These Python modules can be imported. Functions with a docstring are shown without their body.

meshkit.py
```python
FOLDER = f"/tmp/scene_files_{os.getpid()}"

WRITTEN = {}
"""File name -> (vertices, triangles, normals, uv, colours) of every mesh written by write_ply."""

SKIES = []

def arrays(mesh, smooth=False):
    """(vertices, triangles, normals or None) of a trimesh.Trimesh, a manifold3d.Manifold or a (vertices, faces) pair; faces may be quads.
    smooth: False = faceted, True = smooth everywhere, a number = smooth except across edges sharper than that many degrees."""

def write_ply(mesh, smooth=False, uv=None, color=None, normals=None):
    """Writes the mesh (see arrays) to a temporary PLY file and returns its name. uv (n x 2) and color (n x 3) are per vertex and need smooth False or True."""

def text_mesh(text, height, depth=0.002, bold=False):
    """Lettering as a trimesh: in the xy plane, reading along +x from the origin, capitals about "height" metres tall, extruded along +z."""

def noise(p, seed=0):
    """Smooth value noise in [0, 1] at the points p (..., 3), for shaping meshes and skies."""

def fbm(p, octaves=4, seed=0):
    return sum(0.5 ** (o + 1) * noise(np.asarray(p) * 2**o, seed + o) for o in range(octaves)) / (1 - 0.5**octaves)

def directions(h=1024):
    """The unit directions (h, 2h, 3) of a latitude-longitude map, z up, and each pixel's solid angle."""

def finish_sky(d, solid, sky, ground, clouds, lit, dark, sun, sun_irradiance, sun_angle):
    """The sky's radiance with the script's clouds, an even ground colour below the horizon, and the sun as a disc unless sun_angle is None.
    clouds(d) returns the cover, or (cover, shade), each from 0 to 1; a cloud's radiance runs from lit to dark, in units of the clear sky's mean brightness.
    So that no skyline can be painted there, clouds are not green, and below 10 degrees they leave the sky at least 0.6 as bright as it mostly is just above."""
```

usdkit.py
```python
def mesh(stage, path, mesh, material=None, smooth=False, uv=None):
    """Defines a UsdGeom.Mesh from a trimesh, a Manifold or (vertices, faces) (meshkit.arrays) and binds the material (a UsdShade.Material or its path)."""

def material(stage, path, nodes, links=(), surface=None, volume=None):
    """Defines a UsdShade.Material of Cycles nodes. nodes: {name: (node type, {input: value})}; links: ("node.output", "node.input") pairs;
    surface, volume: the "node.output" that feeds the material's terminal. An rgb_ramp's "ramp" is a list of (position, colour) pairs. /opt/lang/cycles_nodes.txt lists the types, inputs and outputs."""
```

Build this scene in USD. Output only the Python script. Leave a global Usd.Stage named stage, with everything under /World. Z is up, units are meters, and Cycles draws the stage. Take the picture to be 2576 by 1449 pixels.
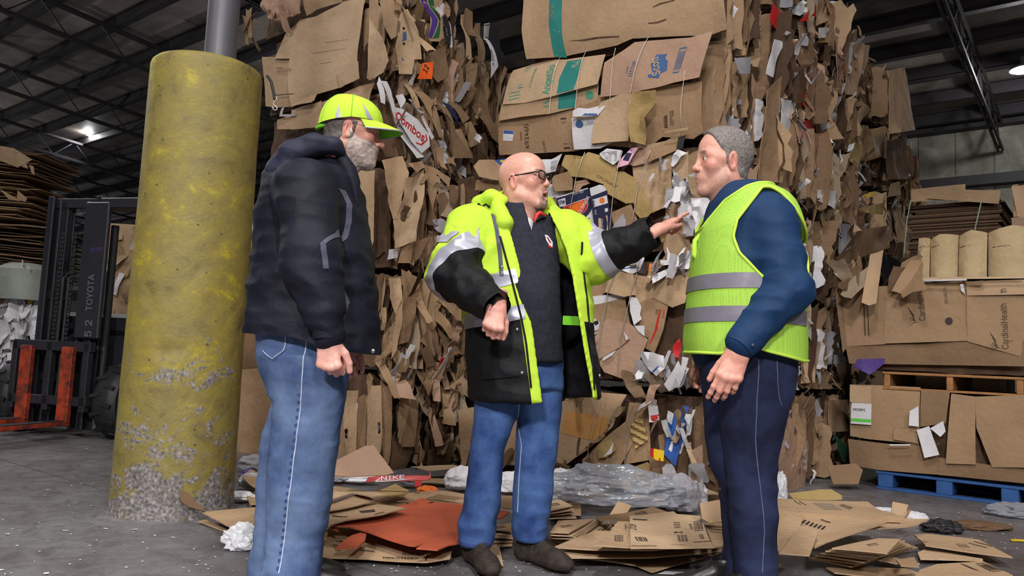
import math, random, numpy as np, trimesh, usdkit, meshkit
import manifold3d as m3
from scipy.spatial import Delaunay
import shapely
from shapely.geometry import Polygon, Point
from pxr import Usd, UsdGeom, UsdLux, UsdShade, Gf, Sdf, Vt

stage = Usd.Stage.CreateInMemory()
UsdGeom.SetStageUpAxis(stage, 'Z'); UsdGeom.SetStageMetersPerUnit(stage, 1.0)
UsdGeom.Xform.Define(stage, '/World')
# ------------------------------------------------------------------ camera
FPX, CX, CY, EYE = 1950., 1288., 724.5, np.array([0, 0, .9])
PITCH, ROLL = math.atan(175.5/FPX), math.atan(.045)
FW = np.array([0, math.cos(PITCH), math.sin(PITCH)]); _r = np.array([1., 0, 0]); _u = np.cross(_r, FW)
RT = _r*math.cos(ROLL)+_u*math.sin(ROLL); UPV = _u*math.cos(ROLL)-_r*math.sin(ROLL)
cam = UsdGeom.Camera.Define(stage, '/World/camera')
M = Gf.Matrix4d(*[float(x) for x in (*RT, 0, *UPV, 0, *(-FW), 0, *EYE, 1)])
cam.AddTransformOp().Set(M)
cam.CreateHorizontalApertureAttr(36.0); cam.CreateVerticalApertureAttr(36.0*1449/2576)
cam.CreateFocalLengthAttr(36.0*FPX/2576); cam.CreateClippingRangeAttr(Gf.Vec2f(.05, 500))
cam.CreateExposureAttr(0.72)
# ------------------------------------------------------------------ light
dome = UsdLux.DomeLight.Define(stage, '/World/dome_light'); dome.CreateIntensityAttr(0.05); dome.CreateColorAttr(Gf.Vec3f(.8, .85, 1))
UNSEEN_LAMPS = [  # x, y, z, power, size: unseen lamps out of view, placed to light men and piles
    (-1.8, -7.0, 6.2, 1250, 1.5), (2.6, -6.5, 6.2, 560, 1.5), (.2, .6, 7.8, 210, .9), (-6.0, -.5, 7.8, 200, .5), (4.6, 1.5, 7.3, 50, .5), (-9.0, 10.0, 8.0, 150, .35)]
def disk(path, p, power, size, color=(1, .97, .93)):
    l = UsdLux.DiskLight.Define(stage, path); l.CreateRadiusAttr(size/2); l.CreateIntensityAttr(power/(math.pi*size*size/4)/math.pi)
    l.CreateColorAttr(Gf.Vec3f(*color)); l.AddTranslateOp().Set(Gf.Vec3d(*p)); return l

# ------------------------------------------------------------------ helpers
def ray(px, py): return FW+RT*(px-CX)/FPX-UPV*(py-CY)/FPX
def at_z(px, py, z=0.): d = ray(px, py); return EYE+d*((z-EYE[2])/d[2])
def at_y(px, py, Y): d = ray(px, py); return EYE+d*(Y/d[1])
def at_plane(px, py, n, c): d = ray(px, py); return EYE+d*((c-EYE@n)/(d@n))
PSI = math.radians(38.5)
VV = np.array([math.sin(PSI), math.cos(PSI), 0]); UU = np.array([-math.cos(PSI), math.sin(PSI), 0]); ZZ = np.array([0, 0, 1.])
def abz(a, b, z): return UU*a+VV*b+ZZ*z
def s2l(c): c = np.asarray(c, float)/255.; return np.where(c <= .04045, c/12.92, ((c+.055)/1.055)**2.4)
names = {}
def numbered(name, parent='/World'):
    k = (parent, name); n = names.get(k, 0); names[k] = n+1
    return f'{parent}/{name}' + (f'_{n:03d}' if n else '')
LOC = {}
def tag(p, label=None, cat=None, group=None, kind=None):
    for k, v in (('label', label), ('category', cat), ('group', group), ('kind', kind)):
        if v: p.SetCustomDataByKey(k, v)
    return p
def thing(name, label, cat, loc=(0, 0, 0), group=None, kind=None):
    path = numbered(name); x = UsdGeom.Xform.Define(stage, path); loc = np.asarray(loc, float)
    x.AddTranslateOp().Set(Gf.Vec3d(*map(float, loc))); LOC[path] = loc
    tag(x.GetPrim(), label, cat, group, kind); return path
def vf(m):
    if hasattr(m, 'to_mesh'): q = m.to_mesh(); return np.array(q.vert_properties[:, :3], float), np.array(q.tri_verts)
    if isinstance(m, tuple):
        f = np.asarray(m[1]); v = np.asarray(m[0], float)
        if f.shape[1] == 4: f = np.vstack([f[:, [0, 1, 2]], f[:, [0, 2, 3]]])
        return v, f
    return np.array(m.vertices, float), np.array(m.faces)
def part(parent, name, mesh, mat, smooth=False, label=None, color=None, kind=None):
    """one Mesh in world coordinates under parent (a thing, or a part)"""
    v, f = vf(mesh); path = numbered(name, parent); loc = LOC.get(parent, np.zeros(3)); LOC[path] = loc
    pr = usdkit.mesh(stage, path, (v-loc, f), mat, smooth=smooth)
    if color is not None:
        UsdGeom.PrimvarsAPI(pr).CreatePrimvar('tint', Sdf.ValueTypeNames.Color3fArray, 'vertex').Set(Vt.Vec3fArray.FromNumpy(np.asarray(color, np.float32)))
    tag(pr.GetPrim(), label, kind=kind); return path
def single(name, mesh, mat, label, cat, group=None, kind=None, smooth=False):
    """a thing that is one mesh"""
    path = part('/World', name, mesh, mat, smooth); tag(stage.GetPrimAtPath(path), label, cat, group, kind); return path
def cat(*ms):
    vs, fs, n = [], [], 0
    for m in ms:
        v, f = vf(m); vs.append(v); fs.append(f+n); n += len(v)
    return np.vstack(vs), np.vstack(fs)
def box(lo, hi, rot=None, at=None, ch=0.0):
    lo, hi = np.minimum(lo, hi), np.maximum(lo, hi)
    if ch:
        c = min(ch, .45*float((hi-lo).min())); P = []
        for s in np.ndindex(2, 2, 2):
            k = np.where(s, hi, lo); d = np.where(s, -1, 1)*c
            for a in range(3): q = k+d; q[a] = k[a]; P.append(q)
        m = trimesh.convex.convex_hull(np.array(P)); v, f = np.array(m.vertices), np.array(m.faces)
    else:
        m = trimesh.creation.box(bounds=[lo, hi]); v, f = np.array(m.vertices), np.array(m.faces)
    if rot is not None: v = v@np.asarray(rot)
    if at is not None: v = v+np.asarray(at)
    return v, f
ABZ = np.array([UU, VV, ZZ])
def abox(a0, a1, b0, b1, z0, z1, ch=0.): return box((a0, b0, z0), (a1, b1, z1), ABZ, ch=ch)
def bar(p, q, w, h=None, up=(0, 0, 1)):
    """rectangular bar from p to q, w wide, h deep along up"""
    p, q = np.asarray(p, float), np.asarray(q, float); d = q-p; L = np.linalg.norm(d); d /= L
    s = np.cross(d, up); s /= np.linalg.norm(s); t = np.cross(s, d); h = h or w
    return box((0, -w/2, -h/2), (L, w/2, h/2), np.array([d, s, t]), p)
def tube(pts, r, n=8, close=False, cap=True):
    pts = np.asarray(pts, float); N = len(pts); rr = np.broadcast_to(np.asarray(r, float), (N,))
    T = np.gradient(pts, axis=0); T /= np.maximum(np.linalg.norm(T, axis=1, keepdims=True), 1e-9)
    ref = np.array([.13, .27, .95]) if abs(T[0, 2]) < .9 else np.array([.95, .2, .1]); nrm = []
    for t in T:
        ref = ref-t*(ref@t); ref /= np.linalg.norm(ref); nrm.append(ref.copy())
    nrm = np.array(nrm); bi = np.cross(T, nrm); an = np.arange(n)/n*2*np.pi
    v = pts[:, None]+rr[:, None, None]*(nrm[:, None]*np.cos(an)[None, :, None]+bi[:, None]*np.sin(an)[None, :, None])
    v = v.reshape(-1, 3); f = []
    for i in range(N-1):
        for j in range(n):
            a, b = i*n+j, i*n+(j+1) % n; f += [[a, b, b+n], [a, b+n, a+n]]
    f = np.array(f)
    if cap:
        v = np.vstack([v, pts[0], pts[-1]]); c0, c1 = N*n, N*n+1
        e = [[c0, (j+1) % n, j] for j in range(n)]+[[c1, (N-1)*n+j, (N-1)*n+(j+1) % n] for j in range(n)]
        f = np.vstack([f, e])
    return v, f
def lathe(prof, n=32, at=(0, 0, 0), axis=None):
    """prof: (r, z) pairs from bottom to top"""
    prof = np.asarray(prof, float); an = np.arange(n)/n*2*np.pi; N = len(prof)
    v = np.stack([prof[:, None, 0]*np.cos(an), prof[:, None, 0]*np.sin(an), np.repeat(prof[:, 1:2], n, 1)], -1).reshape(-1, 3)
    f = []
    for i in range(N-1):
        for j in range(n):
            a, b = i*n+j, i*n+(j+1) % n; f += [[a, b, b+n], [a, b+n, a+n]]
    if axis is not None:
        z = np.asarray(axis, float); z /= np.linalg.norm(z); x = np.cross(z, [.3, .5, .8]); x /= np.linalg.norm(x); v = v@np.array([x, np.cross(z, x), z])
    return v+np.asarray(at), np.array(f)
def poly_tri(poly, h):
    """triangulates a shapely polygon with interior points about h apart"""
    b = poly.segmentize(h) if h else poly
    rings = [np.array(b.exterior.coords)[:-1]]+[np.array(i.coords)[:-1] for i in b.interiors]
    pts = np.vstack(rings); x0, y0, x1, y1 = poly.bounds
    gx, gy = np.meshgrid(np.arange(x0+h/2, x1, h), np.arange(y0+h/2, y1, h*.87))
    gx[1::2] += h/2; g = np.stack([gx.ravel(), gy.ravel()], 1)
    if len(g):
        inner = poly.buffer(-h*.4)
        g = g[shapely.contains_xy(inner, g[:, 0], g[:, 1])] if not inner.is_empty else g[:0]
        pts = np.vstack([pts, g])
    t = Delaunay(pts).simplices; c = pts[t].mean(1)
    t = t[shapely.contains_xy(poly, c[:, 0], c[:, 1])]
    a = pts[t]; ar = (a[:, 1, 0]-a[:, 0, 0])*(a[:, 2, 1]-a[:, 0, 1])-(a[:, 1, 1]-a[:, 0, 1])*(a[:, 2, 0]-a[:, 0, 0])
    t = t[np.abs(ar) > 1e-10]; ar = ar[np.abs(ar) > 1e-10]; t[ar < 0] = t[ar < 0][:, ::-1]
    return pts, t
def shell(v, f, n, t):
    """gives a surface thickness t against direction(s) n"""
    n = np.broadcast_to(n, v.shape); N = len(v); e = np.vstack([f[:, [0, 1]], f[:, [1, 2]], f[:, [2, 0]]])
    key = {}; 
    s = np.sort(e, 1); uq, inv, cnt = np.unique(s, axis=0, return_inverse=True, return_counts=True)
    be = e[cnt[inv.ravel()] == 1]
    side = np.vstack([np.stack([be[:, 1], be[:, 0], be[:, 0]+N], 1), np.stack([be[:, 1], be[:, 0]+N, be[:, 1]+N], 1)])
    return np.vstack([v, v-n*t]), np.vstack([f, f[:, ::-1]+N, side])
def ridged(p, seed, oct=3):
    r = 0; a = 1.
    for o in range(oct): r = r+a*(1-2*np.abs(meshkit.noise(p*2**o, seed+o)*2-1)); a *= .5
    return r
# ------------------------------------------------------------------ materials
def mat(name, nodes, links, surface='p.BSDF'): return usdkit.material(stage, '/World/Looks/'+name, nodes, links, surface=surface)
UsdGeom.Scope.Define(stage, '/World/Looks')
def plain(name, rgb, rough=.6, metal=0., var=.12, scale=9., bump=0., bscale=80., lin=False, spec=.5, **kw):
    """one colour with a little mottling and optional fine relief"""
    c = np.asarray(rgb, float) if lin else s2l(rgb)
    nodes = {'g': ('geometry', {}), 'n': ('noise_texture', {'scale': scale, 'detail': 4.}), 'r': ('rgb_ramp', {'ramp': [(.25, c*(1-var)), (.75, np.minimum(c*(1+var), 1))]}),
             'p': ('principled_bsdf', {'roughness': rough, 'metallic': metal, 'specular_ior_level': spec, **kw})}
    links = [('g.position', 'n.vector'), ('n.fac', 'r.fac'), ('r.color', 'p.base_color')]
    if bump:
        nodes['m'] = ('noise_texture', {'scale': bscale, 'detail': 2.}); nodes['b'] = ('bump', {'strength': bump, 'distance': .01})
        links += [('g.position', 'm.vector'), ('m.fac', 'b.height'), ('b.normal', 'p.normal')]
    return mat(name, nodes, links)
# ------------------------------------------------------------------ shared materials
TAN = [(191, 163, 133), (179, 150, 120), (159, 130, 101), (136, 109, 84), (109, 84, 64), (80, 60, 46)]
def cardboard(name, rgb, var=.13):
    c = s2l(rgb); d = c*np.array([1-var, 1-var*1.1, 1-var*1.25]); l = np.minimum(c*(1+var*.8), 1)
    nodes = {'g': ('geometry', {}), 'n': ('noise_texture', {'scale': 3.2, 'detail': 6., 'roughness': .62}), 'r': ('rgb_ramp', {'ramp': [(.28, d), (.5, c), (.74, l)]}),
             'w': ('noise_texture', {'scale': 26., 'detail': 3.}), 'b': ('bump', {'strength': .4, 'distance': .014}),
             's': ('noise_texture', {'scale': 420., 'detail': 1.}), 'x': ('mix', {'mix_type': 'multiply', 'fac': .22}),
             'p': ('principled_bsdf', {'roughness': .78, 'specular_ior_level': .25})}
    return mat(name, nodes, [('g.position', 'n.vector'), ('n.fac', 'r.fac'), ('r.color', 'x.color1'), ('g.position', 's.vector'), ('s.color', 'x.color2'), ('x.color', 'p.base_color'),
                             ('g.position', 'w.vector'), ('w.fac', 'b.height'), ('b.normal', 'p.normal')])
CB = [cardboard(f'cardboard_{i}', c) for i, c in enumerate(TAN)]
CB_OLIVE = cardboard('cardboard_olive', (170, 144, 96)); CB_PINK = cardboard('cardboard_pink', (176, 143, 122)); CB_GREY = cardboard('cardboard_grey', (150, 132, 112))
WHITE = plain('paper_white', (204, 202, 208), .7, var=.08, bump=.2, bscale=60); GREYP = plain('paper_grey', (146, 143, 150), .7, var=.12)
RED = plain('print_red', (186, 34, 36), .5); BLUE = plain('print_blue', (46, 84, 158), .5); TEAL = plain('print_teal', (34, 122, 116), .75, var=.06); YEL = plain('print_yellow', (226, 188, 34), .5)
BLACKP = plain('print_black', (30, 28, 32), .6); NAVYP = plain('print_navy', (32, 36, 66), .5); INK = plain('ink_dark', (58, 44, 36), .8, var=.05); GREENP = plain('print_green', (36, 98, 60), .5)
INKB = plain('ink_blue', (62, 92, 138), .8, var=.08); INKG = plain('ink_green', (66, 138, 116), .8, var=.08); PURPLE = plain('print_purple', (76, 52, 130), .5); ORANGE = plain('print_orange', (226, 110, 36), .5); PINK = plain('paper_pink', (222, 170, 196), .6)
WIRE = plain('baling_wire', (200, 196, 190), .35, .8, var=.03); STEEL_D = plain('steel_dark', (40, 40, 48), .5, .3, var=.2, scale=4); BLK = plain('rubber_black', (24, 24, 27), .6, var=.2)
CORE = plain('bale_inner', (82, 60, 44), .9, var=.35, scale=12, bump=.6, bscale=30)
def lamp_mat(s): return mat(f'lamp_glow_{int(s)}', {'e': ('emission', {'color': np.array([1, .98, .95]), 'strength': float(s)})}, [], 'e.emission')
# ------------------------------------------------------------------ the building
concrete = mat('floor_concrete', {
    'g': ('geometry', {}), 'n': ('noise_texture', {'scale': .9, 'detail': 8., 'roughness': .65}), 'r': ('rgb_ramp', {'ramp': [(.3, s2l((78, 75, 75))), (.5, s2l((102, 99, 102))), (.7, s2l((126, 124, 129)))]}),
    'm': ('noise_texture', {'scale': 7., 'detail': 8., 'roughness': .75, 'distortion': 1.2}), 'q': ('rgb_ramp', {'ramp': [(.36, np.array([.62, .6, .6])), (.56, np.array([1, 1, 1.]))]}), 'x': ('mix', {'mix_type': 'multiply', 'fac': .8}),
    's': ('noise_texture', {'scale': 160., 'detail': 3.}), 'b': ('bump', {'strength': .2, 'distance': .004}), 'rr': ('map_range', {'from_min': .3, 'from_max': .7, 'to_min': .36, 'to_max': .66}),
    'p': ('principled_bsdf', {'specular_ior_level': .4})},
    [('g.position', 'n.vector'), ('g.position', 'm.vector'), ('g.position', 's.vector'), ('n.fac', 'r.fac'), ('m.fac', 'q.fac'), ('r.color', 'x.color1'), ('q.color', 'x.color2'), ('x.color', 'p.base_color'), ('s.fac', 'b.height'), ('b.normal', 'p.normal'), ('m.fac', 'rr.value'), ('rr.result', 'p.roughness')])
fl = thing('floor', 'grey stained concrete warehouse floor with a saw-cut joint', 'floor', kind='structure')
j0, j1 = at_z(0, 1155), at_z(262, 1234); jd = (j1-j0)/np.linalg.norm(j1-j0); jn = np.array([-jd[1], jd[0], 0])
def slab(s0, s1, t0, t1): return box((s0, t0, -.15), (s1, t1, 0), np.array([jd, jn, ZZ]), j0)
part(fl, 'slab', slab(-40, 60, .006, 60), concrete); part(fl, 'slab', slab(-40, 60, -30, -.006), concrete)
part(fl, 'joint_filler', slab(-40, 60, -.006, .006)-np.array([0, 0, 0]) if False else box((-40, -.006, -.15), (60, .006, -.008), np.array([jd, jn, ZZ]), j0), BLK)
def roof(b): return 9.0-.0875*(b-8.7)
deck = mat('roof_deck', {'g': ('geometry', {}), 'n': ('noise_texture', {'scale': .7, 'detail': 6., 'roughness': .7}), 'r': ('rgb_ramp', {'ramp': [(.3, s2l((118, 104, 92))), (.7, s2l((176, 166, 156)))]}),
    'p': ('principled_bsdf', {'roughness': .6, 'metallic': .1})}, [('g.position', 'n.vector'), ('n.fac', 'r.fac'), ('r.color', 'p.base_color')])
ce = thing('ceiling', 'dark sloping metal roof deck seen from below', 'ceiling', kind='structure')
B0, B1, A0, A1 = -14.0, 23.6, -24., 62.
def quad(p): return np.array(p), np.array([[0, 1, 2], [0, 2, 3]])
k = 0
for a in np.arange(A0, A1, 4.3):   # deck sheets lap each other along the purlins
    p = [abz(a, B0, roof(B0)+.34+.02*(k % 2)), abz(a+4.36, B0, roof(B0)+.34+.02*(k % 2)), abz(a+4.36, B1, roof(B1)+.34+.02*(k % 2)), abz(a, B1, roof(B1)+.34+.02*(k % 2))]
    part(ce, 'deck_panel', shell(*quad(p), -ZZ, .05), deck); k += 1
purlin_m = plain('purlin_paint', (48, 44, 46), .6, .0, var=.2, scale=2)
for i in range(-9, 11):
    b = 8.7+1.44*i; z = roof(b)
    if b > 23.3: continue
    m = cat(abox(A0, A1, b-.015, b+.015, z, z+.3), abox(A0, A1, b-.09, b+.09, z-.02, z+.01), abox(A0, A1, b-.09, b+.09, z+.28, z+.32))
    single('roof_beam', m, purlin_m, 'dark steel purlin under the metal roof deck', 'roof beam', 'purlins under the roof', 'structure')
for i in range(-3, 6):
    a = 20.5-6*i+.0; a = 20.5+6*i if i >= 0 else 20.5+6*i
    t = thing('roof_truss', 'dark open web steel truss carrying the purlins', 'roof truss', abz(a, 0, 0), 'trusses under the roof', 'structure')
    for w, dz in (('top_chord', -.05), ('bottom_chord', -.75)):
        for s in (-.05, .05): part(t, w, bar(abz(a+s, B0, roof(B0)+dz), abz(a+s, B1, roof(B1)+dz), .045, .09), purlin_m)
    bs = np.arange(B0 if i < 3 else 4., B1, .72)
    for j in range(len(bs)-1):
        p, q = (-.05, -.75) if j % 2 else (-.75, -.05)
        part(t, 'web_bar', bar(abz(a, bs[j], roof(bs[j])+p), abz(a, bs[j+1], roof(bs[j+1])+q), .035), purlin_m)
wall_m = mat('wall_concrete', {'g': ('geometry', {}), 'n': ('noise_texture', {'scale': 1.1, 'detail': 9., 'roughness': .7, 'distortion': .6}), 'r': ('rgb_ramp', {'ramp': [(.3, s2l((96, 94, 84))), (.55, s2l((150, 148, 134))), (.75, s2l((190, 188, 172)))]}),
    'p': ('principled_bsdf', {'roughness': .85})}, [('g.position', 'n.vector'), ('n.fac', 'r.fac'), ('r.color', 'p.base_color')])
wb = thing('wall_back', 'stained grey concrete panel wall under the low end of the roof', 'wall', kind='structure')
part(wb, 'base_wall', abox(A0, A1, 23.84, 24.1, -.1, 8.1), wall_m)
for i, a in enumerate(np.arange(-1., 8.4, .92)):
    part(wb, 'wall_panel', abox(a, a+.895, 23.78+.015*(i % 3), 23.84, 6.35, 7.62, .012), wall_m)
    part(wb, 'wall_panel', abox(a, a+.895, 23.80+.01*(i % 2), 23.84, .1, 6.05, .012), wall_m)
part(wb, 'girt', abox(-16, 20, 23.5, 23.8, 6.05, 6.32), purlin_m); part(wb, 'eave_beam', abox(A0, A1, 23.45, 23.8, 7.62, 7.95), purlin_m)
dark_wall = plain('far_wall_paint', (70, 70, 78), .8, var=.2, scale=.6)
single('wall_left', abox(A1, A1+.3, B0, 24.1, -.1, 11.4), dark_wall, 'dark far end wall of the warehouse', 'wall', kind='structure')
single('wall_right', abox(A0-.3, A0, B0, 24.1, -.1, 11.4), wall_m, 'grey end wall of the warehouse', 'wall', kind='structure')
single('wall_front', abox(A0, A1, B0-.3, B0, -.1, 11.4), wall_m, 'grey wall of the warehouse behind the photographer', 'wall', kind='structure')
# ------------------------------------------------------------------ lamps
alu = plain('lamp_housing_metal', (150, 150, 155), .35, .7)
GLOW = lamp_mat(55); seen = [(222, 327, 30.), (95, 544, 45.), (2580, 172, 16.0)]
spots = [(tuple(at_y(x, y, Y)), .5) for x, y, Y in seen]
def lamp(p, r, label, group=None, glow=None):
    p = np.asarray(p, float); b = p@VV; top = roof(b)+.02
    t = thing('high_bay_lamp', label, 'lamp', p, group)
    part(t, 'housing', lathe([(0, .26), (.09, .26), (.1, .08), (r*.95, .03), (r, .0), (r, -.03), (r*.93, -.03), (r*.9, .0), (0, .02)], 28, p), alu, 40)
    part(t, 'lens', lathe([(0, -.006), (r*.9, -.006), (r*.9, .012), (0, .012)], 28, p), glow or GLOW)
    part(t, 'suspension_rod', tube([p+[0, 0, .25], [p[0], p[1], max(top, p[2]+.4)]], .012, 6), alu)
    return t
for k, (p, r) in enumerate(spots):
    lamp(p, r/2+(.1 if k < 2 else .05), ['round high bay lamp glowing under the roof left of the yellow column, upper one', 'round high bay lamp glowing low in the distance beside the fork lift mast', 'round high bay lamp with white hanger wire at the right under the roof'][k])
p = np.array(spots[2][0]); part('/World/high_bay_lamp_002', 'hanger_wire', tube([p+[-.02, 0, -.03], p+[.03, 0, -.55], p+[.3, 0, -.1]], .012, 6), alu)
for k, (x, y, z, pw, sz) in enumerate(UNSEEN_LAMPS):
    disk(f'/World/unseen_light_{k}', (x, y, z), pw, sz)  # unseen lamps without fixtures; those behind the camera light the scene frontally

def glow_ball(path, p, power, r):
    l = UsdLux.SphereLight.Define(stage, path); l.CreateRadiusAttr(r); l.CreateIntensityAttr(power/(4*math.pi*r*r)/math.pi); l.CreateColorAttr(Gf.Vec3f(.95, .97, 1)); l.AddTranslateOp().Set(Gf.Vec3d(*map(float, p)))
for k, (p, r) in enumerate(spots): glow_ball(f'/World/under_roof_light_{k}', np.array(p)-[0, 0, .12], [80, 70, 150][k], [.17, .2, .12][k])
for k, (x, y) in enumerate(((-14., 14.), (-22., 24.), (-6., 20.), (10., 12.))): p = np.array([x, y, 0]); p[2] = roof(p@VV)-2.6; glow_ball(f'/World/under_roof_light_{k+3}', p, [190, 200, 60, 30][k], .15)  # unseen lights, placed to brighten the roof deck and far hall
# ------------------------------------------------------------------ sheets on a face
class Face:
    """a plane with right (S), up (T) and outward (N) directions; O any point of it"""
    def __init__(s, O, S, T, N, bulge=None): s.O, s.S, s.T, s.N, s.bulge = np.asarray(O, float), S, T, N, bulge
    def px(s, pts, off=0.): return np.array([[(q-s.O)@s.S, (q-s.O)@s.T] for q in (at_plane(x, y, s.N, s.O@s.N+off) for x, y in pts)])
    def pt(s, st, o): return s.O+st[:, :1]*s.S+st[:, 1:2]*s.T+np.asarray(o)[:, None]*s.N
def crop(pts, k): return [(k[0]+x/k[2], k[1]+y/k[2]) for x, y in pts]
RNG = np.random.default_rng(7)
LAST = {}
def patch(parent, name, F, st, off, m, amp=.012, freq=4., seed=None, curl=.02, thick=.004, h=.045, warp=None, label=None, flute=None, holes=(), smooth=28, tilt=(0, 0), kind=None):
    """a crumpled sheet lying on face F; st its outline in face coordinates"""
    poly = Polygon(st)
    if not poly.is_valid: poly = poly.buffer(0)
    if poly.geom_type != 'Polygon': poly = max(poly.geoms, key=lambda g: g.area)
    for q in holes: poly = poly.difference(Polygon(q))
    seed = int(RNG.integers(1e6)) if seed is None else seed
    p, t = poly_tri(poly, h); c = np.array(poly.centroid.coords[0]); ring = poly.exterior
    def disp(q, off=off):
        P = np.c_[q*freq, np.full(len(q), seed*.37)]
        d = off+amp*(ridged(P, seed, 2)*.8+1.2*(meshkit.noise(P*.5, seed+9)-.5))+(q-c)@np.array(tilt)
        if F.bulge is not None: d = d+F.bulge(q)
        if curl:
            e = shapely.distance(shapely.points(q), ring); a = meshkit.noise(np.c_[q*2.2, np.full(len(q), seed*.11)], seed+3)
            d = d+curl*np.exp(-(e/.06)**2)*(a*2-.7)
        if flute: d = d+flute[0]*np.sin((q@np.array(flute[1]))*flute[2])
        if warp: d = d+warp(q)
        return d
    v = F.pt(p, disp(p)); LAST['d'] = disp; LAST['F'] = F
    v, f = shell(v, t, F.N, thick)
    path = part(parent, name, (v, f), m, smooth, label, kind=kind); LAST['p'] = path; return path
def ppx(parent, name, F, k, pts, off, m, **kw):
    """patch whose outline is traced in crop k of the photograph"""
    return patch(parent, name, F, F.px(crop(pts, k) if k else pts, off), off, m, **kw)
def decal(st_mesh, m, name='print', up=.0012, parent=None, label=None, h=.05):
    """a thin printed shape on the sheet made last (vertices in face coordinates)"""
    v, f = vf(st_mesh); F = LAST['F']
    return part(parent or LAST['p'], name, (F.pt(v[:, :2], LAST['d'](v[:, :2])+up+(v[:, 2] if v.shape[1] > 2 else 0)), f), m, False, label)
def shape(k, pts, m, name='print', up=.0012, h=.04, off=.03):
    poly = Polygon(LAST['F'].px(crop(pts, k) if k else pts, off)).buffer(0)
    if poly.is_empty: return
    if poly.geom_type != 'Polygon': poly = max(poly.geoms, key=lambda g: g.area)
    p, f = poly_tri(poly, h); return decal((p, f), m, name, up)
TX = {}
def text(txt, p0, p1, hpx, m, k=None, off=.03, bold=False, name='lettering', up=.0015, w=True, frame=None):
    """lettering from pixel p0 to pixel p1 along its baseline, capitals about hpx high, on the sheet made last"""
    F = LAST['F']; a, b = F.px(crop([p0, p1], k) if k else [p0, p1], off); d = b-a; L = np.linalg.norm(d); d /= L; n = np.array([-d[1], d[0]])
    key = (txt, bold)
    if key not in TX: TX[key] = vf(meshkit.text_mesh(txt, 1.0, .001, bold))
    v, f = TX[key]; x1 = v[:, 0].max(); sc = L/x1
    hh = hpx/(k[2] if k else 1)*np.linalg.norm(a-b)/max(np.hypot(*(np.subtract(p1, p0)/(k[2] if k else 1))), 1e-6)
    keep = v[:, 2] > .0005; fk = f[keep[f].all(1)]
    if frame: return
    st = a+v[:, :1]*sc*d+v[:, 1:2]*hh*n
    return decal((st, fk), m, name, up)
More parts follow.
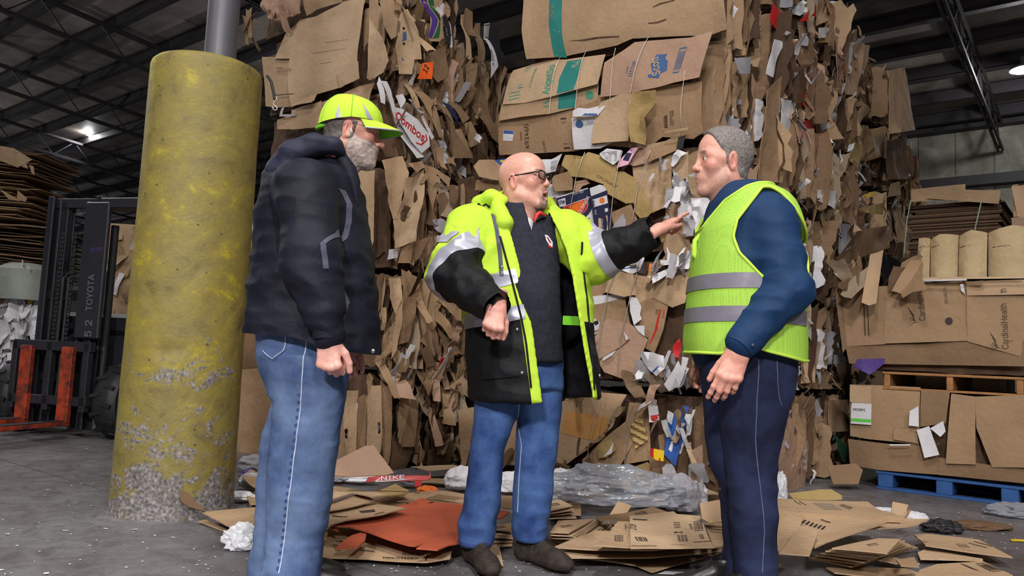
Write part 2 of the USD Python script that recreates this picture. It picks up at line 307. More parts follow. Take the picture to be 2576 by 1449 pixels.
def bars(k, quad4, m, n=9, fill=.55, frame=True, off=.03):
    """bar code: bars across a quadrilateral given in pixels (corners in order)"""
    q = LAST['F'].px(crop(quad4, k) if k else quad4, off); vs, fs, r = [], [], np.random.default_rng(len(TX)+n)
    x = np.cumsum(r.uniform(.5, 1.6, 2*n)); x = (x-x[0])/(x[-1]-x[0])
    L = lambda u, w: (q[0]*(1-u)+q[1]*u)*(1-w)+(q[3]*(1-u)+q[2]*u)*w
    rects = [(x[2*i], x[2*i+1], .12, .88) for i in range(n)]
    if frame: rects += [(-.04, 1.04, -.02, .04), (-.04, 1.04, .96, 1.02), (-.05, -.01, 0, 1), (1.01, 1.05, 0, 1)]
    for u0, u1, w0, w1 in rects:
        o = len(vs)*4; vs.append([L(u0, w0), L(u1, w0), L(u1, w1), L(u0, w1)]); fs += [[o, o+1, o+2], [o, o+2, o+3]]
    v = np.array(vs).reshape(-1, 2); f = np.array(fs)
    a = v[f]; s = (a[:, 1, 0]-a[:, 0, 0])*(a[:, 2, 1]-a[:, 0, 1])-(a[:, 1, 1]-a[:, 0, 1])*(a[:, 2, 0]-a[:, 0, 0]); f[s < 0] = f[s < 0][:, ::-1]
    return decal((v, f), m, 'bar_code')
def rectpx(k, x0, y0, x1, y1): return [(x0, y0), (x1, y0), (x1, y1), (x0, y1)]
# ------------------------------------------------------------------ bales
def core(t, a0, a1, b0, b1, z0, z1, seed):
    m = trimesh.creation.box(extents=(a1-a0, b1-b0, z1-z0)); 
    v, f = trimesh.remesh.subdivide_to_size(m.vertices, m.faces, .13); m = trimesh.Trimesh(v, f); m.merge_vertices()
    v = np.array(m.vertices); d = (meshkit.fbm(v*6+seed, 3, seed)-.5)*.05; v = v*(1-.02)+v/np.maximum(np.abs(v).max(1, keepdims=True), .01)*d[:, None]
    v = v+[(a0+a1)/2, (b0+b1)/2, (z0+z1)/2]
    part(t, 'bale_core', (v@ABZ, np.array(m.faces)), CORE, 30)
def layers(t, a0, b0, b1, z0, z1, n, seed, mats, lean=0., rough=.05, name='cardboard_sheet', deep=.22):
    """crushed sheets seen edge on, on a face a = a0 that looks along -UU"""
    r = np.random.default_rng(seed); N = 9
    zz = np.linspace(0, 1, N); zc = (z0+z1)/2
    for i in range(n):
        b = b0+(i+.5+r.uniform(-.5, .5))*(b1-b0)/n
        lo, hi = z0+(r.random()**2)*.25*(z1-z0), z1-(r.random()**2)*.3*(z1-z0)
        if r.random() < .35:
            if r.random() < .5: lo = z0+r.uniform(.2, .6)*(z1-z0)
            else: hi = z0+r.uniform(.4, .8)*(z1-z0)
        m_ = mats[int(r.integers(len(mats)))]
        if m_ in (WHITE, GREYP, RED): c_ = lo+(hi-lo)*r.uniform(.15, .85); w_ = r.uniform(.05, .2); lo, hi = max(lo, c_-w_), min(hi, c_+w_)
        hi = hi+r.uniform(-.03, .02); z = lo+(hi-lo)*zz
        prot = .02+rough*r.random()**1.5*1.8; bend = r.normal(0, .045); sgn = r.choice([-1, 1])
        out = a0-prot*(.35+.9*meshkit.noise(np.c_[z*3.1, np.full(N, b*7.), np.full(N, seed)], seed+i))-r.normal(0, .012, N)
        inn = np.full(N, a0+deep); mid1 = out+.05; mid2 = out+.11
        wave = .04*(meshkit.fbm(np.c_[z*2.6, np.full(N, b*2.), np.full(N, .5)], 3, seed)-.5)+0.012*(meshkit.noise(np.c_[z*9, np.full(N, i*3.3), np.zeros(N)], i)-.5)
        bb = b+wave+lean*(z-zc); lip = bend*(.3+.9*meshkit.noise(np.c_[z*4, np.full(N, i*1.7), np.zeros(N)], seed+77))
        rows = [np.stack([inn, bb, z], 1), np.stack([mid2, bb+lip*.1, z], 1), np.stack([mid1, bb+lip*.4, z], 1), np.stack([out, bb+lip, z], 1)]
        g = np.stack(rows, 1)
        g[0, :, 2] += r.normal(0, .02, 4); g[-1, :, 2] += r.normal(0, .025, 4)
        g[:, :, 2] = np.clip(g[:, :, 2], z0+.012, z1-.012); v = g.reshape(-1, 3); q = []
        for y in range(N-1):
            for x in range(3): k = y*4+x; q.append([k, k+1, k+5, k+4])
        v, f = vf((v, np.array(q))); nrm = np.tile([0, 1., 0], (len(v), 1)); v, f = shell(v, f, nrm, r.uniform(.003, .009))
        part(t, name, (v@ABZ, f), m_, False)
def flaps(t, F, s0, s1, t0, t1, n, seed, mats, size=(.07, .3), off=.05, name='torn_flap', tilt=.5, amp=.02):
    """torn pieces that stick out of a face at all angles"""
    r = np.random.default_rng(seed)
    for i in range(n):
        w, h = r.uniform(*size)*.62, r.uniform(*size)*1.9; c = np.array([r.uniform(s0, s1), r.uniform(t0+.3*size[0], t1-.3*size[0])]); al = r.normal(0, .28)
        k = int(r.integers(4, 7)); base = np.array([[-1, -1], [1, -1], [1, 1], [-1, 1]])*.5
        ring = np.vstack([np.linspace(base[j], base[(j+1) % 4], 3)[:-1] for j in range(4)])*(w, h)+r.normal(0, .14, (8, 2))*min(w, h)
        R = np.array([[math.cos(al), -math.sin(al)], [math.sin(al), math.cos(al)]])
        patch(t, name, F, ring@R.T+c, off+r.uniform(0, .06), mats[int(r.integers(len(mats)))], amp=amp*r.uniform(.5, 1.6), freq=r.uniform(4, 9), curl=.05, h=max(.03, min(w, h)/4), tilt=np.clip(r.normal(0, tilt, 2), -.7, .7), thick=.0035)
def scraps(t, F, s0, s1, t0, t1, n, seed, mats, size=(.025, .09), off=.06, name='paper_scrap'):
    flaps(t, F, s0, s1, t0, t1, n, seed, mats, size, off, name, 1.0, .03)
def wires(t, F, pxs, off=.075, r=.0022):
    for pts in pxs:
        p = []
        for (x, y), (x2, y2) in zip(pts[:-1], pts[1:]):
            for q in np.linspace(0, 1, 6)[:-1]: p.append((x+(x2-x)*q, y+(y2-y)*q))
        p.append(pts[-1]); st = F.px(p, off); d = np.full(len(st), off)+(F.bulge(st) if F.bulge else 0)
        part(t, 'baling_wire', tube(F.pt(st, d), r, 6), WIRE, True)
def front(b, bulge=None): return Face(abz(0, b, 0), -UU, ZZ, -VV, bulge)
def side(a, bulge=None): return Face(abz(a, 0, 0), VV, ZZ, -UU, bulge)
def bale(label, a0, a1, b0, b1, z0, z1, seed, group=None):
    t = thing('cardboard_bale', label, 'cardboard bale', abz((a0+a1)/2, (b0+b1)/2, z0), group); core(t, a0+.05, a1-.05, b0+.05, b1-.05, z0+.02, z1-.02, seed); return t
def pillow(a0, a1, z0, z1, d=.05):
    return lambda q: d*(1-np.clip(np.abs((q[:, 1]-(z0+z1)/2)/((z1-z0)/2)), 0, 1.15)**4)-.02
MIX = [CB[1], CB[2], CB[2], CB[3], CB[3], CB[4], CB[4], CB[5], CB_PINK, CB_GREY]
MIXL = [CB[0], CB[1], CB[1], CB[2], CB[2], CB[3], CB[4], CB_PINK]
PAPER = [WHITE, WHITE, WHITE, GREYP, GREYP, CB[1]]
GAY = MIX+[CB[2], CB[3], CB[4], CB[5]]*2+[WHITE, WHITE, GREYP, GREYP]
# ------------------------------------------------------------------ the front pile: five bales, one on another
K2, M0, M1, M3, M4 = (1250, 0, 3.449), (1180, 360, 4.528), (1480, 360, 4.528), (1460, 640, 4.528), (1390, 940, 3.6225)
a0, a1, b0, b1 = 2.2, 3.98, 4.75, 5.66
S = 'cardboard_sheet'
# fifth tier: one great tan sheet with a teal band
t5 = bale('top bale of the front pile wrapped in one big tan sheet with a teal band', a0, 3.78, b0, b1, 3.16, 4.1, 5)
F = front(b0, pillow(a0, a1, 3.13, 4.15, .09))
ppx(t5, S, F, K2, [(285, -160), (2015, -160), (2012, 260), (1850, 310), (1200, 350), (1060, 405), (600, 505), (290, 530), (272, 300), (290, 60)], .0, CB[1], amp=.012, freq=2.2, seed=51, curl=.03)
for q in ([(480, -60), (582, -60), (580, 40), (578, 300), (597, 495), (492, 488), (470, 270), (470, 50)],): shape(K2, q, TEAL, off=.05)
text('192470Z', (512, 165), (512, 50), 36, CB[1], K2, up=.003, off=.05); bars(K2, [(486, 270), (525, 270), (530, 480), (496, 480)], INKG, 8, off=.05)
for q in ([(1360, 68), (1420, 35), (1550, 5), (1552, 14), (1425, 48), (1372, 72)], [(1310, 205), (1400, 190), (1470, 165), (1474, 176), (1405, 203), (1330, 212)], [(622, 362), (760, 345), (880, 325), (1062, 312), (1062, 322), (890, 338), (764, 360)]): shape(K2, q, CORE, 'tear', off=.05)
layers(t5, a0, b0+.06, b1, 3.16, 4.3, 34, 501, GAY)
# fourth tier
t4 = bale('bale in the fourth tier of the front pile faced with flattened tissue cartons', a0, 3.95, b0, b1, 2.46, 3.14, 4)
F = front(b0, pillow(a0, a1, 2.4, 3.2, .05))
ppx(t4, S, F, K2, [(35, 1000), (250, 1000), (480, 980), (705, 920), (720, 1310), (380, 1335), (40, 1352)], .0, CB[2], amp=.006, seed=41)
bars(K2, [(557, 1030), (600, 1025), (622, 1280), (575, 1285)], INK, 9); text('492460', (282, 1290), (272, 1072), 42, INK, K2, bold=True); text('36000', (222, 1220), (216, 1142), 20, INK, K2); text('Cloth', (428, 1312), (412, 1222), 24, INK, K2)
shape(K2, [(62, 1130), (150, 1140), (140, 1226), (58, 1222)], WHITE, 'shipping_label', .002); shape(K2, [(66, 1134), (148, 1140), (146, 1164), (64, 1160)], BLUE, up=.004); bars(K2, [(76, 1170), (132, 1174), (128, 1210), (74, 1206)], BLACKP, 8, frame=False)
ppx(t4, S, F, K2, [(900, 840), (1440, 760), (1800, 720), (1792, 1150), (1700, 1205), (1440, 1190), (1300, 1290), (1000, 1270), (700, 1310), (700, 950)], .005, CB[2], amp=.008, seed=42)
bars(K2, [(1500, 945), (1540, 940), (1535, 1105), (1500, 1110)], INK, 10, frame=False); shape(K2, [(1450, 1010), (1480, 1000), (1480, 1105), (1452, 1110)], INK, 'print'); text('PRINT', (1472, 1100), (1470, 1010), 18, CB[2], K2, up=.003)
ppx(t4, S, F, K2, [(75, 915), (270, 895), (500, 845), (902, 740), (890, 880), (700, 940), (480, 1000), (240, 1030), (50, 1062)], .02, CB[1], amp=.005, seed=43, curl=.025)
shape(K2, [(556, 830), (702, 790), (692, 935), (545, 957)], TEAL); text('A', (470, 940), (470, 880), 80, INKG, K2, bold=True); shape(K2, [(815+36*math.cos(x), 832+38*math.sin(x)) for x in np.linspace(0, 6.2, 14)], INKG)
ppx(t4, S, F, K2, [(122, 600), (390, 500), (600, 515), (950, 475), (905, 745), (500, 855), (270, 905), (75, 920)], .038, CB[0], amp=.006, seed=44, curl=.025)
shape(K2, [(622, 537), (752, 520), (702, 798), (556, 832), (562, 700)], TEAL); text('AngelSo', (482, 835), (512, 562), 74, INKG, K2, bold=True); text('12 Family Rolls', (315, 775), (352, 590), 24, INKG, K2); bars(K2, [(240, 590), (282, 580), (246, 770), (206, 776)], INKG, 10)
bars(K2, [(680, 540), (735, 533), (715, 605), (664, 612)], CB[0], 6)
for y in (820, 850, 878): shape(K2, [(135, y), (225, y-20), (225, y-12), (135, y+8)], INKG)
ppx(t4, S, F, K2, [(960, 560), (1110, 440), (1190, 362), (1420, 352), (1700, 340), (1890, 282), (1880, 335), (1810, 590), (1786, 690), (1420, 770), (1100, 832), (925, 856)], .042, CB_PINK, amp=.008, seed=45, curl=.035)
shape(K2, [(1325, 655), (1365, 650), (1345, 560), (1395, 480), (1490, 475), (1470, 510), (1495, 540), (1490, 620), (1430, 650), (1420, 690), (1325, 682)], INKB, off=.05)
text('Scott', (1432, 655), (1408, 495), 66, CB[0], K2, bold=True, off=.05, up=.004); text('1197100', (1182, 682), (1222, 538), 34, INKB, K2, bold=True, off=.05); text('54000', (1148, 650), (1160, 580), 18, INKB, K2, off=.05); bars(K2, [(1600, 432), (1660, 420), (1598, 640), (1545, 646)], INKB, 10, off=.05)
ppx(t4, 'torn_flap', F, K2, [(930, 910), (1110, 832), (1232, 830), (1205, 1100), (1150, 1230), (1000, 1242), (842, 1258), (870, 1100)], .065, CB[0], amp=.01, seed=46, curl=.04)
ppx(t4, 'torn_flap', F, K2, [(1240, 832), (1442, 820), (1440, 930), (1335, 1060), (1352, 1110), (1312, 1270), (1200, 1250), (1195, 1020)], .06, CB_OLIVE, amp=.025, freq=7, seed=47, curl=.06)
ppx(t4, 'white_card', F, K2, [(675, 1035), (890, 1030), (880, 1100), (840, 1262), (1010, 1240), (900, 1290), (680, 1302)], .055, WHITE, amp=.004, seed=48, curl=.01)
text('C225', (806, 1092), (858, 1090), 22, INKB, K2, off=.05); shape(K2, [(742+33*math.cos(x), 1090+33*math.sin(x)) for x in np.linspace(0, 6.2, 16)], INKB, off=.05)
ppx(t4, 'white_card', F, K2, [(702, 985), (740, 955), (820, 960), (980, 912), (905, 1022), (700, 1034)], .075, WHITE, amp=.012, seed=49, curl=.04); shape(K2, [(776, 1020), (800, 998), (900, 1000), (905, 1022)], INKB, off=.08)
ppx(t4, 'torn_flap', F, K2, [(1465, 1145), (1670, 1110), (1672, 1135), (1470, 1165)], .07, CB[1], amp=.006)
wires(t4, F, [[(1405, 130), (1395, 200), (1387, 290)], [(1480, 70), (1465, 150), (1452, 280)], [(1547, 120), (1540, 250)], [(1628, 90), (1606, 160), (1590, 240), (1590, 320), (1604, 365)], [(1728, 180), (1718, 260), (1716, 320)]])
layers(t4, a0, b0+.06, b1, 2.44, 3.14, 36, 401, GAY)
# third tier
t3 = bale('third tier bale of the front pile faced with olive wrap and torn beer carton', a0, 4.1, b0, b1, 1.66, 2.42, 3)
F = front(b0, pillow(a0, a1, 1.6, 2.46, .04))
ppx(t3, S, F, M1, [(500, 60), (960, -40), (985, 690), (900, 740), (770, 800), (560, 500)], .0, CB[1], amp=.008, seed=31)
ppx(t3, S, F, M1, [(730, 60), (1030, -130), (1032, 80), (680, 232)], .04, CB[2], amp=.006, seed=32); ppx(t3, S, F, M1, [(1030, -60), (1110, -90), (1100, 70), (1020, 95)], .05, BLACKP, amp=.01)
ppx(t3, S, F, M1, [(560, 60), (735, 55), (660, 240), (540, 272), (455, 240)], .03, CB_PINK, amp=.015, seed=33); ppx(t3, S, F, M1, [(980, 300), (1160, 100), (1170, 400), (1060, 440)], .02, CB[1], amp=.01)
ppx(t3, S, F, M0, [(920, 690), (1160, 560), (1240, 560), (1200, 700), (1010, 760)], .01, CB[2]); ppx(t3, S, F, M0, [(90, 420), (360, 440), (380, 560), (90, 540)], .0, CB[2], amp=.012)
ppx(t3, 'torn_flap', F, M0, [(55, 265), (100, 185), (270, 185), (380, 270), (420, 330), (350, 435), (150, 395)], .05, CB[1], amp=.006, seed=34, curl=.04)
ppx(t3, 'printed_bag', F, M0, [(270, 185), (470, 165), (440, 240), (375, 270), (330, 235)], .04, BLUE, amp=.01); shape(M0, [(330, 190), (380, 188), (400, 210), (350, 215)], YEL, off=.05)
ppx(t3, 'newspaper', F, M0, [(780, 190), (930, 180), (1060, 120), (1010, 330), (880, 350), (820, 300)], .03, WHITE, amp=.02, freq=7)
for i in range(7): shape(M0, [(915+i*3, 205+i*17), (1010-i*2, 190+i*17), (1010-i*2, 197+i*17), (915+i*3, 212+i*17)], GREYP, off=.05)
ppx(t3, 'torn_flap', F, M0, [(1085, 130), (1310, 145), (1270, 360), (1180, 350), (1080, 260)], .03, CB_OLIVE, amp=.03, freq=8, seed=35)
ppx(t3, 'torn_flap', F, M0, [(960, 440), (1000, 380), (1160, 335), (1215, 420), (1210, 545), (1010, 565)], .06, CB[2], amp=.006, curl=.03); ppx(t3, 'torn_flap', F, M0, [(1225, 440), (1360, 420), (1400, 470), (1320, 500), (1260, 580), (1215, 540)], .05, CB_PINK, amp=.02)
ppx(t3, 'newspaper', F, M0, [(860, 510), (960, 430), (980, 560), (1130, 570), (900, 660)], .035, WHITE, amp=.012)
for i in range(8): shape(M0, [(890+i*3, 520+i*13), (970+i*4, 490+i*13), (970+i*4, 496+i*13), (890+i*3, 526+i*13)], GREYP, off=.05)
ppx(t3, S, F, M1, [(-130, 400), (0, 410), (200, 480), (250, 590), (460, 700), (540, 690), (620, 830), (770, 800), (640, 560), (560, 410), (420, 330), (310, 330), (0, 380)], .05, CB_OLIVE, amp=.012, freq=5, seed=36, curl=.04)
for i in range(4): q = np.array([(150, 390), (205, 425), (258, 455), (315, 485)][i]); shape(M1, [tuple(q+d) for d in ((-24, -20), (24, 0), (24, 26), (-24, 8))], INK, off=.06)
for i in range(4): q = np.array([(150, 390), (205, 425), (258, 455), (315, 485)][i]); shape(M1, [tuple(q+d) for d in ((-19, -14), (19, 3), (19, 20), (-19, 4))], CB_OLIVE, up=.003, off=.06)
ppx(t3, S, F, M1, [(-225, 310), (-110, 200), (0, 100), (150, 140), (330, 260), (310, 350), (0, 392), (-220, 385)], .07, CB_OLIVE, amp=.016, freq=5, seed=37, curl=.05)
ppx(t3, 'newspaper', F, M1, [(150, 130), (230, 70), (400, 90), (380, 200), (310, 262), (200, 190)], .06, WHITE, amp=.02, freq=7, seed=38)
for i in range(6): shape(M1, [(180+i*12, 120+i*18), (350, 100+i*20), (350, 108+i*20), (185+i*12, 128+i*18)], GREYP, off=.06)
ppx(t3, 'pink_leaflet', F, M1, [(490, 60), (580, 40), (470, 252), (340, 290), (365, 210)], .075, PINK, amp=.006, curl=.01); shape(M1, [(440, 110), (505, 120), (470, 210), (405, 200)], NAVYP, off=.08); text('ke', (472, 95), (505, 85), 22, PURPLE, M1, off=.08)
ppx(t3, 'beer_carton', F, None, [(1403, 497), (1483, 474), (1492, 500), (1503, 570), (1507, 600), (1440, 585), (1420, 560)], .055, WHITE, amp=.006, seed=39, curl=.015, label='torn white and navy beer carton with an orange half disc')
shape(None, [(1403, 500), (1484, 476), (1490, 495), (1462, 505), (1416, 522), (1408, 530)], NAVYP, off=.06)
ring = lambda cx, cy, r, a, b, sx=1., n=16: [(cx+sx*r*math.cos(x), cy+r*math.sin(x)) for x in np.linspace(a, b, n)]
shape(None, ring(1451, 512, 43, -.35, 2.85)+ring(1451, 512, 32, 2.85, -.35), NAVYP, up=.002, off=.06); shape(None, ring(1451, 512, 31, -.35, 2.82), RED, up=.003, off=.06); shape(None, ring(1453, 514, 20, -.4, 2.8), ORANGE, up=.004, off=.06)
text('PILSNER', (1460, 547), (1488, 498), 9, WHITE, up=.005, bold=True, off=.06); shape(None, [(1408, 505), (1426, 499), (1428, 518), (1412, 522)], WHITE, up=.004, off=.06); text('lite', (1411, 517), (1426, 512), 9, NAVYP, up=.006, bold=True, off=.06)
text('MOLF 7003', (1445, 492), (1472, 486), 5, WHITE, up=.004, off=.06)
for i in range(6): shape(None, [(1440+i*8, 575-i*4), (1446+i*8, 566-i*4), (1449+i*8, 570-i*4), (1443+i*8, 579-i*4)], CB_OLIVE, off=.06)
ppx(t3, 'beer_carton', F, M1, [(30, 520), (150, 480), (235, 545), (300, 1040), (105, 1080)], .085, NAVYP, amp=.004, curl=.008, label='narrow navy carton end with a white label')
shape(M1, [(35, 522), (150, 480), (190, 490), (230, 545), (50, 612)], WHITE, off=.09); shape(M1, [(65, 650), (230, 600), (245, 690), (80, 735)], WHITE, off=.09); shape(M1, [(175+32*math.cos(x), 660+32*math.sin(x)) for x in np.linspace(0, 6.2, 14)], ORANGE, up=.003, off=.09); text('lite', (92, 725), (88, 655), 40, NAVYP, M1, up=.003, bold=True, off=.09)
shape(M1, [(205, 752), (243, 745), (245, 785), (210, 792)], WHITE, off=.09); text('24', (112, 822), (108, 765), 24, WHITE, M1, off=.09); shape(M1, [(130, 860), (160, 860), (170, 940), (155, 1030), (135, 1030)], CB[0], off=.09); shape(M1, [(215, 830), (240, 830), (245, 1010), (220, 1020), (238, 920)], CB[0], off=.09); text('MORE TASTE', (186, 1000), (182, 865), 16, WHITE, M1, off=.09)
ppx(t3, 'clear_wrap', F, M1, [(300, 980), (420, 810), (452, 890), (460, 950), (380, 1002)], .06, GREYP, amp=.02, freq=9)
ppx(t3, 'torn_flap', F, M1, [(290, 800), (520, 710), (600, 900), (480, 960), (330, 1000)], .045, CB[2], amp=.01, freq=6)
ppx(t3, 'torn_flap', F, M1, [(680, 1110), (890, 1000), (915, 1040), (890, 1130), (760, 1242)], .06, CB_OLIVE, amp=.03, freq=8); ppx(t3, 'torn_flap', F, M1, [(560, 680), (720, 640), (770, 790), (640, 900), (560, 800)], .062, CB_OLIVE, amp=.03, freq=9)
ppx(t3, S, F, M1, [(860, 1200), (900, 760), (935, 730), (1165, 1210), (960, 1342), (880, 1290)], .07, CB[1], amp=.004, seed=30, curl=.01); ppx(t3, S, F, M1, [(905, 745), (935, 700), (1030, 712), (1130, 960), (1180, 1222), (1160, 1215)], .085, CB[2], amp=.006, curl=.01)
scraps(t3, F, -2.5, -2.19, 1.75, 2.28, 14, 301, PAPER, (.03, .08), .06)
for q, m in (([(975, 300), (1060, 400), (1170, 480), (1160, 690), (1080, 740), (1000, 560)], WHITE), ([(1150, 380), (1230, 330), (1240, 640), (1180, 620)], GREYP), ([(1080, 740), (1180, 680), (1240, 780), (1180, 900), (1110, 850)], WHITE), ([(1200, 640), (1420, 620), (1420, 1050), (1280, 1060), (1180, 880)], WHITE), ([(1130, 860), (1260, 900), (1260, 1080), (1140, 1090)], GREYP), ([(985, 180), (1050, 90), (1145, 120), (1060, 220), (1000, 290), (975, 270)], WHITE)): ppx(t3, 'crumpled_paper', F, M1, q, .05, m, amp=.035, freq=11, curl=.05, h=.025); scraps(t3, F, -3.1, -2.6, 1.6, 1.68, 8, 302, PAPER, (.04, .1), .05)
wires(t3, F, [[(1470, 382), (1452, 450), (1447, 480), (1432, 560)], [(1566, 380), (1548, 470), (1536, 590)], [(1638, 378), (1608, 470), (1594, 560)]], .1, .003)
layers(t3, a0, b0+.06, b1, 1.64, 2.44, 38, 311, GAY)
# second tier
t2 = bale('bale in the second tier of the front pile with a red striped box end', a0, 4.25, b0, b1, .74, 1.64, 2)
F = front(b0, pillow(a0, a1, .7, 1.68, .05))
ppx(t2, S, F, M3, [(-300, 300), (80, 290), (340, 190), (430, 330), (280, 470), (110, 490), (-300, 600)], .02, CB[2], amp=.012); ppx(t2, S, F, M3, [(-300, 500), (140, 600), (200, 1300), (-200, 1400)], .0, CB[2], amp=.012)
ppx(t2, S, F, M3, [(330, 440), (420, 180), (650, 230), (690, 470), (560, 495)], .05, CB[1], amp=.012, seed=21, curl=.04)
ppx(t2, S, F, M3, [(600, 230), (870, 270), (1140, 150), (1300, 190), (1230, 560), (1080, 612), (860, 500), (700, 585), (640, 470)], .045, CB[1], amp=.02, freq=5, seed=22, curl=.03)
ppx(t2, S, F, M3, [(700, 560), (870, 500), (1032, 590), (975, 860), (860, 1125), (740, 1060), (800, 960), (630, 820)], .035, CB[2], amp=.012, freq=6, seed=23)
shape(M3, [(932, 630), (950, 628), (905, 850), (820, 1010), (795, 1030), (870, 870)], RED, off=.04); text('Alamo', (985, 730), (992, 630), 26, RED, M3, off=.04); bars(M3, [(890, 620), (920, 625), (905, 700), (880, 695)], INK, 5, frame=False, off=.04)
ppx(t2, S, F, M3, [(130, 600), (540, 500), (600, 800), (250, 840), (140, 740)], .04, CB[2], amp=.006, seed=24, curl=.02)
ppx(t2, S, F, M3, [(165, 920), (340, 740), (600, 790), (795, 970), (760, 1065), (600, 1455), (290, 1340), (225, 1210)], .07, CB_PINK, amp=.008, freq=2.5, seed=25, curl=.03); text('1715', (180, 1060), (240, 1020), 26, INK, M3, off=.07)
shape(M3, [(215, 1205), (470, 1060), (590, 965), (585, 985), (475, 1072), (225, 1222)], CORE, 'tear', off=.08); ppx(t2, 'paper_scrap', F, M3, [(275, 1200), (300, 1170), (440, 1095), (400, 1150), (290, 1215)], .09, WHITE, amp=.01); ppx(t2, 'paper_scrap', F, M3, [(530, 890), (580, 960), (550, 985)], .09, WHITE, amp=.005)
ppx(t2, 'newspaper', F, M3, [(120, 490), (300, 470), (560, 460), (570, 490), (310, 560), (140, 592)], .03, WHITE, amp=.012); ppx(t2, 'newspaper', F, M3, [(575, 475), (665, 500), (715, 600), (700, 690), (722, 740), (640, 812), (590, 650)], .08, WHITE, amp=.012, curl=.03); ppx(t2, 'newspaper', F, M3, [(640, 815), (760, 815), (760, 935), (690, 880)], .08, WHITE, amp=.01)
ppx(t2, 'printed_bag', F, M3, [(490, 180), (560, 60), (720, -10), (745, 60), (690, 180), (600, 228)], .09, WHITE, amp=.03, freq=8)
for i in range(4): shape(M3, [(500+i*26, 165-i*36), (690, 120-i*34), (690, 130-i*34), (505+i*26, 178-i*36)], INKB, off=.1)
ppx(t2, 'paper_scrap', F, M3, [(920, 70), (1050, 65), (1070, 120), (940, 132)], .08, WHITE, amp=.01); ppx(t2, 'paper_scrap', F, M3, [(800, 105), (862, 110), (800, 242)], .08, ORANGE, amp=.01); ppx(t2, 'paper_scrap', F, M3, [(880, 108), (822, 288), (765, 280), (830, 180)], .09, WHITE, amp=.01)
ppx(t2, 'paper_scrap', F, M3, [(150, 770), (210, 735), (265, 780), (240, 860), (165, 885)], .08, WHITE, amp=.02); shape(M3, [(185, 775), (235, 755), (245, 790), (205, 815)], BLACKP, off=.09)
ppx(t2, 'plastic_bag', F, M3, [(755, 1110), (900, 1120), (1020, 1160), (1042, 1300), (930, 1390), (830, 1310), (740, 1190)], .1, WHITE, amp=.045, freq=9, curl=.06); shape(M3, [(860, 1335), (955, 1260), (965, 1272), (872, 1348)], BLUE, off=.12)
ppx(t2, 'plastic_bag', F, M3, [(1180, 1165), (1268, 1180), (1200, 1400), (1150, 1500), (1030, 1560), (980, 1480), (1090, 1320)], .1, WHITE, amp=.012, freq=5, curl=.05)
ppx(t2, 'newspaper', F, M3, [(700, 1180), (835, 1310), (820, 1445), (610, 1440), (660, 1280)], .08, GREYP, amp=.015, flute=(.004, (6, 5), 9.)); ppx(t2, 'paper_scrap', F, M3, [(1100, 1050), (1180, 960), (1195, 1040), (1160, 1180), (1100, 1220)], .07, RED, amp=.04, freq=12)
scraps(t2, F, -2.55, -2.2, .72, .95, 16, 201, PAPER+[CB[3]], (.03, .08), .04); scraps(t2, F, -2.5, -2.2, 1.5, 1.66, 12, 202, [WHITE, CB[2], CB[3], GREYP], (.04, .1), .05); flaps(t2, F, -4.1, -2.3, .72, .8, 14, 203, MIX, (.06, .2), .03)
wires(t2, F, [[(1552, 686), (1534, 740), (1515, 850), (1505, 940)], [(1606, 688), (1590, 750), (1568, 850), (1557, 950)]], .1, .003)
layers(t2, a0, b0+.06, b1, .74, 1.64, 38, 211, GAY)
# bottom tier
t1 = bale('bottom bale of the front pile on the floor with a blue sheet at its corner', a0, 4.2, b0, b1, 0, .72, 1)
F = front(b0, pillow(a0, a1, -.05, .74, .05))
ppx(t1, S, F, M4, [(-850, 330), (-300, 230), (70, 230), (410, 210), (440, 170), (690, 190), (640, 300), (570, 480), (330, 700), (240, 760), (150, 830), (60, 890), (-250, 830), (-800, 830)], .02, CB[1], amp=.01, freq=2.5, seed=11, curl=.03)
text('PRODUCT OF USA', (-715, 640), (-640, 330), 30, RED, M4, off=.03)
TAPE = plain('carton_tape', (186, 138, 82), .25, var=.06); shape(M4, [(105, 540), (150, 330), (520, 400), (490, 610), (330, 600)], TAPE, 'packing_tape', .002)
shape(M4, [(300, 430), (325, 420), (280, 570), (255, 740), (240, 745), (245, 620)], CORE, 'tear')
ppx(t1, S, F, M4, [(300, 905), (300, 780), (560, 540), (700, 430), (760, 640), (660, 830), (460, 830), (380, 1010), (170, 1000), (150, 910)], .03, CB[2], amp=.015, seed=12)
ppx(t1, 'torn_flap', F, M4, [(140, 822), (300, 728), (460, 600), (600, 420), (700, 300), (612, 295), (530, 480), (440, 570), (330, 690), (230, 790)], .055, CB[3], amp=.05, freq=14, curl=.05, h=.022)
ppx(t1, S, F, M4, [(690, 430), (720, 260), (900, 280), (920, 780), (680, 825), (655, 650)], .04, CB[2], amp=.006, seed=13)
ppx(t1, 'torn_flap', F, M4, [(725, 480), (830, 375), (892, 605), (780, 682)], .06, CB_OLIVE, amp=.01, flute=(.009, (3, 8), 17.), h=.015)
ppx(t1, 'torn_flap', F, M4, [(390, 900), (480, 810), (640, 880), (672, 940), (660, 1030), (430, 1015)], .07, CB[3], amp=.012, freq=6); ppx(t1, 'torn_flap', F, M4, [(430, 660), (560, 590), (600, 690), (520, 760), (440, 770)], .06, CB_OLIVE, amp=.012)
ppx(t1, 'torn_flap', F, M4, [(750, 850), (900, 800), (985, 900), (945, 1100), (850, 1060)], .06, CB_OLIVE, amp=.016, freq=6); ppx(t1, 'torn_flap', F, M4, [(650, 1030), (690, 920), (760, 1060), (740, 1080)], .08, CB[1])
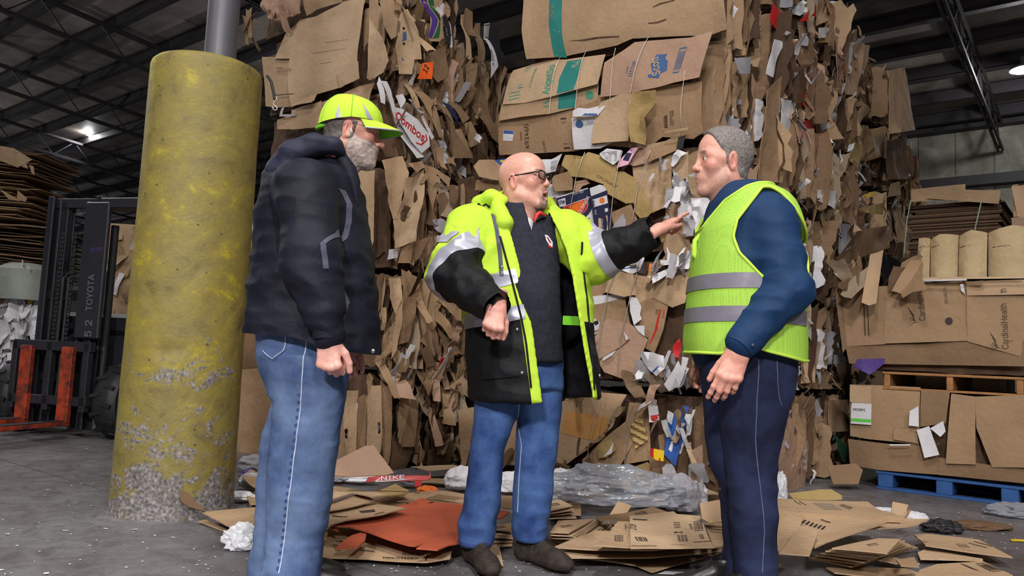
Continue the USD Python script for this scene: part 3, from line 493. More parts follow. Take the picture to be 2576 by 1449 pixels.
ppx(t1, 'paper_scrap', F, M4, [(270, 910), (400, 895), (370, 960), (392, 1025), (340, 1032), (310, 990), (270, 1012)], .08, WHITE, amp=.012, curl=.02); ppx(t1, 'paper_scrap', F, M4, [(520, 825), (650, 850), (742, 850), (772, 880), (722, 960), (765, 1025), (700, 905), (640, 870)], .08, WHITE, amp=.015)
ppx(t1, 'paper_scrap', F, M4, [(555, 690), (592, 620), (580, 720), (500, 755)], .08, WHITE, amp=.01)
ppx(t1, 'yellow_carton', F, M4, [(940, 680), (1040, 700), (1022, 915), (945, 880)], .07, YEL, amp=.006, curl=.01); shape(M4, [(985, 770), (1000, 765), (1000, 835), (983, 842)], RED, off=.08); ppx(t1, 'yellow_carton', F, M4, [(915, 670), (940, 680), (942, 900), (915, 870)], .075, RED, amp=.004, label='red edge of the yellow carton')
ppx(t1, 'blue_sheet', F, M4, [(1115, 380), (1220, 290), (1262, 300), (1205, 600), (1150, 842), (1045, 730), (1060, 480)], .06, BLUE, amp=.012, freq=5, curl=.03, label='torn sheet of bright blue card')
ppx(t1, 'torn_flap', F, M4, [(1240, 330), (1290, 300), (1240, 950), (1150, 960), (1170, 700)], .02, CB[4], amp=.012); ppx(t1, 'torn_flap', F, M4, [(1000, 560), (1060, 540), (1050, 740), (1140, 850), (1130, 1000), (1030, 980)], .03, CB[3], amp=.01); ppx(t1, 'torn_flap', F, M4, [(1290, 700), (1400, 640), (1400, 1000), (1290, 1000)], .03, CB_PINK, amp=.01)
ppx(t1, 'newspaper', F, M4, [(905, 250), (985, 290), (1002, 420), (960, 440), (915, 440)], .08, WHITE, amp=.03, freq=9); shape(M4, [(915, 380), (1000, 370), (1000, 395), (930, 440)], RED, off=.09)
scraps(t1, F, -2.55, -2.2, .42, .66, 12, 101, PAPER+[CB[3], CB[2]], (.03, .09), .05); scraps(t1, F, -2.3, -2.05, .05, .6, 8, 102, PAPER, (.03, .12), .05); flaps(t1, F, -4.1, -2.3, .02, .14, 16, 103, MIX, (.08, .22), .04)
wires(t1, F, [[(1514, 985), (1488, 1100), (1478, 1220)], [(1604, 1010), (1582, 1110), (1571, 1215)]], .1, .003)
layers(t1, a0, b0+.06, b1, .0, .7, 36, 111, GAY)
# ------------------------------------------------------------------ the left pile
LK, L5, L3, L2, L1 = (650, 0, 3.45), (930, 0, 3.6225), (900, 360, 4.262), (860, 660, 2.731), (840, 920, 2.275)
LB = 3.9
Z = [0, .77, 1.53, 2.37, 2.95, 3.7, 4.5]; LA = [4.5, 4.42, 4.46, 4.52, 4.58, 4.74]
lt = ['bottom bale of the left pile behind the jeans of the man in the neon cap', 'bale in the second tier of the left pile with fanned brown sheets', 'bale in the third tier of the left pile with big torn tan flaps', 'fourth tier bale of leaning sheets in the left pile with round white card',
      'fifth tier bale of the left pile with orange tag and smooth tan side', 'topmost crushed bale of the left pile under the roof']
LT, LF, LS = [], [], []
for i in range(6):
    t = bale(lt[i], LA[i], LA[i]+1.5, LB, 4.95, Z[i], Z[i+1]-.02, 20+i); LT.append(t)
    LF.append(front(LB, pillow(0, 0, Z[i]-.05, Z[i+1]+.05, .05))); LS.append(side(LA[i], pillow(0, 0, Z[i]-.04, Z[i+1]+.04, .06)))
    layers(t, LA[i], LB+.05, 4.95, Z[i], Z[i+1]-.02, [34, 46, 38, 42, 48, 22][i], 300+i, MIX if i in (1, 2, 5) else MIX+[WHITE], lean=[0, .05, 0, -.42, 0, 0][i], rough=.07)
    if i < 5:
        t2_ = bale(['bottom', 'second tier', 'third tier', 'fourth tier', 'fifth tier'][i]+' bale deep in the gap between the left and front piles', LA[i]+.05, LA[i]+1.5, 5.0, 6.1, Z[i], Z[i+1]-.02, 120+i)
        layers(t2_, LA[i]+.05, 5.0, 6.1, Z[i], Z[i+1]-.02, 34, 330+i, MIX+[CB[4], CB[5]], lean=-.35 if i == 3 else 0, rough=.05)
        flaps(t2_, side(LA[i]+.03), 5.0, 5.7, Z[i], Z[i+1], 2, 340+i, MIX+[CB[4], CB[5]], (.08, .25), .02, tilt=.2)
t, F = LT[5], LF[5]
ppx(t, S, F, LK, [(100, -40), (430, -50), (420, 140), (220, 212), (120, 172), (88, 60)], .03, CB_PINK, amp=.05, freq=7, h=.03); ppx(t, S, F, LK, [(415, -60), (745, -80), (752, 28), (520, 95), (430, 142)], .02, CB[1], amp=.012); flaps(t, F, -6.3, -5.6, 3.7, 3.95, 8, 351, [CB_PINK, CB[2], CB[3]], (.06, .16), .05)
t, F = LT[4], LF[4]
ppx(t, S, F, LK, [(70, 508), (300, 505), (305, 930), (150, 938), (85, 930)], .0, CB[1], amp=.006)
ppx(t, S, F, LK, [(165, 520), (238, 282), (330, 215), (352, 172), (520, 150), (720, 62), (760, 22), (930, -20), (922, 180), (905, 480), (898, 690), (720, 772), (500, 835), (300, 935), (285, 700), (300, 520)], .02, CB[0], amp=.01, freq=2.2, curl=.03)
text('N5-W115X77X', (180, 640), (300, 628), 16, INK, LK, off=.04); shape(LK, [(180, 600), (235, 596), (235, 602), (180, 606)], INK); shape(LK, [(175, 830), (325, 818), (325, 824), (175, 838)], INK)
for q in ([(560, 560), (660, 545), (660, 549), (560, 564)], [(600, 380), (800, 350), (800, 354), (600, 385)], [(500, 470), (780, 430), (780, 434), (500, 475)]): shape(LK, q, CB[2], 'crease')
ppx(t, S, F, LK, [(725, 605), (899, 545), (898, 690), (720, 770)], .045, CB[0], amp=.008)
F = LS[4]
ppx(t, S, F, LK, [(928, 160), (1000, 300), (1060, 420), (1080, 540), (1045, 640), (940, 705), (905, 690), (912, 480)], .07, CB[0], amp=.03, freq=5, curl=.05); ppx(t, S, F, LK, [(925, 0), (1000, -20), (1000, 260), (985, 290), (925, 170)], .05, CB[1], amp=.02)
for q in ([(998, 420), (1030, 330), (1034, 345), (1010, 440)], [(985, 290), (1000, 285), (950, 520), (935, 500)]): shape(LK, q, CORE, 'tear', off=.08)
ppx(t, S, F, L5, [(60, 20), (150, -40), (245, 100), (222, 330), (160, 372), (85, 250)], .06, CB[1], amp=.02, freq=6)
ppx(t, S, F, L5, [(180, 432), (255, 112), (325, 88), (400, 300), (425, 555), (345, 560), (330, 692), (212, 690)], .1, CB[0], amp=.012, curl=.04); text('CHERRY', (215, 318), (248, 212), 30, INK, L5, off=.1, bold=True)
for q in ((268, 272), (265, 412)): shape(L5, [(q[0]+13*math.cos(x), q[1]+13*math.sin(x)) for x in np.linspace(0, 6.2, 10)], BLACKP, off=.1)
for q in ([(255, 310), (290, 300), (290, 380), (245, 390)], [(245, 540), (280, 530), (278, 565), (248, 560)]): shape(L5, q, INKB, 'scrawl', off=.1)
ppx(t, 'torn_flap', F, L5, [(215, 600), (330, 595), (335, 615), (215, 620)], .12, CB[0]); ppx(t, 'torn_flap', F, L5, [(335, 560), (440, 600), (440, 680), (330, 690)], .1, CB[2])
ppx(t, 'printed_carton', F, L5, [(505, 362), (560, 120), (500, -30), (660, -30), (655, 390), (520, 385)], .1, CB[1], amp=.006, label='tan carton with a purple and green chevron'); shape(L5, [(512, -25), (560, -25), (618, 182), (530, 366), (503, 345), (558, 182)], PURPLE, off=.1); shape(L5, [(572, -25), (622, -25), (652, 150), (600, 352), (540, 366), (632, 185)], GREENP, off=.1)
ppx(t, 'printed_carton', F, L5, [(655, 160), (715, 118), (692, 422), (640, 402)], .12, BLACKP, amp=.005); text('BRONCO', (672, 340), (668, 265), 14, WHITE, L5, off=.12); ppx(t, 'paper_scrap', F, L5, [(640, 62), (712, 15), (704, 112), (652, 152)], .13, WHITE); shape(L5, [(640, 150), (650, 95), (660, 130)], RED, off=.13); text('12', (672, 90), (690, 62), 22, BLACKP, L5, off=.13)
ppx(t, 'orange_tag', F, L5, [(400, 728), (455, 582), (542, 575), (527, 732)], .14, plain('tag_orange', (236, 96, 30), .5), amp=.01, label='bright orange price tag card'); text('12', (475, 690), (505, 625), 42, BLACKP, L5, off=.14, bold=True, up=.003)
ppx(t, 'torn_flap', F, L5, [(478, 510), (640, 428), (692, 700), (590, 762), (540, 700)], .1, CB[3], amp=.02)
ppx(t, 'printed_carton', F, L5, [(1120, 180), (1222, 255), (1236, 560), (1140, 602), (1125, 350)], .06, BLACKP, amp=.006); bars(L5, [(1092, 205), (1135, 200), (1128, 340), (1092, 345)], WHITE, 8, off=.07)
ppx(t, 'printed_carton', F, L5, [(1070, 330), (1122, 360), (1136, 612), (1060, 722), (1085, 480)], .1, WHITE, amp=.006, label='white strip printed mini'); text('mini e', (1078, 452), (1082, 608), 34, BLACKP, L5, off=.1)
for q in ([(880, 140), (905, 60), (965, 100), (960, 340), (880, 330)], [(950, 340), (1000, 200), (1040, 200), (1010, 560), (945, 570)], [(870, 120), (905, 120), (890, 560), (845, 540)], [(840, 600), (940, 580), (905, 860), (830, 830)]): ppx(t, 'torn_flap', F, L5, q, .08, CB[int(RNG.integers(1, 4))], amp=.012)
ppx(t, 'paper_scrap', F, L5, [(712, 220), (735, 190), (720, 440), (700, 445)], .1, WHITE); scraps(t, F, 3.95, 5.0, 3.0, 3.65, 12, 352, PAPER+MIX, (.03, .09), .08)
t, F = LT[3], LF[3]
ppx(t, S, F, LK, [(190, 1050), (300, 1000), (440, 940), (700, 850), (860, 740), (1000, 715), (990, 1120), (190, 1130)], .01, CB[1], amp=.01); ppx(t, 'torn_flap', F, LK, [(310, 918), (512, 808), (510, 880), (490, 900), (310, 930)], .07, CB[1]); ppx(t, S, F, LK, [(300, 960), (560, 880), (620, 1110), (300, 1130)], .03, CB[1], amp=.012)
ppx(t, 'paper_scrap', F, LK, [(205, 940), (225, 930), (225, 1000), (330, 990), (330, 1010), (208, 1020)], .05, GREYP)
F = LS[3]
ppx(t, S, F, L5, [(20, 900), (140, 940), (280, 1420), (120, 1440), (60, 1350)], .02, CB[4], amp=.012)
ppx(t, 'paper_strip', F, L5, [(45, 770), (105, 690), (98, 962), (58, 945)], .1, WHITE, amp=.01); ppx(t, 'paper_strip', F, L5, [(95, 740), (158, 740), (212, 990), (330, 1290), (445, 1440), (375, 1452), (245, 1250), (165, 960)], .12, WHITE, amp=.012, freq=6, curl=.04)
ppx(t, 'round_card', F, L5, [(200, 985), (270, 1000), (400, 1095), (505, 1230), (515, 1340), (445, 1402), (340, 1290), (240, 1120)], .16, WHITE, amp=.004, curl=.0, label='round white card with red lettering')
text('Combos', (190, 1075), (452, 1300), 62, RED, L5, off=.16, bold=True, up=.003)
q = [(385, 1300), (430, 1318), (480, 1280), (470, 1235), (480, 1232), (492, 1285), (440, 1332), (390, 1315)]; shape(L5, q, RED, off=.16)
ppx(t, 'paper_scrap', F, L5, [(200, 880), (280, 860), (295, 920), (240, 1000)], .12, WHITE, amp=.02); ppx(t, 'printed_carton', F, L5, [(432, 1065), (455, 1060), (550, 1260), (525, 1280)], .12, WHITE, amp=.005); text('Coca', (452, 1078), (500, 1170), 20, RED, L5, off=.12)
for q, m in (([(590, 890), (700, 1000), (742, 1200), (895, 1449), (720, 1449), (650, 1050)], 3), ([(720, 1190), (792, 1180), (895, 1442), (735, 1449)], 2), ([(838, 1130), (902, 1108), (975, 1310), (880, 1352)], 2), ([(958, 965), (1020, 910), (1185, 1372), (1080, 1265)], 3), ([(1015, 915), (1105, 940), (1205, 1300), (1172, 1402)], 3), ([(385, 760), (480, 745), (560, 900), (640, 1270), (600, 1260)], 2), ([(320, 700), (370, 690), (415, 995), (355, 1000)], 1), ([(780, 960), (850, 850), (900, 1080), (830, 1130)], 3)): ppx(t, 'torn_flap', F, L5, q, .09, CB[m], amp=.012, curl=.03)
ppx(t, 'torn_flap', F, L5, [(680, 920), (752, 950), (775, 1150), (720, 1060)], .1, NAVYP); scraps(t, F, 3.95, 5.2, 2.4, 2.9, 12, 353, PAPER+MIX, (.03, .09), .09)
t, F = LT[2], LF[2]
ppx(t, S, F, L3, [(-900, 300), (20, 300), (210, 300), (205, 1050), (190, 1100), (130, 1130), (-800, 1150)], .02, CB[1], amp=.006)
F = LS[2]
for q, m, o in (([(220, 190), (390, 150), (470, 138), (482, 330), (420, 480), (390, 700), (340, 812), (290, 832), (250, 620), (262, 530)], CB[1], .1), ([(440, 380), (540, 380), (672, 288), (640, 560), (580, 800), (552, 1050), (400, 1112), (330, 1132), (308, 850), (430, 560)], CB[0], .12), ([(700, 228), (820, 258), (972, 380), (920, 482), (830, 330), (780, 560), (720, 732), (690, 540)], CB[2], .1),
                 ([(778, 560), (880, 530), (922, 620), (902, 780), (830, 832)], CB[3], .09), ([(1040, 390), (1262, 350), (1262, 640), (1080, 950), (960, 720)], CB[4], .05), ([(1122, 610), (1222, 690), (1182, 782), (1080, 862), (1058, 820)], CB[2], .09), ([(390, 1120), (500, 1060), (492, 1292), (365, 1290)], CB[2], .08), ([(500, 1080), (680, 1010), (600, 1240), (505, 1290)], CB[3], .06),
                 ([(480, 230), (640, 200), (650, 270), (540, 330)], CB[2], .12), ([(850, 60), (925, 50), (910, 300), (850, 260)], CB[2], .1)): ppx(t, 'torn_flap', F, L3, q, o, m, amp=.022, freq=6, curl=.05)
for q in ([(425, 690), (445, 740), (470, 800), (560, 800), (558, 815), (465, 812), (430, 750)], [(470, 810), (500, 830), (552, 940), (545, 950), (495, 850), (440, 850), (395, 985), (388, 980), (430, 850)]): shape(L3, q, CORE, 'tear', off=.13)
ppx(t, 'paper_scrap', F, L3, [(302, 1142), (390, 1135), (396, 1230), (300, 1252)], .1, WHITE); ppx(t, 'newspaper', F, L3, [(735, 825), (850, 815), (912, 870), (902, 992), (800, 960)], .1, GREYP, amp=.035, freq=10); ppx(t, 'candy_carton', F, L3, [(810, 990), (907, 1012), (890, 1140), (862, 1190), (803, 1140)], .12, WHITE, amp=.006); text('Snax', (845, 1120), (862, 1020), 34, ORANGE, L3, off=.12, bold=True)
scraps(t, F, 4.0, 5.0, 1.55, 2.3, 10, 354, PAPER+MIX, (.03, .08), .08); flaps(t, F, 4.5, 5.1, 1.55, 2.3, 5, 355, MIX, (.08, .22), .04)
t, F = LT[1], LS[1]
ppx(t, S, LF[1], None, [(560, 690), (905, 690), (905, 920), (560, 930)], .01, CB[3], amp=.012)
for q, m, o, fl in (([(285, 240), (290, 110), (372, 108), (362, 260), (320, 362)], CB[1], .09, 0), ([(395, 45), (505, 110), (470, 330), (440, 545), (365, 565), (385, 300)], CB[3], .1, 1), ([(345, 340), (400, 240), (380, 440), (350, 600), (315, 662), (330, 480)], CB[1], .12, 0), ([(600, 250), (690, 198), (782, 300), (792, 402), (735, 400)], CB[2], .1, 1), ([(630, 318), (682, 355), (742, 500), (710, 528), (615, 400)], CB[2], .12, 0), ([(625, 445), (772, 588), (785, 620), (700, 655)], CB[3], .08, 0),
                     ([(500, 540), (560, 430), (612, 560), (600, 650)], CB[3], .08, 0), ([(222, 310), (262, 310), (250, 460), (225, 470)], CB[1], .09, 0), ([(250, 500), (330, 400), (325, 600), (215, 690)], CB[2], .09, 1), ([(500, 600), (560, 560), (610, 700), (560, 725)], CB[4], .09, 0)): ppx(t, 'torn_flap', F, L2, q, o, m, amp=.018, curl=.04, flute=(.006, (9, 2), 11.) if fl else None, h=.03)
ppx(t, 'paper_scrap', F, L2, [(440, 560), (478, 570), (440, 650), (445, 720), (415, 715), (412, 620)], .12, WHITE, amp=.02); ppx(t, 'paper_scrap', F, L2, [(690, 650), (640, 720), (650, 700), (655, 660)], .1, RED)
flaps(t, F, 4.0, 5.0, .8, 1.5, 8, 356, MIX+[CB[4]], (.06, .22), .05, amp=.03); flaps(t, F, 3.95, 5.1, .72, .86, 12, 357, MIX+[WHITE], (.06, .16), .06)
t, F = LT[0], LS[0]
ppx(t, S, LF[0], (600, 850, 3.22), [(-40, 270), (60, 255), (260, 240), (900, 300), (900, 1080), (210, 950), (-40, 945)], .02, CB[2], amp=.012, freq=3, curl=.03)
hole = lambda cx, cy, w, h: L1 and F.px(crop([(cx-w, cy-h*.7), (cx, cy-h), (cx+w, cy-h*.7), (cx+w, cy+h*.7), (cx, cy+h), (cx-w, cy+h*.7)], L1), .1)
for q, m, o, hl in (([(30, 140), (112, 138), (95, 500), (40, 545), (28, 400)], CB[1], .06, (62, 388, 11, 32)), ([(112, 180), (150, 160), (122, 500), (95, 505)], CB[3], .05, None), ([(140, 180), (185, 165), (160, 480), (128, 490)], CB[2], .055, None), ([(162, 200), (195, 112), (240, 110), (232, 492), (158, 482)], CB[1], .12, (211, 350, 7, 36)), ([(240, 130), (300, 105), (305, 562), (272, 540), (245, 420)], CB[2], .09, (243, 365, 6, 30)),
                 ([(345, 210), (395, 75), (445, 72), (402, 250), (360, 450), (340, 400)], CB[2], .09, None), ([(395, 205), (457, 150), (430, 460), (362, 460)], CB[3], .08, None), ([(515, 482), (660, 418), (655, 672), (525, 662)], CB[4], .1, None), ([(578, 110), (650, 105), (665, 230), (655, 330), (600, 300)], CB[3], .06, None), ([(640, 120), (722, 58), (795, 150), (795, 205)], CB[1], .14, None), ([(512, 372), (570, 300), (630, 420), (560, 520)], CB[4], .07, None), ([(300, 420), (440, 470), (400, 640), (310, 600)], CB[4], .06, None)):
    ppx(t, 'torn_flap' if m is not CB[1] else 'hand_hole_sheet', F, L1, q, o, m, amp=.01, curl=.03, holes=[hole(*hl)] if hl else ())
ppx(t, 'paper_scrap', F, L1, [(300, 60), (325, 50), (325, 160), (305, 165)], .1, WHITE); flaps(t, F, 4.4, 5.1, .02, .7, 16, 358, MIX+[CB[4]], (.06, .2), .04); flaps(t, F, 3.95, 5.1, .66, .78, 16, 359, MIX, (.06, .2), .06)
# ------------------------------------------------------------------ the bales behind the front pile, seen along its layered side
R0, R2, R3, R4 = (1800, 0, 3.019), (2060, 80, 2.046), (1900, 430, 2.481), (1930, 740, 1.576)
order = ['first', 'second', 'third', 'fourth', 'fifth']; tier = ['bottom', 'second', 'third', 'fourth', 'fifth', 'sixth']
SB = [(5.72, 6.8, 5, .0), (6.85, 7.9, 4.45, -.04), (7.95, 9.05, 4.5, .03), (9.1, 10.2, 4.55, .0), (10.25, 11.2, 3.8, -.02)]
DT = {}
for i, (p, q, top, da) in enumerate(SB):
    zs = [0, .74, 1.5, 2.25, 2.98, 3.72, 4.5]
    for j in range(6):
        z0, z1 = zs[j], min(zs[j+1], top)-.03
        if z1-z0 < .15: continue
        a = a0+da+.05*((i*7+j*3) % 3-1); t = bale(f'{tier[j]} tier bale, {order[i]} behind the front pile along its layered right side', a, a+1.5, p, q, z0, z1, 60+i*6+j); DT[i, j] = t
        layers(t, a, p+.02, q, z0, z1, [36, 30, 22, 16, 12][i], 400+i*6+j, GAY if i < 3 else MIX, rough=.1 if i < 2 else .08)
        flaps(t, side(a), p, q, z0, z1, [6, 6, 5, 5, 4][i], 430+i*6+j, MIX+[CB[4], CB[5]], (.07, .24), .04, tilt=.22); scraps(t, side(a), p, q, z0, z1, [14, 13, 9, 6, 4][i], 460+i*6+j, PAPER+[GREYP, CB[2], CB[3]]+([RED] if (i+j) % 3 == 0 else []), (.018, .075), .07)
FS = side(a0)
for (i, j), k, q, m, o, nm in (((0, 4), R0, [(420, 150), (440, 20), (520, 110), (485, 240), (430, 180)], RED, .12, 'red_sheet'), ((1, 5), R0, [(610, 170), (690, 60), (740, 40), (755, 95), (690, 170)], RED, .12, 'red_sheet'), ((1, 3), R0, [(650, 800), (660, 650), (710, 680), (700, 840)], RED, .12, 'red_sheet'), ((0, 3), R0, [(520, 660), (590, 750), (585, 930), (520, 790)], YEL, .1, 'yellow_sheet'),
                            ((0, 3), R0, [(480, 750), (600, 780), (560, 900), (490, 990)], WHITE, .14, 'white_card'), ((0, 3), R0, [(490, 840), (590, 960), (580, 1060), (480, 1030)], WHITE, .16, 'white_card'), ((0, 2), R0, [(380, 690), (492, 575), (472, 1390), (285, 1385), (365, 890)], CB[2], .14, 'cardboard_sheet'), ((0, 4), R0, [(390, 560), (440, 300), (500, 320), (430, 590)], WHITE, .14, 'paper_scrap'),
                            ((0, 4), R0, [(160, 435), (268, 435), (258, 562), (180, 560)], GREYP, .12, 'paper_scrap'), ((1, 3), R0, [(705, 655), (780, 660), (825, 830), (700, 835)], CB[4], .14, 'torn_flap'), ((1, 2), R0, [(650, 920), (760, 910), (745, 1105), (645, 1095)], RED, .12, 'red_sheet'), ((2, 5), R0, [(985, 350), (1090, 330), (1075, 730), (980, 720)], CB[1], .14, 'cardboard_sheet'), ((2, 5), R0, [(1090, 345), (1165, 345), (1130, 530), (1080, 530)], CB[1], .12, 'cardboard_sheet'),
                            ((1, 5), R0, [(890, 205), (975, 285), (975, 760), (890, 700)], CB_PINK, .14, 'cardboard_sheet'), ((1, 5), R0, [(740, 0), (835, 0), (830, 160), (740, 200)], CB[1], .12, 'cardboard_sheet'), ((1, 4), R0, [(620, 170), (705, 165), (690, 480), (620, 490)], CB[2], .12, 'cardboard_sheet'), ((1, 5), R0, [(825, 170), (890, 180), (860, 330), (770, 325)], CB_OLIVE, .13, 'torn_flap'), ((1, 5), R0, [(765, 215), (830, 212), (825, 290), (765, 292)], WHITE, .15, 'shipping_label'),
                            ((2, 4), R2, [(135, 470), (240, 370), (265, 400), (200, 490), (135, 515)], CB[1], .14, 'torn_flap'), ((2, 3), R2, [(130, 560), (180, 515), (215, 600), (190, 710), (140, 670)], CB_OLIVE, .14, 'torn_flap'), ((4, 4), R2, [(335, 205), (435, 182), (495, 505), (350, 528)], CB[1], .45, 'cardboard_sheet'), ((3, 3), R2, [(270, 545), (330, 540), (335, 630), (275, 640)], CB[0], .14, 'torn_flap'), ((4, 3), R2, [(350, 560), (440, 545), (455, 760), (360, 760)], CB[4], .2, 'cardboard_sheet'),
                            ((1, 2), R3, [(360, 120), (415, 118), (410, 160), (370, 175)], WHITE, .16, 'white_card'), ((1, 2), R3, [(410, 125), (485, 125), (470, 240), (370, 190)], WHITE, .17, 'white_card'), ((2, 2), R3, [(540, 230), (600, 70), (650, 130), (560, 230)], CB[2], .16, 'torn_flap'), ((2, 2), R3, [(620, 240), (780, 200), (790, 275), (690, 265)], CB_OLIVE, .2, 'torn_flap'), ((2, 1), R3, [(498, 330), (600, 335), (575, 480), (500, 520)], GREYP, .16, 'white_card'),
                            ((2, 1), R3, [(600, 380), (810, 340), (800, 480), (560, 580), (500, 550)], CB[3], .18, 'torn_flap'), ((1, 1), R3, [(290, 410), (320, 290), (390, 460), (340, 560)], CB[2], .14, 'torn_flap'), ((3, 2), R3, [(840, 80), (890, 65), (900, 150), (820, 165)], CB[1], .2, 'torn_flap'), ((3, 1), R3, [(740, 600), (800, 515), (985, 630), (950, 690), (780, 670)], BLACKP, .25, 'black_card'), ((3, 2), R3, [(675, 150), (735, 128), (745, 155), (690, 170)], YEL, .18, 'yellow_sheet'),
                            ((0, 0), R4, [(20, 600), (70, 450), (160, 600), (155, 760), (60, 795), (20, 800)], CB_PINK, .2, 'cardboard_sheet'), ((1, 0), R4, [(240, 420), (330, 415), (325, 540), (240, 545)], CB[2], .2, 'cardboard_sheet'), ((1, 0), R4, [(270, 560), (325, 610), (305, 670), (265, 610)], GREENP, .24, 'green_carton'), ((0, 1), R4, [(150, 120), (185, 150), (170, 190), (150, 160)], WHITE, .18, 'paper_scrap'), ((1, 1), R4, [(275, 70), (335, 105), (300, 140), (270, 130)], WHITE, .22, 'printed_bag')):
    if (i, j) in DT: ppx(DT[i, j], nm, FS, k, q, o, m, amp=.014, curl=.04)
# ------------------------------------------------------------------ loads on pallets at the right
R5, R6 = (2000, 450, 3.22), (2000, 880, 2.547); PB = 6.72
WOOD = plain('pallet_wood', (150, 104, 62), .75, var=.25, scale=14, bump=.3); BLUEW = plain('pallet_blue_paint', (30, 74, 132), .7, var=.25, scale=11)
def pallet(label, m, z, a0, a1, b0, b1, stringers):
    t = thing('pallet', label, 'pallet', abz((a0+a1)/2, (b0+b1)/2, z), 'pallets at the right')
    for i, b in enumerate(np.linspace(b0, b1-.1, 7)): part(t, 'deck_board', abox(a0, a1, b, b+.1, z+.12, z+.14, .003), m)
    for b in (b0, (b0+b1)/2-.05, b1-.1): part(t, 'bottom_board', abox(a0, a1, b, b+.1, z, z+.018, .003), m)
    for s in stringers: part(t, 'stringer', abox(s-.022 if m is WOOD else s-.055, s+.022 if m is WOOD else s+.055, b0+.005, b1-.01, z+.018, z+.12, .004), m)
    return t
pallet('bare wooden pallet between the two right hand cardboard loads', WOOD, .785, -1.0, 1.53, PB, 7.7, (1.5, 1.06, .61, .1, -.5)); pallet('blue painted pallet on the floor under the right hand load', BLUEW, .0, -.6, 1.58, PB, 7.8, (1.51, 1.10, .68, .1, -.5))
q1 = thing('cardboard_bale', 'baled cardboard with medical carton lettering on the bare wooden pallet', 'cardboard bale', abz(.6, 7.2, .93)); core(q1, -1.0, 1.76, PB+.06, 7.8, .93, 1.63, 71); F = front(PB, pillow(0, 0, .9, 1.67, .02))
ppx(q1, S, F, R5, [(330, 900), (378, 885), (425, 1365), (392, 1410), (345, 1050)], .0, CB[3], amp=.012); ppx(q1, S, F, R5, [(412, 1352), (1400, 1315), (1900, 1305), (1900, 1520), (440, 1495)], .0, CB[3], amp=.01)
ppx(q1, S, F, R5, [(368, 885), (800, 865), (740, 1060), (735, 1340), (418, 1358), (380, 1180)], .01, CB[2], amp=.006); 
for x in (545, 575): shape(R5, [(x, 945), (x+7, 945), (x+22, 1270), (x+14, 1270)], INK)
ppx(q1, S, F, R5, [(772, 868), (1388, 820), (1402, 1312), (720, 1335), (732, 1050)], .02, CB[2], amp=.005); text('CardinalHealth', (1056, 1148), (1026, 800), 46, INK, R5); text('SDD144DCT55', (1238, 1012), (1222, 878), 22, INK, R5); shape(R5, [(1245+32*math.cos(x), 1152+32*math.sin(x)) for x in np.linspace(0, 6.2, 16)], INK)
def swoosh(dx, dy, s=1.):
    for w, (p, q) in enumerate((((905, 1210), (1005, 1165)), ((900, 1190), (985, 1150)), ((905, 1165), (960, 1140)))):
        shape(R5, [(p[0]*s+dx, p[1]*s+dy), ((p[0]+q[0])/2*s+dx+6, (p[1]+q[1])/2*s+dy-32), (q[0]*s+dx, q[1]*s+dy), ((p[0]+q[0])/2*s+dx+6, (p[1]+q[1])/2*s+dy-24)], INK)
    for w in range(4): shape(R5, [(910+w*14+dx, 1040-w*6+dy+w*22), (917+w*14+dx, 1040+dy+w*18), (975+dx-w*3, 1150+dy), (968+dx-w*3, 1152+dy)], INK)
swoosh(0, 0)
ppx(q1, S, F, R5, [(1392, 900), (1900, 880), (1900, 1460), (1402, 1318)], .015, CB[2], amp=.005); text('CardinalHealth', (1730, 1380), (1712, 1008), 46, INK, R5); swoosh(665, 205)
ppx(q1, S, F, R5, [(1388, 830), (1900, 812), (1900, 935), (1392, 946)], .035, CB[1], amp=.004); text('th', (1712, 925), (1712, 890), 46, INK, R5); shape(R5, [(1338, 855), (1365, 850), (1380, 935), (1345, 905)], WHITE, 'torn_tape')
for i, q in enumerate(([(760, 820), (1390, 800), (1390, 822), (770, 842)], [(1380, 835), (1530, 822), (1520, 860), (1390, 850)], [(840, 800), (1855, 790), (1855, 806), (850, 820)])): ppx(q1, 'torn_edge', F, R5, q, .05+.02*i, [WHITE, CB[3], CB[0]][i], amp=.01, h=.05)
ppx(q1, 'white_card', F, R5, [(385, 838), (630, 828), (540, 886)], .08, WHITE); ppx(q1, 'printed_bag', F, R6, [(405, 60), (575, 55), (570, 90), (480, 160), (380, 110)], .05, PURPLE, amp=.03)
flaps(q1, F, -1.8, -1.2, 1.6, 1.75, 8, 361, MIX, (.1, .25), .03, tilt=.8)
q2 = thing('cardboard_bale', 'lower right bale on the blue pallet with a white and green shipping label', 'cardboard bale', abz(.6, 7.2, .14)); core(q2, -1.0, 1.74, PB+.06, 7.8, .15, .77, 72); F = front(PB, pillow(0, 0, .1, .8, .02))
for q, m, o in (([(340, 570), (620, 605), (780, 600), (930, 700), (920, 800), (540, 770), (350, 740)], CB[3], .0), ([(920, 690), (1265, 740), (1500, 760), (1500, 860), (920, 802)], CB[3], .005), ([(350, 222), (480, 225), (800, 240), (795, 605), (465, 572), (352, 552)], CB[2], .01), ([(805, 258), (990, 268), (968, 470), (800, 495)], CB[3], .02), ([(1000, 280), (1155, 300), (1160, 735), (968, 728)], CB[2], .015), ([(1150, 300), (1520, 288), (1520, 755), (1262, 752), (1160, 500)], CB[2], .02), ([(630, 510), (790, 500), (785, 600), (630, 575)], CB[2], .03), ([(350, 225), (485, 235), (490, 345), (355, 335)], CB[1], .025)): ppx(q2, S, F, R6, q, o, m, amp=.006)
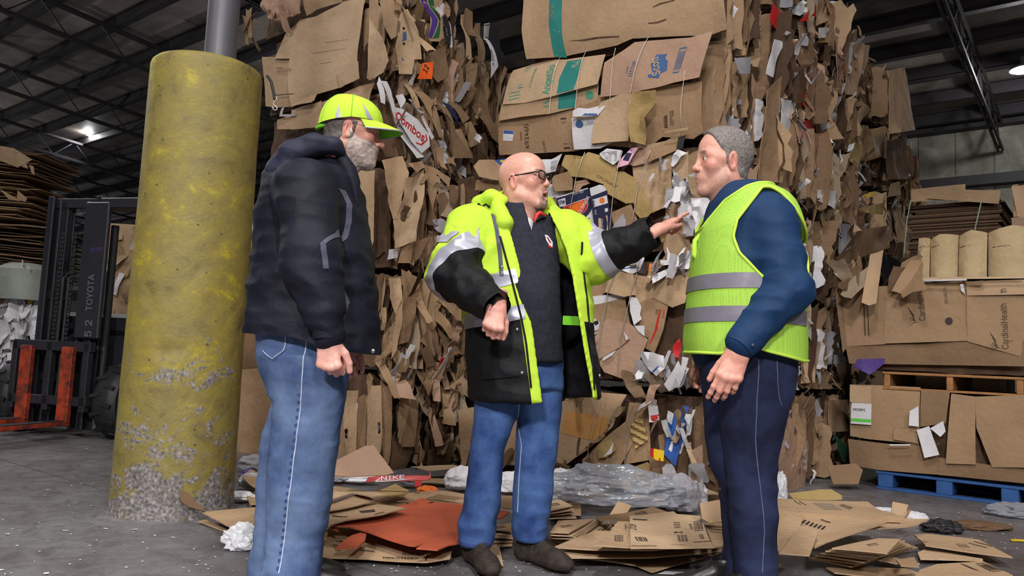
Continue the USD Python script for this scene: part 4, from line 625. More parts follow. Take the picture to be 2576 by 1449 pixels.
ppx(q2, 'shipping_label', F, R6, [(362, 338), (490, 346), (488, 482), (357, 472)], .035, WHITE, amp=.002, curl=0); text('5480065', (450, 378), (372, 374), 17, BLACKP, R6, off=.035, bold=True); shape(R6, [(359, 438), (488, 446), (487, 466), (358, 458)], plain('label_green', (88, 190, 70), .5), off=.035)
for q in ([(738, 392), (792, 360), (797, 492), (733, 484)], [(783, 512), (862, 488), (927, 672), (833, 692)], [(868, 502), (952, 455), (968, 522), (935, 558)], [(612, 602), (745, 604), (745, 612), (612, 612)]): ppx(q2, 'paper_sheet', F, R6, q, .05, WHITE, amp=.012, curl=.03)
q3 = thing('cardboard_bale', 'pale buff bale of bent sheets on top of the right hand load', 'cardboard bale', abz(.3, 7.3, 1.66)); core(q3, -1.0, 1.25, PB+.12, 7.8, 1.66, 1.98, 73); F = front(PB+.06)
BUFF = cardboard('cardboard_buff', (186, 164, 128)); k = 0
for q in ([(985, 805), (1015, 492), (1102, 485), (1098, 805)], [(1098, 805), (1105, 498), (1190, 460), (1330, 458), (1322, 805)], [(1328, 805), (1340, 470), (1440, 428), (1562, 440), (1560, 805)], [(1565, 805), (1568, 440), (1760, 388), (1900, 395), (1900, 805)]):
    st = F.px(crop(q, R5), .02); c = st[:, 0].mean(); w = np.ptp(st[:, 0])/2; patch(q3, S, F, st, .02, BUFF, amp=.01, h=.04, warp=lambda s, c=c, w=w: .07*(1-np.clip(np.abs((s[:, 0]-c)/w), 0, 1)**3)); k += 1
    shape(R5, [(q[1][0]+4, 560), (q[2][0]-5, 545), (q[2][0]-5, 548), (q[1][0]+4, 564)], INK, 'crease')
FB8 = front(8.6); st = FB8.px([(2285, 640), (2520, 640), (2290, 470), (2515, 490)]); s0, s1 = st[0, 0], st[1, 0]
q4 = thing('cardboard_stack', 'stack of dark flat cartons tied with green twine behind the buff bale', 'cardboard stack', FB8.pt(st[:1], [0])[0]); rr = np.random.default_rng(4)
zt = st[3, 1]; z = 1.7
while z < zt-.05: h = rr.uniform(.014, .03); part(q4, 'flat_carton', abox(-s1+rr.normal(0, .02), -s0+rr.normal(0, .02), 8.6+rr.uniform(0, .05), 9.6, z, z+h-.004), CB[int(rr.integers(4, 6))]); z += h
for q in ([(2293, 478), (2430, 464), (2428, 500), (2292, 508)], [(2400, 478), (2518, 480), (2512, 512), (2330, 500)]): ppx(q4, 'top_carton', FB8, None, q, .06, CB[1], amp=.004, tilt=(0, .25))
TW = plain('green_twine', (150, 168, 150), .6)
for p in ([(2292, 505), (2282, 560), (2275, 640)], [(2470, 505), (2455, 570), (2442, 640)]): part(q4, 'twine', tube(FB8.pt(FB8.px(p, .04), [.06]*3), .006, 6), TW)
part(q4, 'base_bale', abox(-s1, -s0, 8.62, 9.6, 0, 1.69, .03), CB[4])
q5 = bale('torn bale at the right edge of the picture beside the flat carton stack', -1.6, .62, 8.3, 9.2, .0, 2.55, 75); FR = front(8.3)
for q, m in (([(2545, 470), (2600, 465), (2600, 560), (2560, 545)], CB[1]), ([(2548, 466), (2562, 464), (2562, 545), (2550, 548)], CB[2]), ([(2545, 550), (2600, 545), (2600, 600), (2550, 600)], CB_PINK)): ppx(q5, S, FR, None, q, .05, m, amp=.03)
flaps(q5, FR, -.6, .0, 1.9, 2.4, 8, 362, MIX, (.1, .25), .06)
# ------------------------------------------------------------------ far left: layered stacks and paper bales behind the fork lift
def cface(px, py, Y): p = at_y(px, py, Y); return p
cs = thing('cardboard_stack', 'tall stack of loose flat cardboard at the left edge of the picture, upper load', 'cardboard stack', at_y(0, 540, 9.6)); cs2 = thing('cardboard_stack', 'dense layered cardboard load at the left edge beside the fork lift mast', 'cardboard stack', at_y(0, 745, 9.8))
rr = np.random.default_rng(12)
def hstack(t, x1, y_lo, y_hi, Y, n, mats, jit, th):
    z0, z1 = at_y(0, y_lo, Y)[2], at_y(0, y_hi, Y)[2]
    for i in range(n):
        z = z0+(z1-z0)*i/n; xr = at_y(x1, 600, Y)[0]+rr.normal(0, jit); tl = rr.normal(-.05, .03); w = 1.6
        p, f = poly_tri(Polygon([(xr-w, Y-.02), (xr+rr.normal(0, .03), Y+rr.normal(0, .05)), (xr+rr.normal(0, .04), Y+.9), (xr-w, Y+.9)]), .2)
        dz = (p[:, 0]-xr)*tl+.03*(meshkit.noise(np.c_[p*4, np.full(len(p), i)], 5)-.5); part(t, 'flat_carton', shell(np.c_[p, z+dz], f, ZZ, rr.uniform(.006, th)), mats[int(rr.integers(len(mats)))])
hstack(cs2, 112, 760, 560, 9.8, 30, [CB[3], CB[4], CB[5], CB[5]], .02, .02); hstack(cs, 62, 545, 372, 9.7, 20, [CB[1], CB[2], CB[3]], .09, .012)
FF = Face((0, 9.5, 0), np.array([1., 0, 0]), ZZ, np.array([0, -1., 0]))
for q, m in (([(-10, 365), (40, 375), (90, 405), (40, 420), (-10, 400)], CB[0]), ([(40, 380), (68, 395), (70, 425), (45, 415)], CB[1]), ([(75, 415), (88, 420), (86, 440), (78, 435)], CB[1]), ([(40, 500), (48, 480), (72, 500), (62, 508)], CB[1]), ([(0, 475), (45, 500), (55, 508), (20, 500)], CB[1])): ppx(cs, 'torn_flap', FF, None, q, .1, m, tilt=(.3, .4))
def paper_bale(label, x0, x1, y0, y1, Y, seed, mats, depth=1.0):
    p, q = at_y(x0, y1, Y), at_y(x1, y0, Y); t = thing('paper_bale', label, 'paper bale', (p[0], Y, p[2])); m = trimesh.creation.box(bounds=[(p[0], Y+.05, p[2]), (q[0], Y+depth, q[2]-.02)])
    part(t, 'bale_core', m, GREYP if mats is PAPER else CORE); F = Face((0, Y, 0), np.array([1., 0, 0]), ZZ, np.array([0, -1., 0])); return t, F, (p, q)
for lb, x0, x1, y0, y1, sd in (('white shredded paper bale on the floor at the left behind the fork tines', -60, 105, 860, 1040, 1), ('white shredded paper bale at the left, second tier behind the fork lift', -60, 100, 775, 862, 2), ('mixed paper bale at the left, third tier with a yellow strapped bundle', -60, 98, 700, 778, 3)):
    t, F, (p, q) = paper_bale(lb, x0, x1, y0, y1, 9.2, sd, PAPER)
    flaps(t, F, p[0], q[0], p[2], q[2], 60, 370+sd, [WHITE]*5+[GREYP]+([CB[1], CB[2]] if sd == 3 else []), (.06, .26), .0, 'paper_wad', .5, .05)
    if sd == 3: ppx(t, 'yellow_bundle', F, None, [(68, 745), (78, 722), (92, 720), (88, 755), (74, 765)], .1, YEL, amp=.03); ppx(t, S, F, None, [(30, 735), (65, 720), (70, 790), (35, 785)], .08, CB[1])
sp = at_y(68, 690, 9.3); gt = single('rounded_drum', lathe([(0, .16), (.2, .14), (.36, .06), (.42, -.1), (.42, -.3), (0, -.3)], 28, sp-[0, .0, .02], None), plain('bale_top_grey_green', (120, 126, 120), .5), 'grey green rounded drum lid on the paper bales behind the mast', 'drum', smooth=40)  # curved grey green bale top, turned as a plain dome
for lb, x0, x1, y0, y1, sd in (('tan bale behind the fork lift, lower of two', 262, 420, 668, 1040, 5), ('tan bale behind the fork lift, upper of two under the guard bar', 274, 420, 570, 672, 6)):
    t, F, (p, q) = paper_bale(lb, x0, x1, y0, y1, 9.6, sd, CB); patch(t, S, F, [(p[0], p[2]), (q[0], p[2]), (q[0], q[2]), (p[0], q[2])], .02, CB[1], amp=.03, warp=lambda s, a=(p[2]+q[2])/2, b=(q[2]-p[2])/2: .08*(1-np.clip(np.abs((s[:, 1]-a)/b), 0, 1)**4)); flaps(t, F, p[0], q[0], p[2], q[2], 12, 380+sd, [CB[1], CB[2], WHITE], (.08, .2), .08)
t, F, (p, q) = paper_bale('mixed white paper bale in the gap between yellow column and dark jacket', 634, 700, 500, 655, 8.4, 9, PAPER, .5); flaps(t, F, p[0], q[0], p[2], q[2], 26, 390, [WHITE, WHITE, GREYP, CB[2]], (.05, .16), .02, 'paper_wad', .5, .04); part(t, 'base_bale', box((p[0], 8.5, 0), (q[0], 9.0, p[2])), CB[4])
# ------------------------------------------------------------------ the yellow column
paint = mat('column_paint', {
    'g': ('geometry', {}), 'sep': ('separate_xyz', {}), 'mp': ('mapping', {'scale': np.array([1., 1., 1.35])}),
    'n1': ('noise_texture', {'scale': 4.2, 'detail': 10., 'roughness': .74, 'distortion': .3}), 'n2': ('noise_texture', {'scale': 2.2, 'detail': 5.}),
    'yr': ('rgb_ramp', {'ramp': [(.3, s2l((88, 78, 44))), (.43, s2l((122, 109, 58))), (.57, s2l((136, 123, 54))), (.66, s2l((168, 154, 34))), (.76, s2l((190, 178, 30)))]}),
    'cr': ('rgb_ramp', {'ramp': [(.3, s2l((70, 68, 66))), (.5, s2l((112, 107, 106))), (.7, s2l((158, 150, 154)))]}),
    'zr': ('map_range', {'from_min': .0, 'from_max': 1.15, 'to_min': .125, 'to_max': -.085, 'clamp': True}), 'ad': ('math', {'math_type': 'add'}),
    'n3': ('noise_texture', {'scale': 4.2, 'detail': 10., 'roughness': .78, 'distortion': .9}), 'th': ('rgb_ramp', {'ramp': [(.555, np.zeros(3)), (.585, np.ones(3))]}), 'x': ('mix', {}),
    'v': ('voronoi_texture', {'scale': 13., 'randomness': 1.}), 'vr': ('rgb_ramp', {'ramp': [(.055, np.array([.12, .1, .08])), (.1, np.ones(3))]}), 'x2': ('mix', {'mix_type': 'multiply', 'fac': .8}),
    'b': ('bump', {'strength': .45, 'distance': .012}), 'f': ('noise_texture', {'scale': 60., 'detail': 5.}), 'bm': ('math', {'math_type': 'multiply_add', 'value2': .35}), 'p': ('principled_bsdf', {'roughness': .55})},
    [('g.position', 'mp.vector'), ('mp.vector', 'n1.vector'), ('g.position', 'n2.vector'), ('mp.vector', 'n3.vector'), ('g.position', 'v.vector'), ('g.position', 'f.vector'), ('g.position', 'sep.vector'), ('n1.fac', 'yr.fac'), ('f.fac', 'cr.fac'),
     ('sep.z', 'zr.value'), ('zr.result', 'ad.value1'), ('n3.fac', 'ad.value2'), ('ad.value', 'th.fac'), ('th.color', 'x.fac'), ('yr.color', 'x.color1'), ('cr.color', 'x.color2'), ('v.distance', 'vr.fac'), ('x.color', 'x2.color1'), ('vr.color', 'x2.color2'),
     ('x2.color', 'p.base_color'), ('f.fac', 'bm.value1'), ('n3.fac', 'bm.value3'), ('bm.value', 'b.height'), ('b.normal', 'p.normal')])
cc = np.array([at_y(433, 1275, 4.31)[0], 4.31, 0.]); ztop = at_y(490, 128, 4.04)[2]
t = thing('support_column', 'thick round concrete column with worn yellow paint around a grey steel pipe', 'column', cc)
an = np.linspace(0, 2*np.pi, 120, endpoint=False); zz = np.concatenate([np.linspace(0, ztop-.03, 90), [ztop-.012, ztop]]); rr0 = np.interp(zz, [0, .06, .3, 1.2, ztop-.03, ztop-.012, ztop], [.322, .313, .310, .304, .298, .292, .280])
A, ZG = np.meshgrid(an, zz); rad = rr0[:, None]+.006*(meshkit.fbm(np.stack([np.cos(A)*3, np.sin(A)*3, ZG*4], -1), 4, 3)-.5)-np.clip(meshkit.fbm(np.stack([np.cos(A)*4, np.sin(A)*4, ZG*7], -1), 4, 8)-.62, 0, 1)*.08*np.clip(1.6-ZG, .1, 1)
v = np.stack([np.cos(A)*rad, np.sin(A)*rad, ZG], -1).reshape(-1, 3)+cc; n = 120; f = [[i*n+j, i*n+(j+1) % n, (i+1)*n+(j+1) % n, (i+1)*n+j] for i in range(len(zz)-1) for j in range(n)]
v = np.vstack([v, cc+[0, 0, ztop]]); v, f = vf((v, np.array(f))); f = np.vstack([f, [[(len(zz)-1)*n+j, (len(zz)-1)*n+(j+1) % n, len(v)-1] for j in range(n)]])
part(t, 'concrete_sleeve', (v, f), paint, 40)
pc = at_y(557, 100, 4.38)[0]; part(t, 'steel_pipe', tube([[pc, 4.38, ztop-.05], [pc, 4.38, ztop+.1], [pc, 4.38, 8.6]], .088, 40), plain('pipe_grey', (88, 88, 96), .45, .2, var=.15, scale=5), 40)
hk = at_y(686, 212, 4.3); t = thing('bungee_strap', 'short black rubber strap with a bare wire hook on the column side', 'strap', hk)
e1, e2, e3 = at_y(682, 205, 4.27), at_y(688, 232, 4.27), at_y(691, 250, 4.27); part(t, 'rubber_strap', tube([at_y(672, 190, 4.27), e1, e2, e3], .008, 8), BLK, True)
part(t, 'wire_hook', tube([at_y(x, y, 4.27) for x, y in zip(np.interp(np.linspace(0, 8, 33), range(9), (688, 697, 691, 687, 694, 698, 695, 688, 685))+np.convolve(np.zeros(33), [1], 'same'), np.interp(np.linspace(0, 8, 33), range(9), (240, 247, 255, 262, 268, 272, 277, 276, 268)))], .003, 6), WIRE, True)
# ------------------------------------------------------------------ the fork lift
fd, fl_ = np.array([-.25, -.968, 0]), np.array([.968, -.25, 0]); fo = at_y(104, 1047, 6.98)*np.array([1, 1, 0])   # between the forks, on the floor
FM = np.array([fl_, -fd, ZZ])          # local x right, y backwards, z up
def fb(lo, hi, ch=.004): return box(lo, hi, FM, fo, ch)
RUST = mat('fork_orange_paint', {'g': ('geometry', {}), 'n': ('noise_texture', {'scale': 9., 'detail': 8., 'roughness': .7}), 'r': ('rgb_ramp', {'ramp': [(.36, s2l((58, 44, 42))), (.46, s2l((120, 48, 32))), (.6, s2l((168, 62, 38)))]}), 'p': ('principled_bsdf', {'roughness': .5, 'metallic': .2})}, [('g.position', 'n.vector'), ('n.fac', 'r.fac'), ('r.color', 'p.base_color')])
t = thing('forklift', 'dark fork lift truck with orange forks parked behind the yellow column', 'forklift', fo)
MASTH = at_y(235, 497, 7.15)[2]
for s in (-1, 1):
    x = s*.225; fk = part(t, 'fork', cat(fb((x-.06, -.02, .14), (x+.06, .03, .82)), fb((x-.06, -1.1, .13), (x+.06, .03, .17))), RUST, label='orange painted fork arm')
    part(fk, 'tine_wear_plate', fb((x-.058, -1.1, .171), (x+.058, -.03, .176)), STEEL_D)
    for k, (xx, w) in enumerate(((s*.27, .07), (s*.16, .05))): part(t, 'mast_rail', cat(fb((xx-w/2, .14+.07*k, .08), (xx+w/2, .16+.07*k, MASTH-.05*k)), fb((xx-w/2, .25+.04*k, .08), (xx+w/2, .27+.04*k, MASTH-.05*k)), fb((xx-.012, .14, .08), (xx+.012, .27+.04*k, MASTH-.05*k))), STEEL_D)
    part(t, 'lift_cylinder', tube([fo+FM.T@np.array([s*.33, .3, .2]), fo+FM.T@np.array([s*.33, .3, MASTH-.25])], .035, 14), BLK, 40)
    part(t, 'lift_chain', cat(*[fb((s*.07-.018, .1+.006*(k % 2), .6+k*.04), (s*.07+.018, .118+.006*(k % 2), .632+k*.04), .003) for k in range(32)]), BLK)
for z, h in ((.78, .09), (.3, .08)): part(t, 'carriage_bar', fb((-.42, .03, z), (.42, .1, z+h)), STEEL_D)
for x in (-.4, -.02, .38): part(t, 'carriage_post', fb((x-.03, .03, .25), (x+.03, .09, .86)), STEEL_D)
for z in (MASTH-.1, 1.25, .5): part(t, 'mast_crossbar', fb((-.28, .2, z), (.28, .26, z+.09)), STEEL_D)
for x in (-.03, .03): part(t, 'hydraulic_hose', tube([fo+FM.T@np.array([x+.015*math.sin(q*2), .11, .35+q*1.1]) for q in np.linspace(0, 1, 10)], .014, 8), BLK, True)
part(t, 'hose_loop', tube([at_y(x, y, 7.15) for x, y in ((156, 740), (160, 705), (172, 688), (190, 686))], .018, 8), BLK, True)
lb = part(t, 'maker_plate', box((-.0, -.01, 0), (.145, 0, .105), FM, at_y(222, 642, 7.03)), WHITE, label='pale dealer plate'); Fp = Face(at_y(222, 642, 7.03)+fd*.012, fl_, ZZ, fd)
LAST.update(F=Fp, d=lambda q: np.zeros(len(q)), p=lb); text('WILLIAMS', (227, 634), (256, 632), 8, PURPLE, off=0); shape(None, [(228, 624), (256, 622), (256, 624), (228, 626)], INK, off=0)
part(t, 'mast_cover', box((.16, .1, .9), (.42, .15, 2.15), FM, fo, .01), STEEL_D); Fm = Face(fo+FM.T@np.array([0, .098, 0]), fl_, ZZ, fd); LAST.update(F=Fm, p='/World/forklift')
GREYL = plain('mast_lettering', (88, 88, 92), .6)
text('TOYOTA', (231, 783), (238, 690), 18, GREYL, off=0, bold=True); text('5 2', (229, 850), (232, 805), 20, GREYL, off=0, bold=True)
part(t, 'work_lamp', box((.3, .12, MASTH-.12), (.72, .3, MASTH-.02), FM, fo, .01), STEEL_D); part(t, 'overhead_guard', tube([fo+FM.T@np.array(q) for q in ((.5, .5, 1.25), (.52, .55, 1.55), (.58, .75, 1.85), (.7, 1.2, 2.0), (.75, 2.0, 2.0))], .045, 10), BLK, True)
part(t, 'truck_body', cat(fb((-.5, .45, .35), (.62, 1.9, .95), .05), fb((-.5, 1.3, .35), (.62, 2.5, 1.1), .08), fb((-.5, .45, .95), (.62, .75, 1.15), .04)), STEEL_D)
for k, (x, y) in enumerate(((.53, .42), (-.62, .42), (.53, 1.9), (-.62, 1.9))):
    R = .34; c = fo+FM.T@np.array([x, y, R]); prof = [(.0, -.1), (.17, -.1), (.19, -.12), (.3, -.125), (.335, -.09), (R, -.05), (R, .05), (.335, .09), (.3, .125), (.19, .12), (.17, .1), (0, .1)]
    w = part(t, 'tyre', lathe(prof, 44, c, fl_), BLK, 40); part(w, 'wheel_hub', lathe([(0, .08), (.16, .08), (.16, .105), (.12, .112), (.05, .112), (.05, .13), (0, .13)], 24, c, fl_), STEEL_D, 40)
    lug = []
    for q in range(26):
        a = q/26*2*np.pi; d = FM.T@np.array([0, math.cos(a), math.sin(a)]); tt = FM.T@np.array([0, -math.sin(a), math.cos(a)]); s = 1 if q % 2 else -1; lug.append(bar(c+d*R+fl_*.0, c+d*R+fl_*s*.11+tt*.03, .035, .02, d))
    part(w, 'tread_lug', cat(*lug), BLK, kind='stuff')
part(t, 'mast_lever', tube([at_y(x, y, 7.2) for x, y in ((268, 745), (262, 790), (265, 830))], .012, 8), GREYP, True); part(t, 'seat', fb((-.2, 1.2, 1.05), (.3, 1.6, 1.5), .06), BLK)
part(t, 'steering_column', tube([fo+FM.T@np.array([.25, .7, 1.1]), fo+FM.T@np.array([.25, .95, 1.35])], .03, 8), BLK)
# ------------------------------------------------------------------ cardboard and litter on the floor
FA, FB, FC, FD, FE, FG = (480, 1160, 2.833), (800, 1160, 2.833), (1180, 1160, 2.835), (1560, 1160, 2.835), (1920, 1180, 3.045), (2200, 1180, 3.045)
def ground(z, sx=0., sy=0., c=(0, 3.6)):
    N = np.array([-sx, -sy, 1.]); N /= np.linalg.norm(N); S_ = np.array([1, 0, sx]); S_ /= np.linalg.norm(S_); return Face((c[0], c[1], z), S_, np.cross(N, S_), N)
def centre(k, pts, z): q = np.mean([at_z(x, y, z)[:2] for x, y in crop(pts, k)], 0); return q
def carton(label, k, pts, z, m=None, sx=0., sy=0., group=None, amp=.006, name='flat_carton', cat_='cardboard sheet', curl=.015, thick=.006, **kw):
    F = ground(z, sx, sy, centre(k, pts, z)); m = m or CB[1]
    p = patch('/World', name, F, F.px(crop(pts, k), 0), 0, m, amp=amp, freq=1.6, curl=curl, thick=thick, h=.05, **kw); tag(stage.GetPrimAtPath(p), label, cat_, group); return p
def mid(q, s): q = np.array(q, float); return [tuple(x) for x in q.mean(0)+(q-q.mean(0))*s]
def lines(k, p0, p1, n, step, m=INK, w=4):
    for i in range(n): shape(k, [(p0[0]+step[0]*i, p0[1]+step[1]*i), (p1[0]+step[0]*i, p1[1]+step[1]*i), (p1[0]+step[0]*i, p1[1]+step[1]*i+w), (p0[0]+step[0]*i, p0[1]+step[1]*i+w)], m, off=0)
ORD = ['lowest', 'second', 'third', 'fourth', 'fifth', 'sixth', 'seventh', 'eighth', 'ninth']
def fan(label, k, q0, q1, n, z0, z1, seed, group):
    r = np.random.default_rng(seed); q0, q1 = np.array(q0, float), np.array(q1, float)
    for i in range(n):
        w = i/(n-1); q = q1*(1-w)+q0*w+r.normal(0, 4, q0.shape); carton(f'{"topmost" if i == n-1 else ORD[i]} {label}', k, [tuple(x) for x in q], z0+(z1-z0)*w, [CB[0], CB[1], CB[1]][i % 3], group=group, curl=.006, amp=.003)
        lines(k, tuple(q.mean(0)+(-60, 0)), tuple(q.mean(0)+(20, -12)), 2, (14, 8))
# centre
carton('long pointed tan carton lying flat on the bare floor nearest the dark jeans', FD, [(-330, 690), (0, 735), (110, 750), (228, 795), (612, 685), (400, 640), (0, 640)], .015)
carton('flat carton under the barcoded sheet, its edge running towards the brown shoes', FC, [(630, 690), (700, 708), (1304, 690), (1800, 640), (1780, 560), (900, 560)], .05, CB[0])
carton('second flat carton down beneath the barcoded sheet', FC, [(600, 640), (880, 655), (1320, 655), (1800, 600), (1780, 520), (900, 520)], .075)
fan('tan sheet of the fanned carton stack right of the brown boots', FC, [(575, 512), (640, 432), (890, 418), (715, 522)], [(585, 590), (700, 480), (1060, 452), (862, 618)], 8, .03, .11, 1, 'fanned cartons by the brown shoes')
carton('flat carton joined at the left of the barcoded sheet', FC, [(885, 622), (1062, 448), (1165, 452), (1165, 636)], .125); bars(FC, [(1040, 530), (1095, 530), (1095, 578), (1040, 578)], INK, 12, off=0)
carton('big clean flat carton printed with bar codes and figures at the centre right', FD, [(75, 640), (68, 410), (380, 386), (405, 402), (572, 414), (667, 630), (400, 638)], .14, CB[0])
bars(FD, [(525, 445), (575, 442), (592, 500), (535, 502)], INK, 14, off=0); bars(FD, [(105, 560), (180, 555), (195, 584), (125, 586)], INK, 5, off=0); text('08714', (460, 605), (360, 607), 14, INK, FD, off=0, bold=True); text('3 FIA', (120, 500), (112, 460), 18, INK, FD, off=0)
for x in (405, 430, 455): lines(FD, (x, 530), (x+20, 530), 6, (2, 9))
lines(FD, (520, 585), (650, 580), 1, (0, 0)); lines(FD, (80, 622), (260, 622), 2, (0, 7), w=2); shape(FD, [(385, 505), (410, 505), (410, 515), (385, 515)], INK, off=0); shape(FD, [(415, 508), (435, 506), (435, 502), (450, 509), (435, 516), (435, 512), (415, 512)], INK, off=0); lines(FD, (380, 445), (425, 445), 4, (2, 10), w=3); lines(FD, (90, 428), (195, 426), 1, (0, 0), w=6)
lines(FD, (560, 530), (590, 528), 4, (4, 9), w=4); lines(FD, (490, 460), (510, 458), 4, (4, 9), w=4)
carton('flat carton between the barcoded sheet and the dark jeans', FD, [(600, 452), (770, 455), (765, 600), (665, 622)], .115); lines(FD, (620, 470), (730, 480), 3, (10, 20), w=3)
carton('creased tan carton flap standing against the dark jeans on the left', FD, [(567, 300), (720, 272), (752, 430), (640, 442), (585, 408)], .2, CB[1], sy=.9, amp=.01)
carton('folded carton layers beneath the flap by the dark jeans', FD, [(560, 660), (760, 600), (800, 640), (640, 690)], .03, CB[3]); carton('small carton corner showing right of the dark jeans hem', FD, [(1080, 720), (1162, 740), (1092, 778), (1060, 770)], .02)
carton('upright tan box flap leaning before the clear plastic heap', FC, [(1000, 392), (1060, 294), (1157, 325), (1110, 402)], .12, CB[1], sy=1.2, amp=.006); carton('shaded brown carton lying between plastic heap and barcoded sheet', FC, [(900, 420), (1100, 395), (1304, 350), (1500, 400), (1160, 440), (930, 440)], .1, CB[3], amp=.012); bars(FC, [(1180, 395), (1240, 378), (1275, 398), (1205, 412)], INK, 6, off=0)
fan('brown carton sheet stacked behind the right shin of the pointing man', FC, [(540, 285), (640, 284), (745, 325), (540, 362)], [(540, 330), (650, 330), (760, 400), (540, 410)], 4, .05, .11, 2, 'cartons behind the jeans of the pointing man')
fan('carton sheet of the pile between the two brown boots', FC, [(150, 460), (300, 440), (320, 500), (160, 490)], [(160, 560), (300, 545), (310, 600), (180, 610)], 5, .02, .07, 3, 'cartons between the brown shoes'); carton('brown carton lying behind the legs of the pointing man', FC, [(200, 265), (345, 262), (380, 360), (230, 350)], .1, CB[2]); carton('narrow carton lying beside the left brown shoe', FC, [(150, 530), (195, 525), (245, 750), (180, 720), (130, 600)], .012, CB[0])
# left of the pointing man
carton('wide printed carton lying nearest the camera under the red sheet', FB, [(-60, 495), (95, 485), (250, 500), (700, 560), (1000, 565), (965, 605), (942, 712), (775, 735), (350, 697), (-60, 690)], .025, CB[1])
bars(FB, [(460, 685), (720, 698), (718, 712), (465, 700)], INK, 20, frame=False, off=0); text('08714', (690, 692), (560, 686), 12, INK, FB, off=0, bold=True); lines(FB, (600, 655), (760, 665), 3, (0, 8), w=3); shape(FB, [(775, 672), (787, 670), (772, 725), (760, 723)], INK, off=0); text('Jlup', (940, 655), (895, 650), 24, INK, FB, off=0); bars(FB, [(-10, 560), (30, 565), (0, 600), (-40, 595)], INK, 6, off=0); shape(FB, [(130, 575), (160, 572), (160, 568), (195, 577), (160, 584), (160, 580), (130, 580)], INK, off=0); lines(FB, (100, 600), (140, 600), 5, (5, 10), w=4); text('REWSK', (40, 620), (60, 570), 22, INK, FB, off=0); lines(FB, (300, 635), (400, 645), 2, (0, 7), w=3)
REDCARD = plain('red_brown_card', (176, 84, 58), .55, var=.08, scale=4, bump=.15); carton('large rust red flat sheet lying on the cartons left of the pointing man', FB, [(65, 460), (240, 428), (540, 345), (735, 274), (810, 296), (760, 318), (832, 302), (1060, 325), (1100, 560), (930, 606), (850, 645), (700, 640), (770, 598), (690, 622), (640, 616), (215, 480), (105, 478)], .085, REDCARD, name='red_sheet', amp=.008)
carton('torn rust red flap curling under the large red sheet', FB, [(125, 657), (240, 570), (350, 528), (335, 610), (280, 652)], .06, REDCARD, sx=.05, name='red_sheet', amp=.012, curl=.03); carton('small curled rust red scrap at the left tip of the red sheet', FB, [(85, 512), (110, 476), (150, 540), (240, 545), (190, 552)], .06, REDCARD, name='red_sheet', amp=.02, curl=.04)
carton('rust red corner of card showing between the two jeans legs', FC, [(195, 420), (210, 360), (290, 375), (225, 420)], .09, REDCARD, name='red_sheet')
carton('tan carton behind the large red sheet, under the shoe box lid', FB, [(560, 300), (640, 240), (900, 215), (1040, 250), (1050, 330), (820, 300)], .05, CB[1]); carton('olive carton at the back under the red shoe box lid', FB, [(390, 215), (550, 160), (650, 200), (640, 215), (500, 245)], .12, CB_OLIVE, amp=.01); carton('dark carton corner between the shoe box lid and the red sheet', FB, [(380, 300), (500, 220), (700, 230), (600, 330), (450, 325)], .05, CB[3])
carton('tan printed carton overlapping the left edge of the red sheet', FB, [(-60, 490), (-30, 390), (200, 335), (400, 318), (630, 355), (450, 402), (205, 436), (0, 495)], .11, CB[1]); shape(FB, [(290, 360), (400, 350), (410, 368), (310, 374)], INK, off=0); lines(FB, (100, 395), (210, 400), 1, (0, 0), w=8); lines(FB, (20, 410), (75, 425), 2, (0, 8), w=4); lines(FB, (400, 390), (470, 375), 2, (4, 8), w=3)
carton('tan carton with a torn edge above the printed carton by the jeans', FB, [(-60, 350), (40, 300), (320, 238), (402, 282), (200, 325), (30, 362)], .14, CB[1]); carton('lighter tan carton nearest the crumpled papers beside the pale jeans', FB, [(-40, 280), (60, 188), (180, 190), (495, 246), (385, 262), (250, 232), (40, 292)], .16, CB[0]); lines(FB, (40, 215), (120, 225), 3, (-8, 14), w=3)
carton('flat carton left of the pale jeans with its edge lifted', FA, [(78, 376), (270, 355), (560, 335), (560, 560), (370, 515), (250, 462), (180, 422)], .06, CB[1], amp=.01); shape(FA, [(410, 395), (480, 400), (480, 420), (420, 412)], CB_OLIVE, off=0); carton('lower flat carton left of the pale jeans touching the floor', FA, [(50, 430), (110, 420), (370, 525), (560, 600), (330, 518)], .012, CB[1])
carton('dark brown bent box side curled against the foot of the yellow column', FA, [(-75, 250), (0, 282), (40, 335), (95, 385), (112, 412), (0, 382), (-60, 340)], .07, CB[4], sy=.7, amp=.02, curl=.05)
carton('tan torn carton behind the pale jeans by the column', FA, [(365, 105), (430, 70), (560, 110), (560, 190), (480, 178), (420, 150)], .1, CB[1], amp=.02); carton('flat strip of carton behind the litter near the column', FA, [(380, 225), (560, 230), (560, 330), (420, 330)], .03, CB[1])
# shoe box lid
sl = carton('bright red shoe box lid with white lettering on the litter by the pile', FB, [(338, 150), (356, 116), (440, 106), (700, 104), (792, 106), (800, 74), (806, 120), (780, 136), (560, 142)], .2, RED, sy=1.6, name='shoe_box_lid', cat_='box lid', amp=.004, curl=.004)
text('NIKE', (442, 140), (616, 128), 30, WHITE, FB, off=0, bold=True, up=.003); shape(FB, [(400, 148), (440, 120), (446, 124), (428, 142), (450, 143), (560, 136), (720, 120), (570, 142), (440, 150)], WHITE, up=.002, off=0)
carton('lower red lid corner under the shoe box lid', FB, [(690, 140), (738, 134), (735, 180), (690, 186)], .12, RED, sy=.8, name='shoe_box_lid', cat_='box lid')
carton('leaning brown torn carton propped on the bottom left bale', L1, [(0, 560), (180, 470), (230, 468), (345, 620), (300, 636), (95, 645), (0, 640)], .3, CB_PINK, sy=1.3, amp=.012, curl=.05)
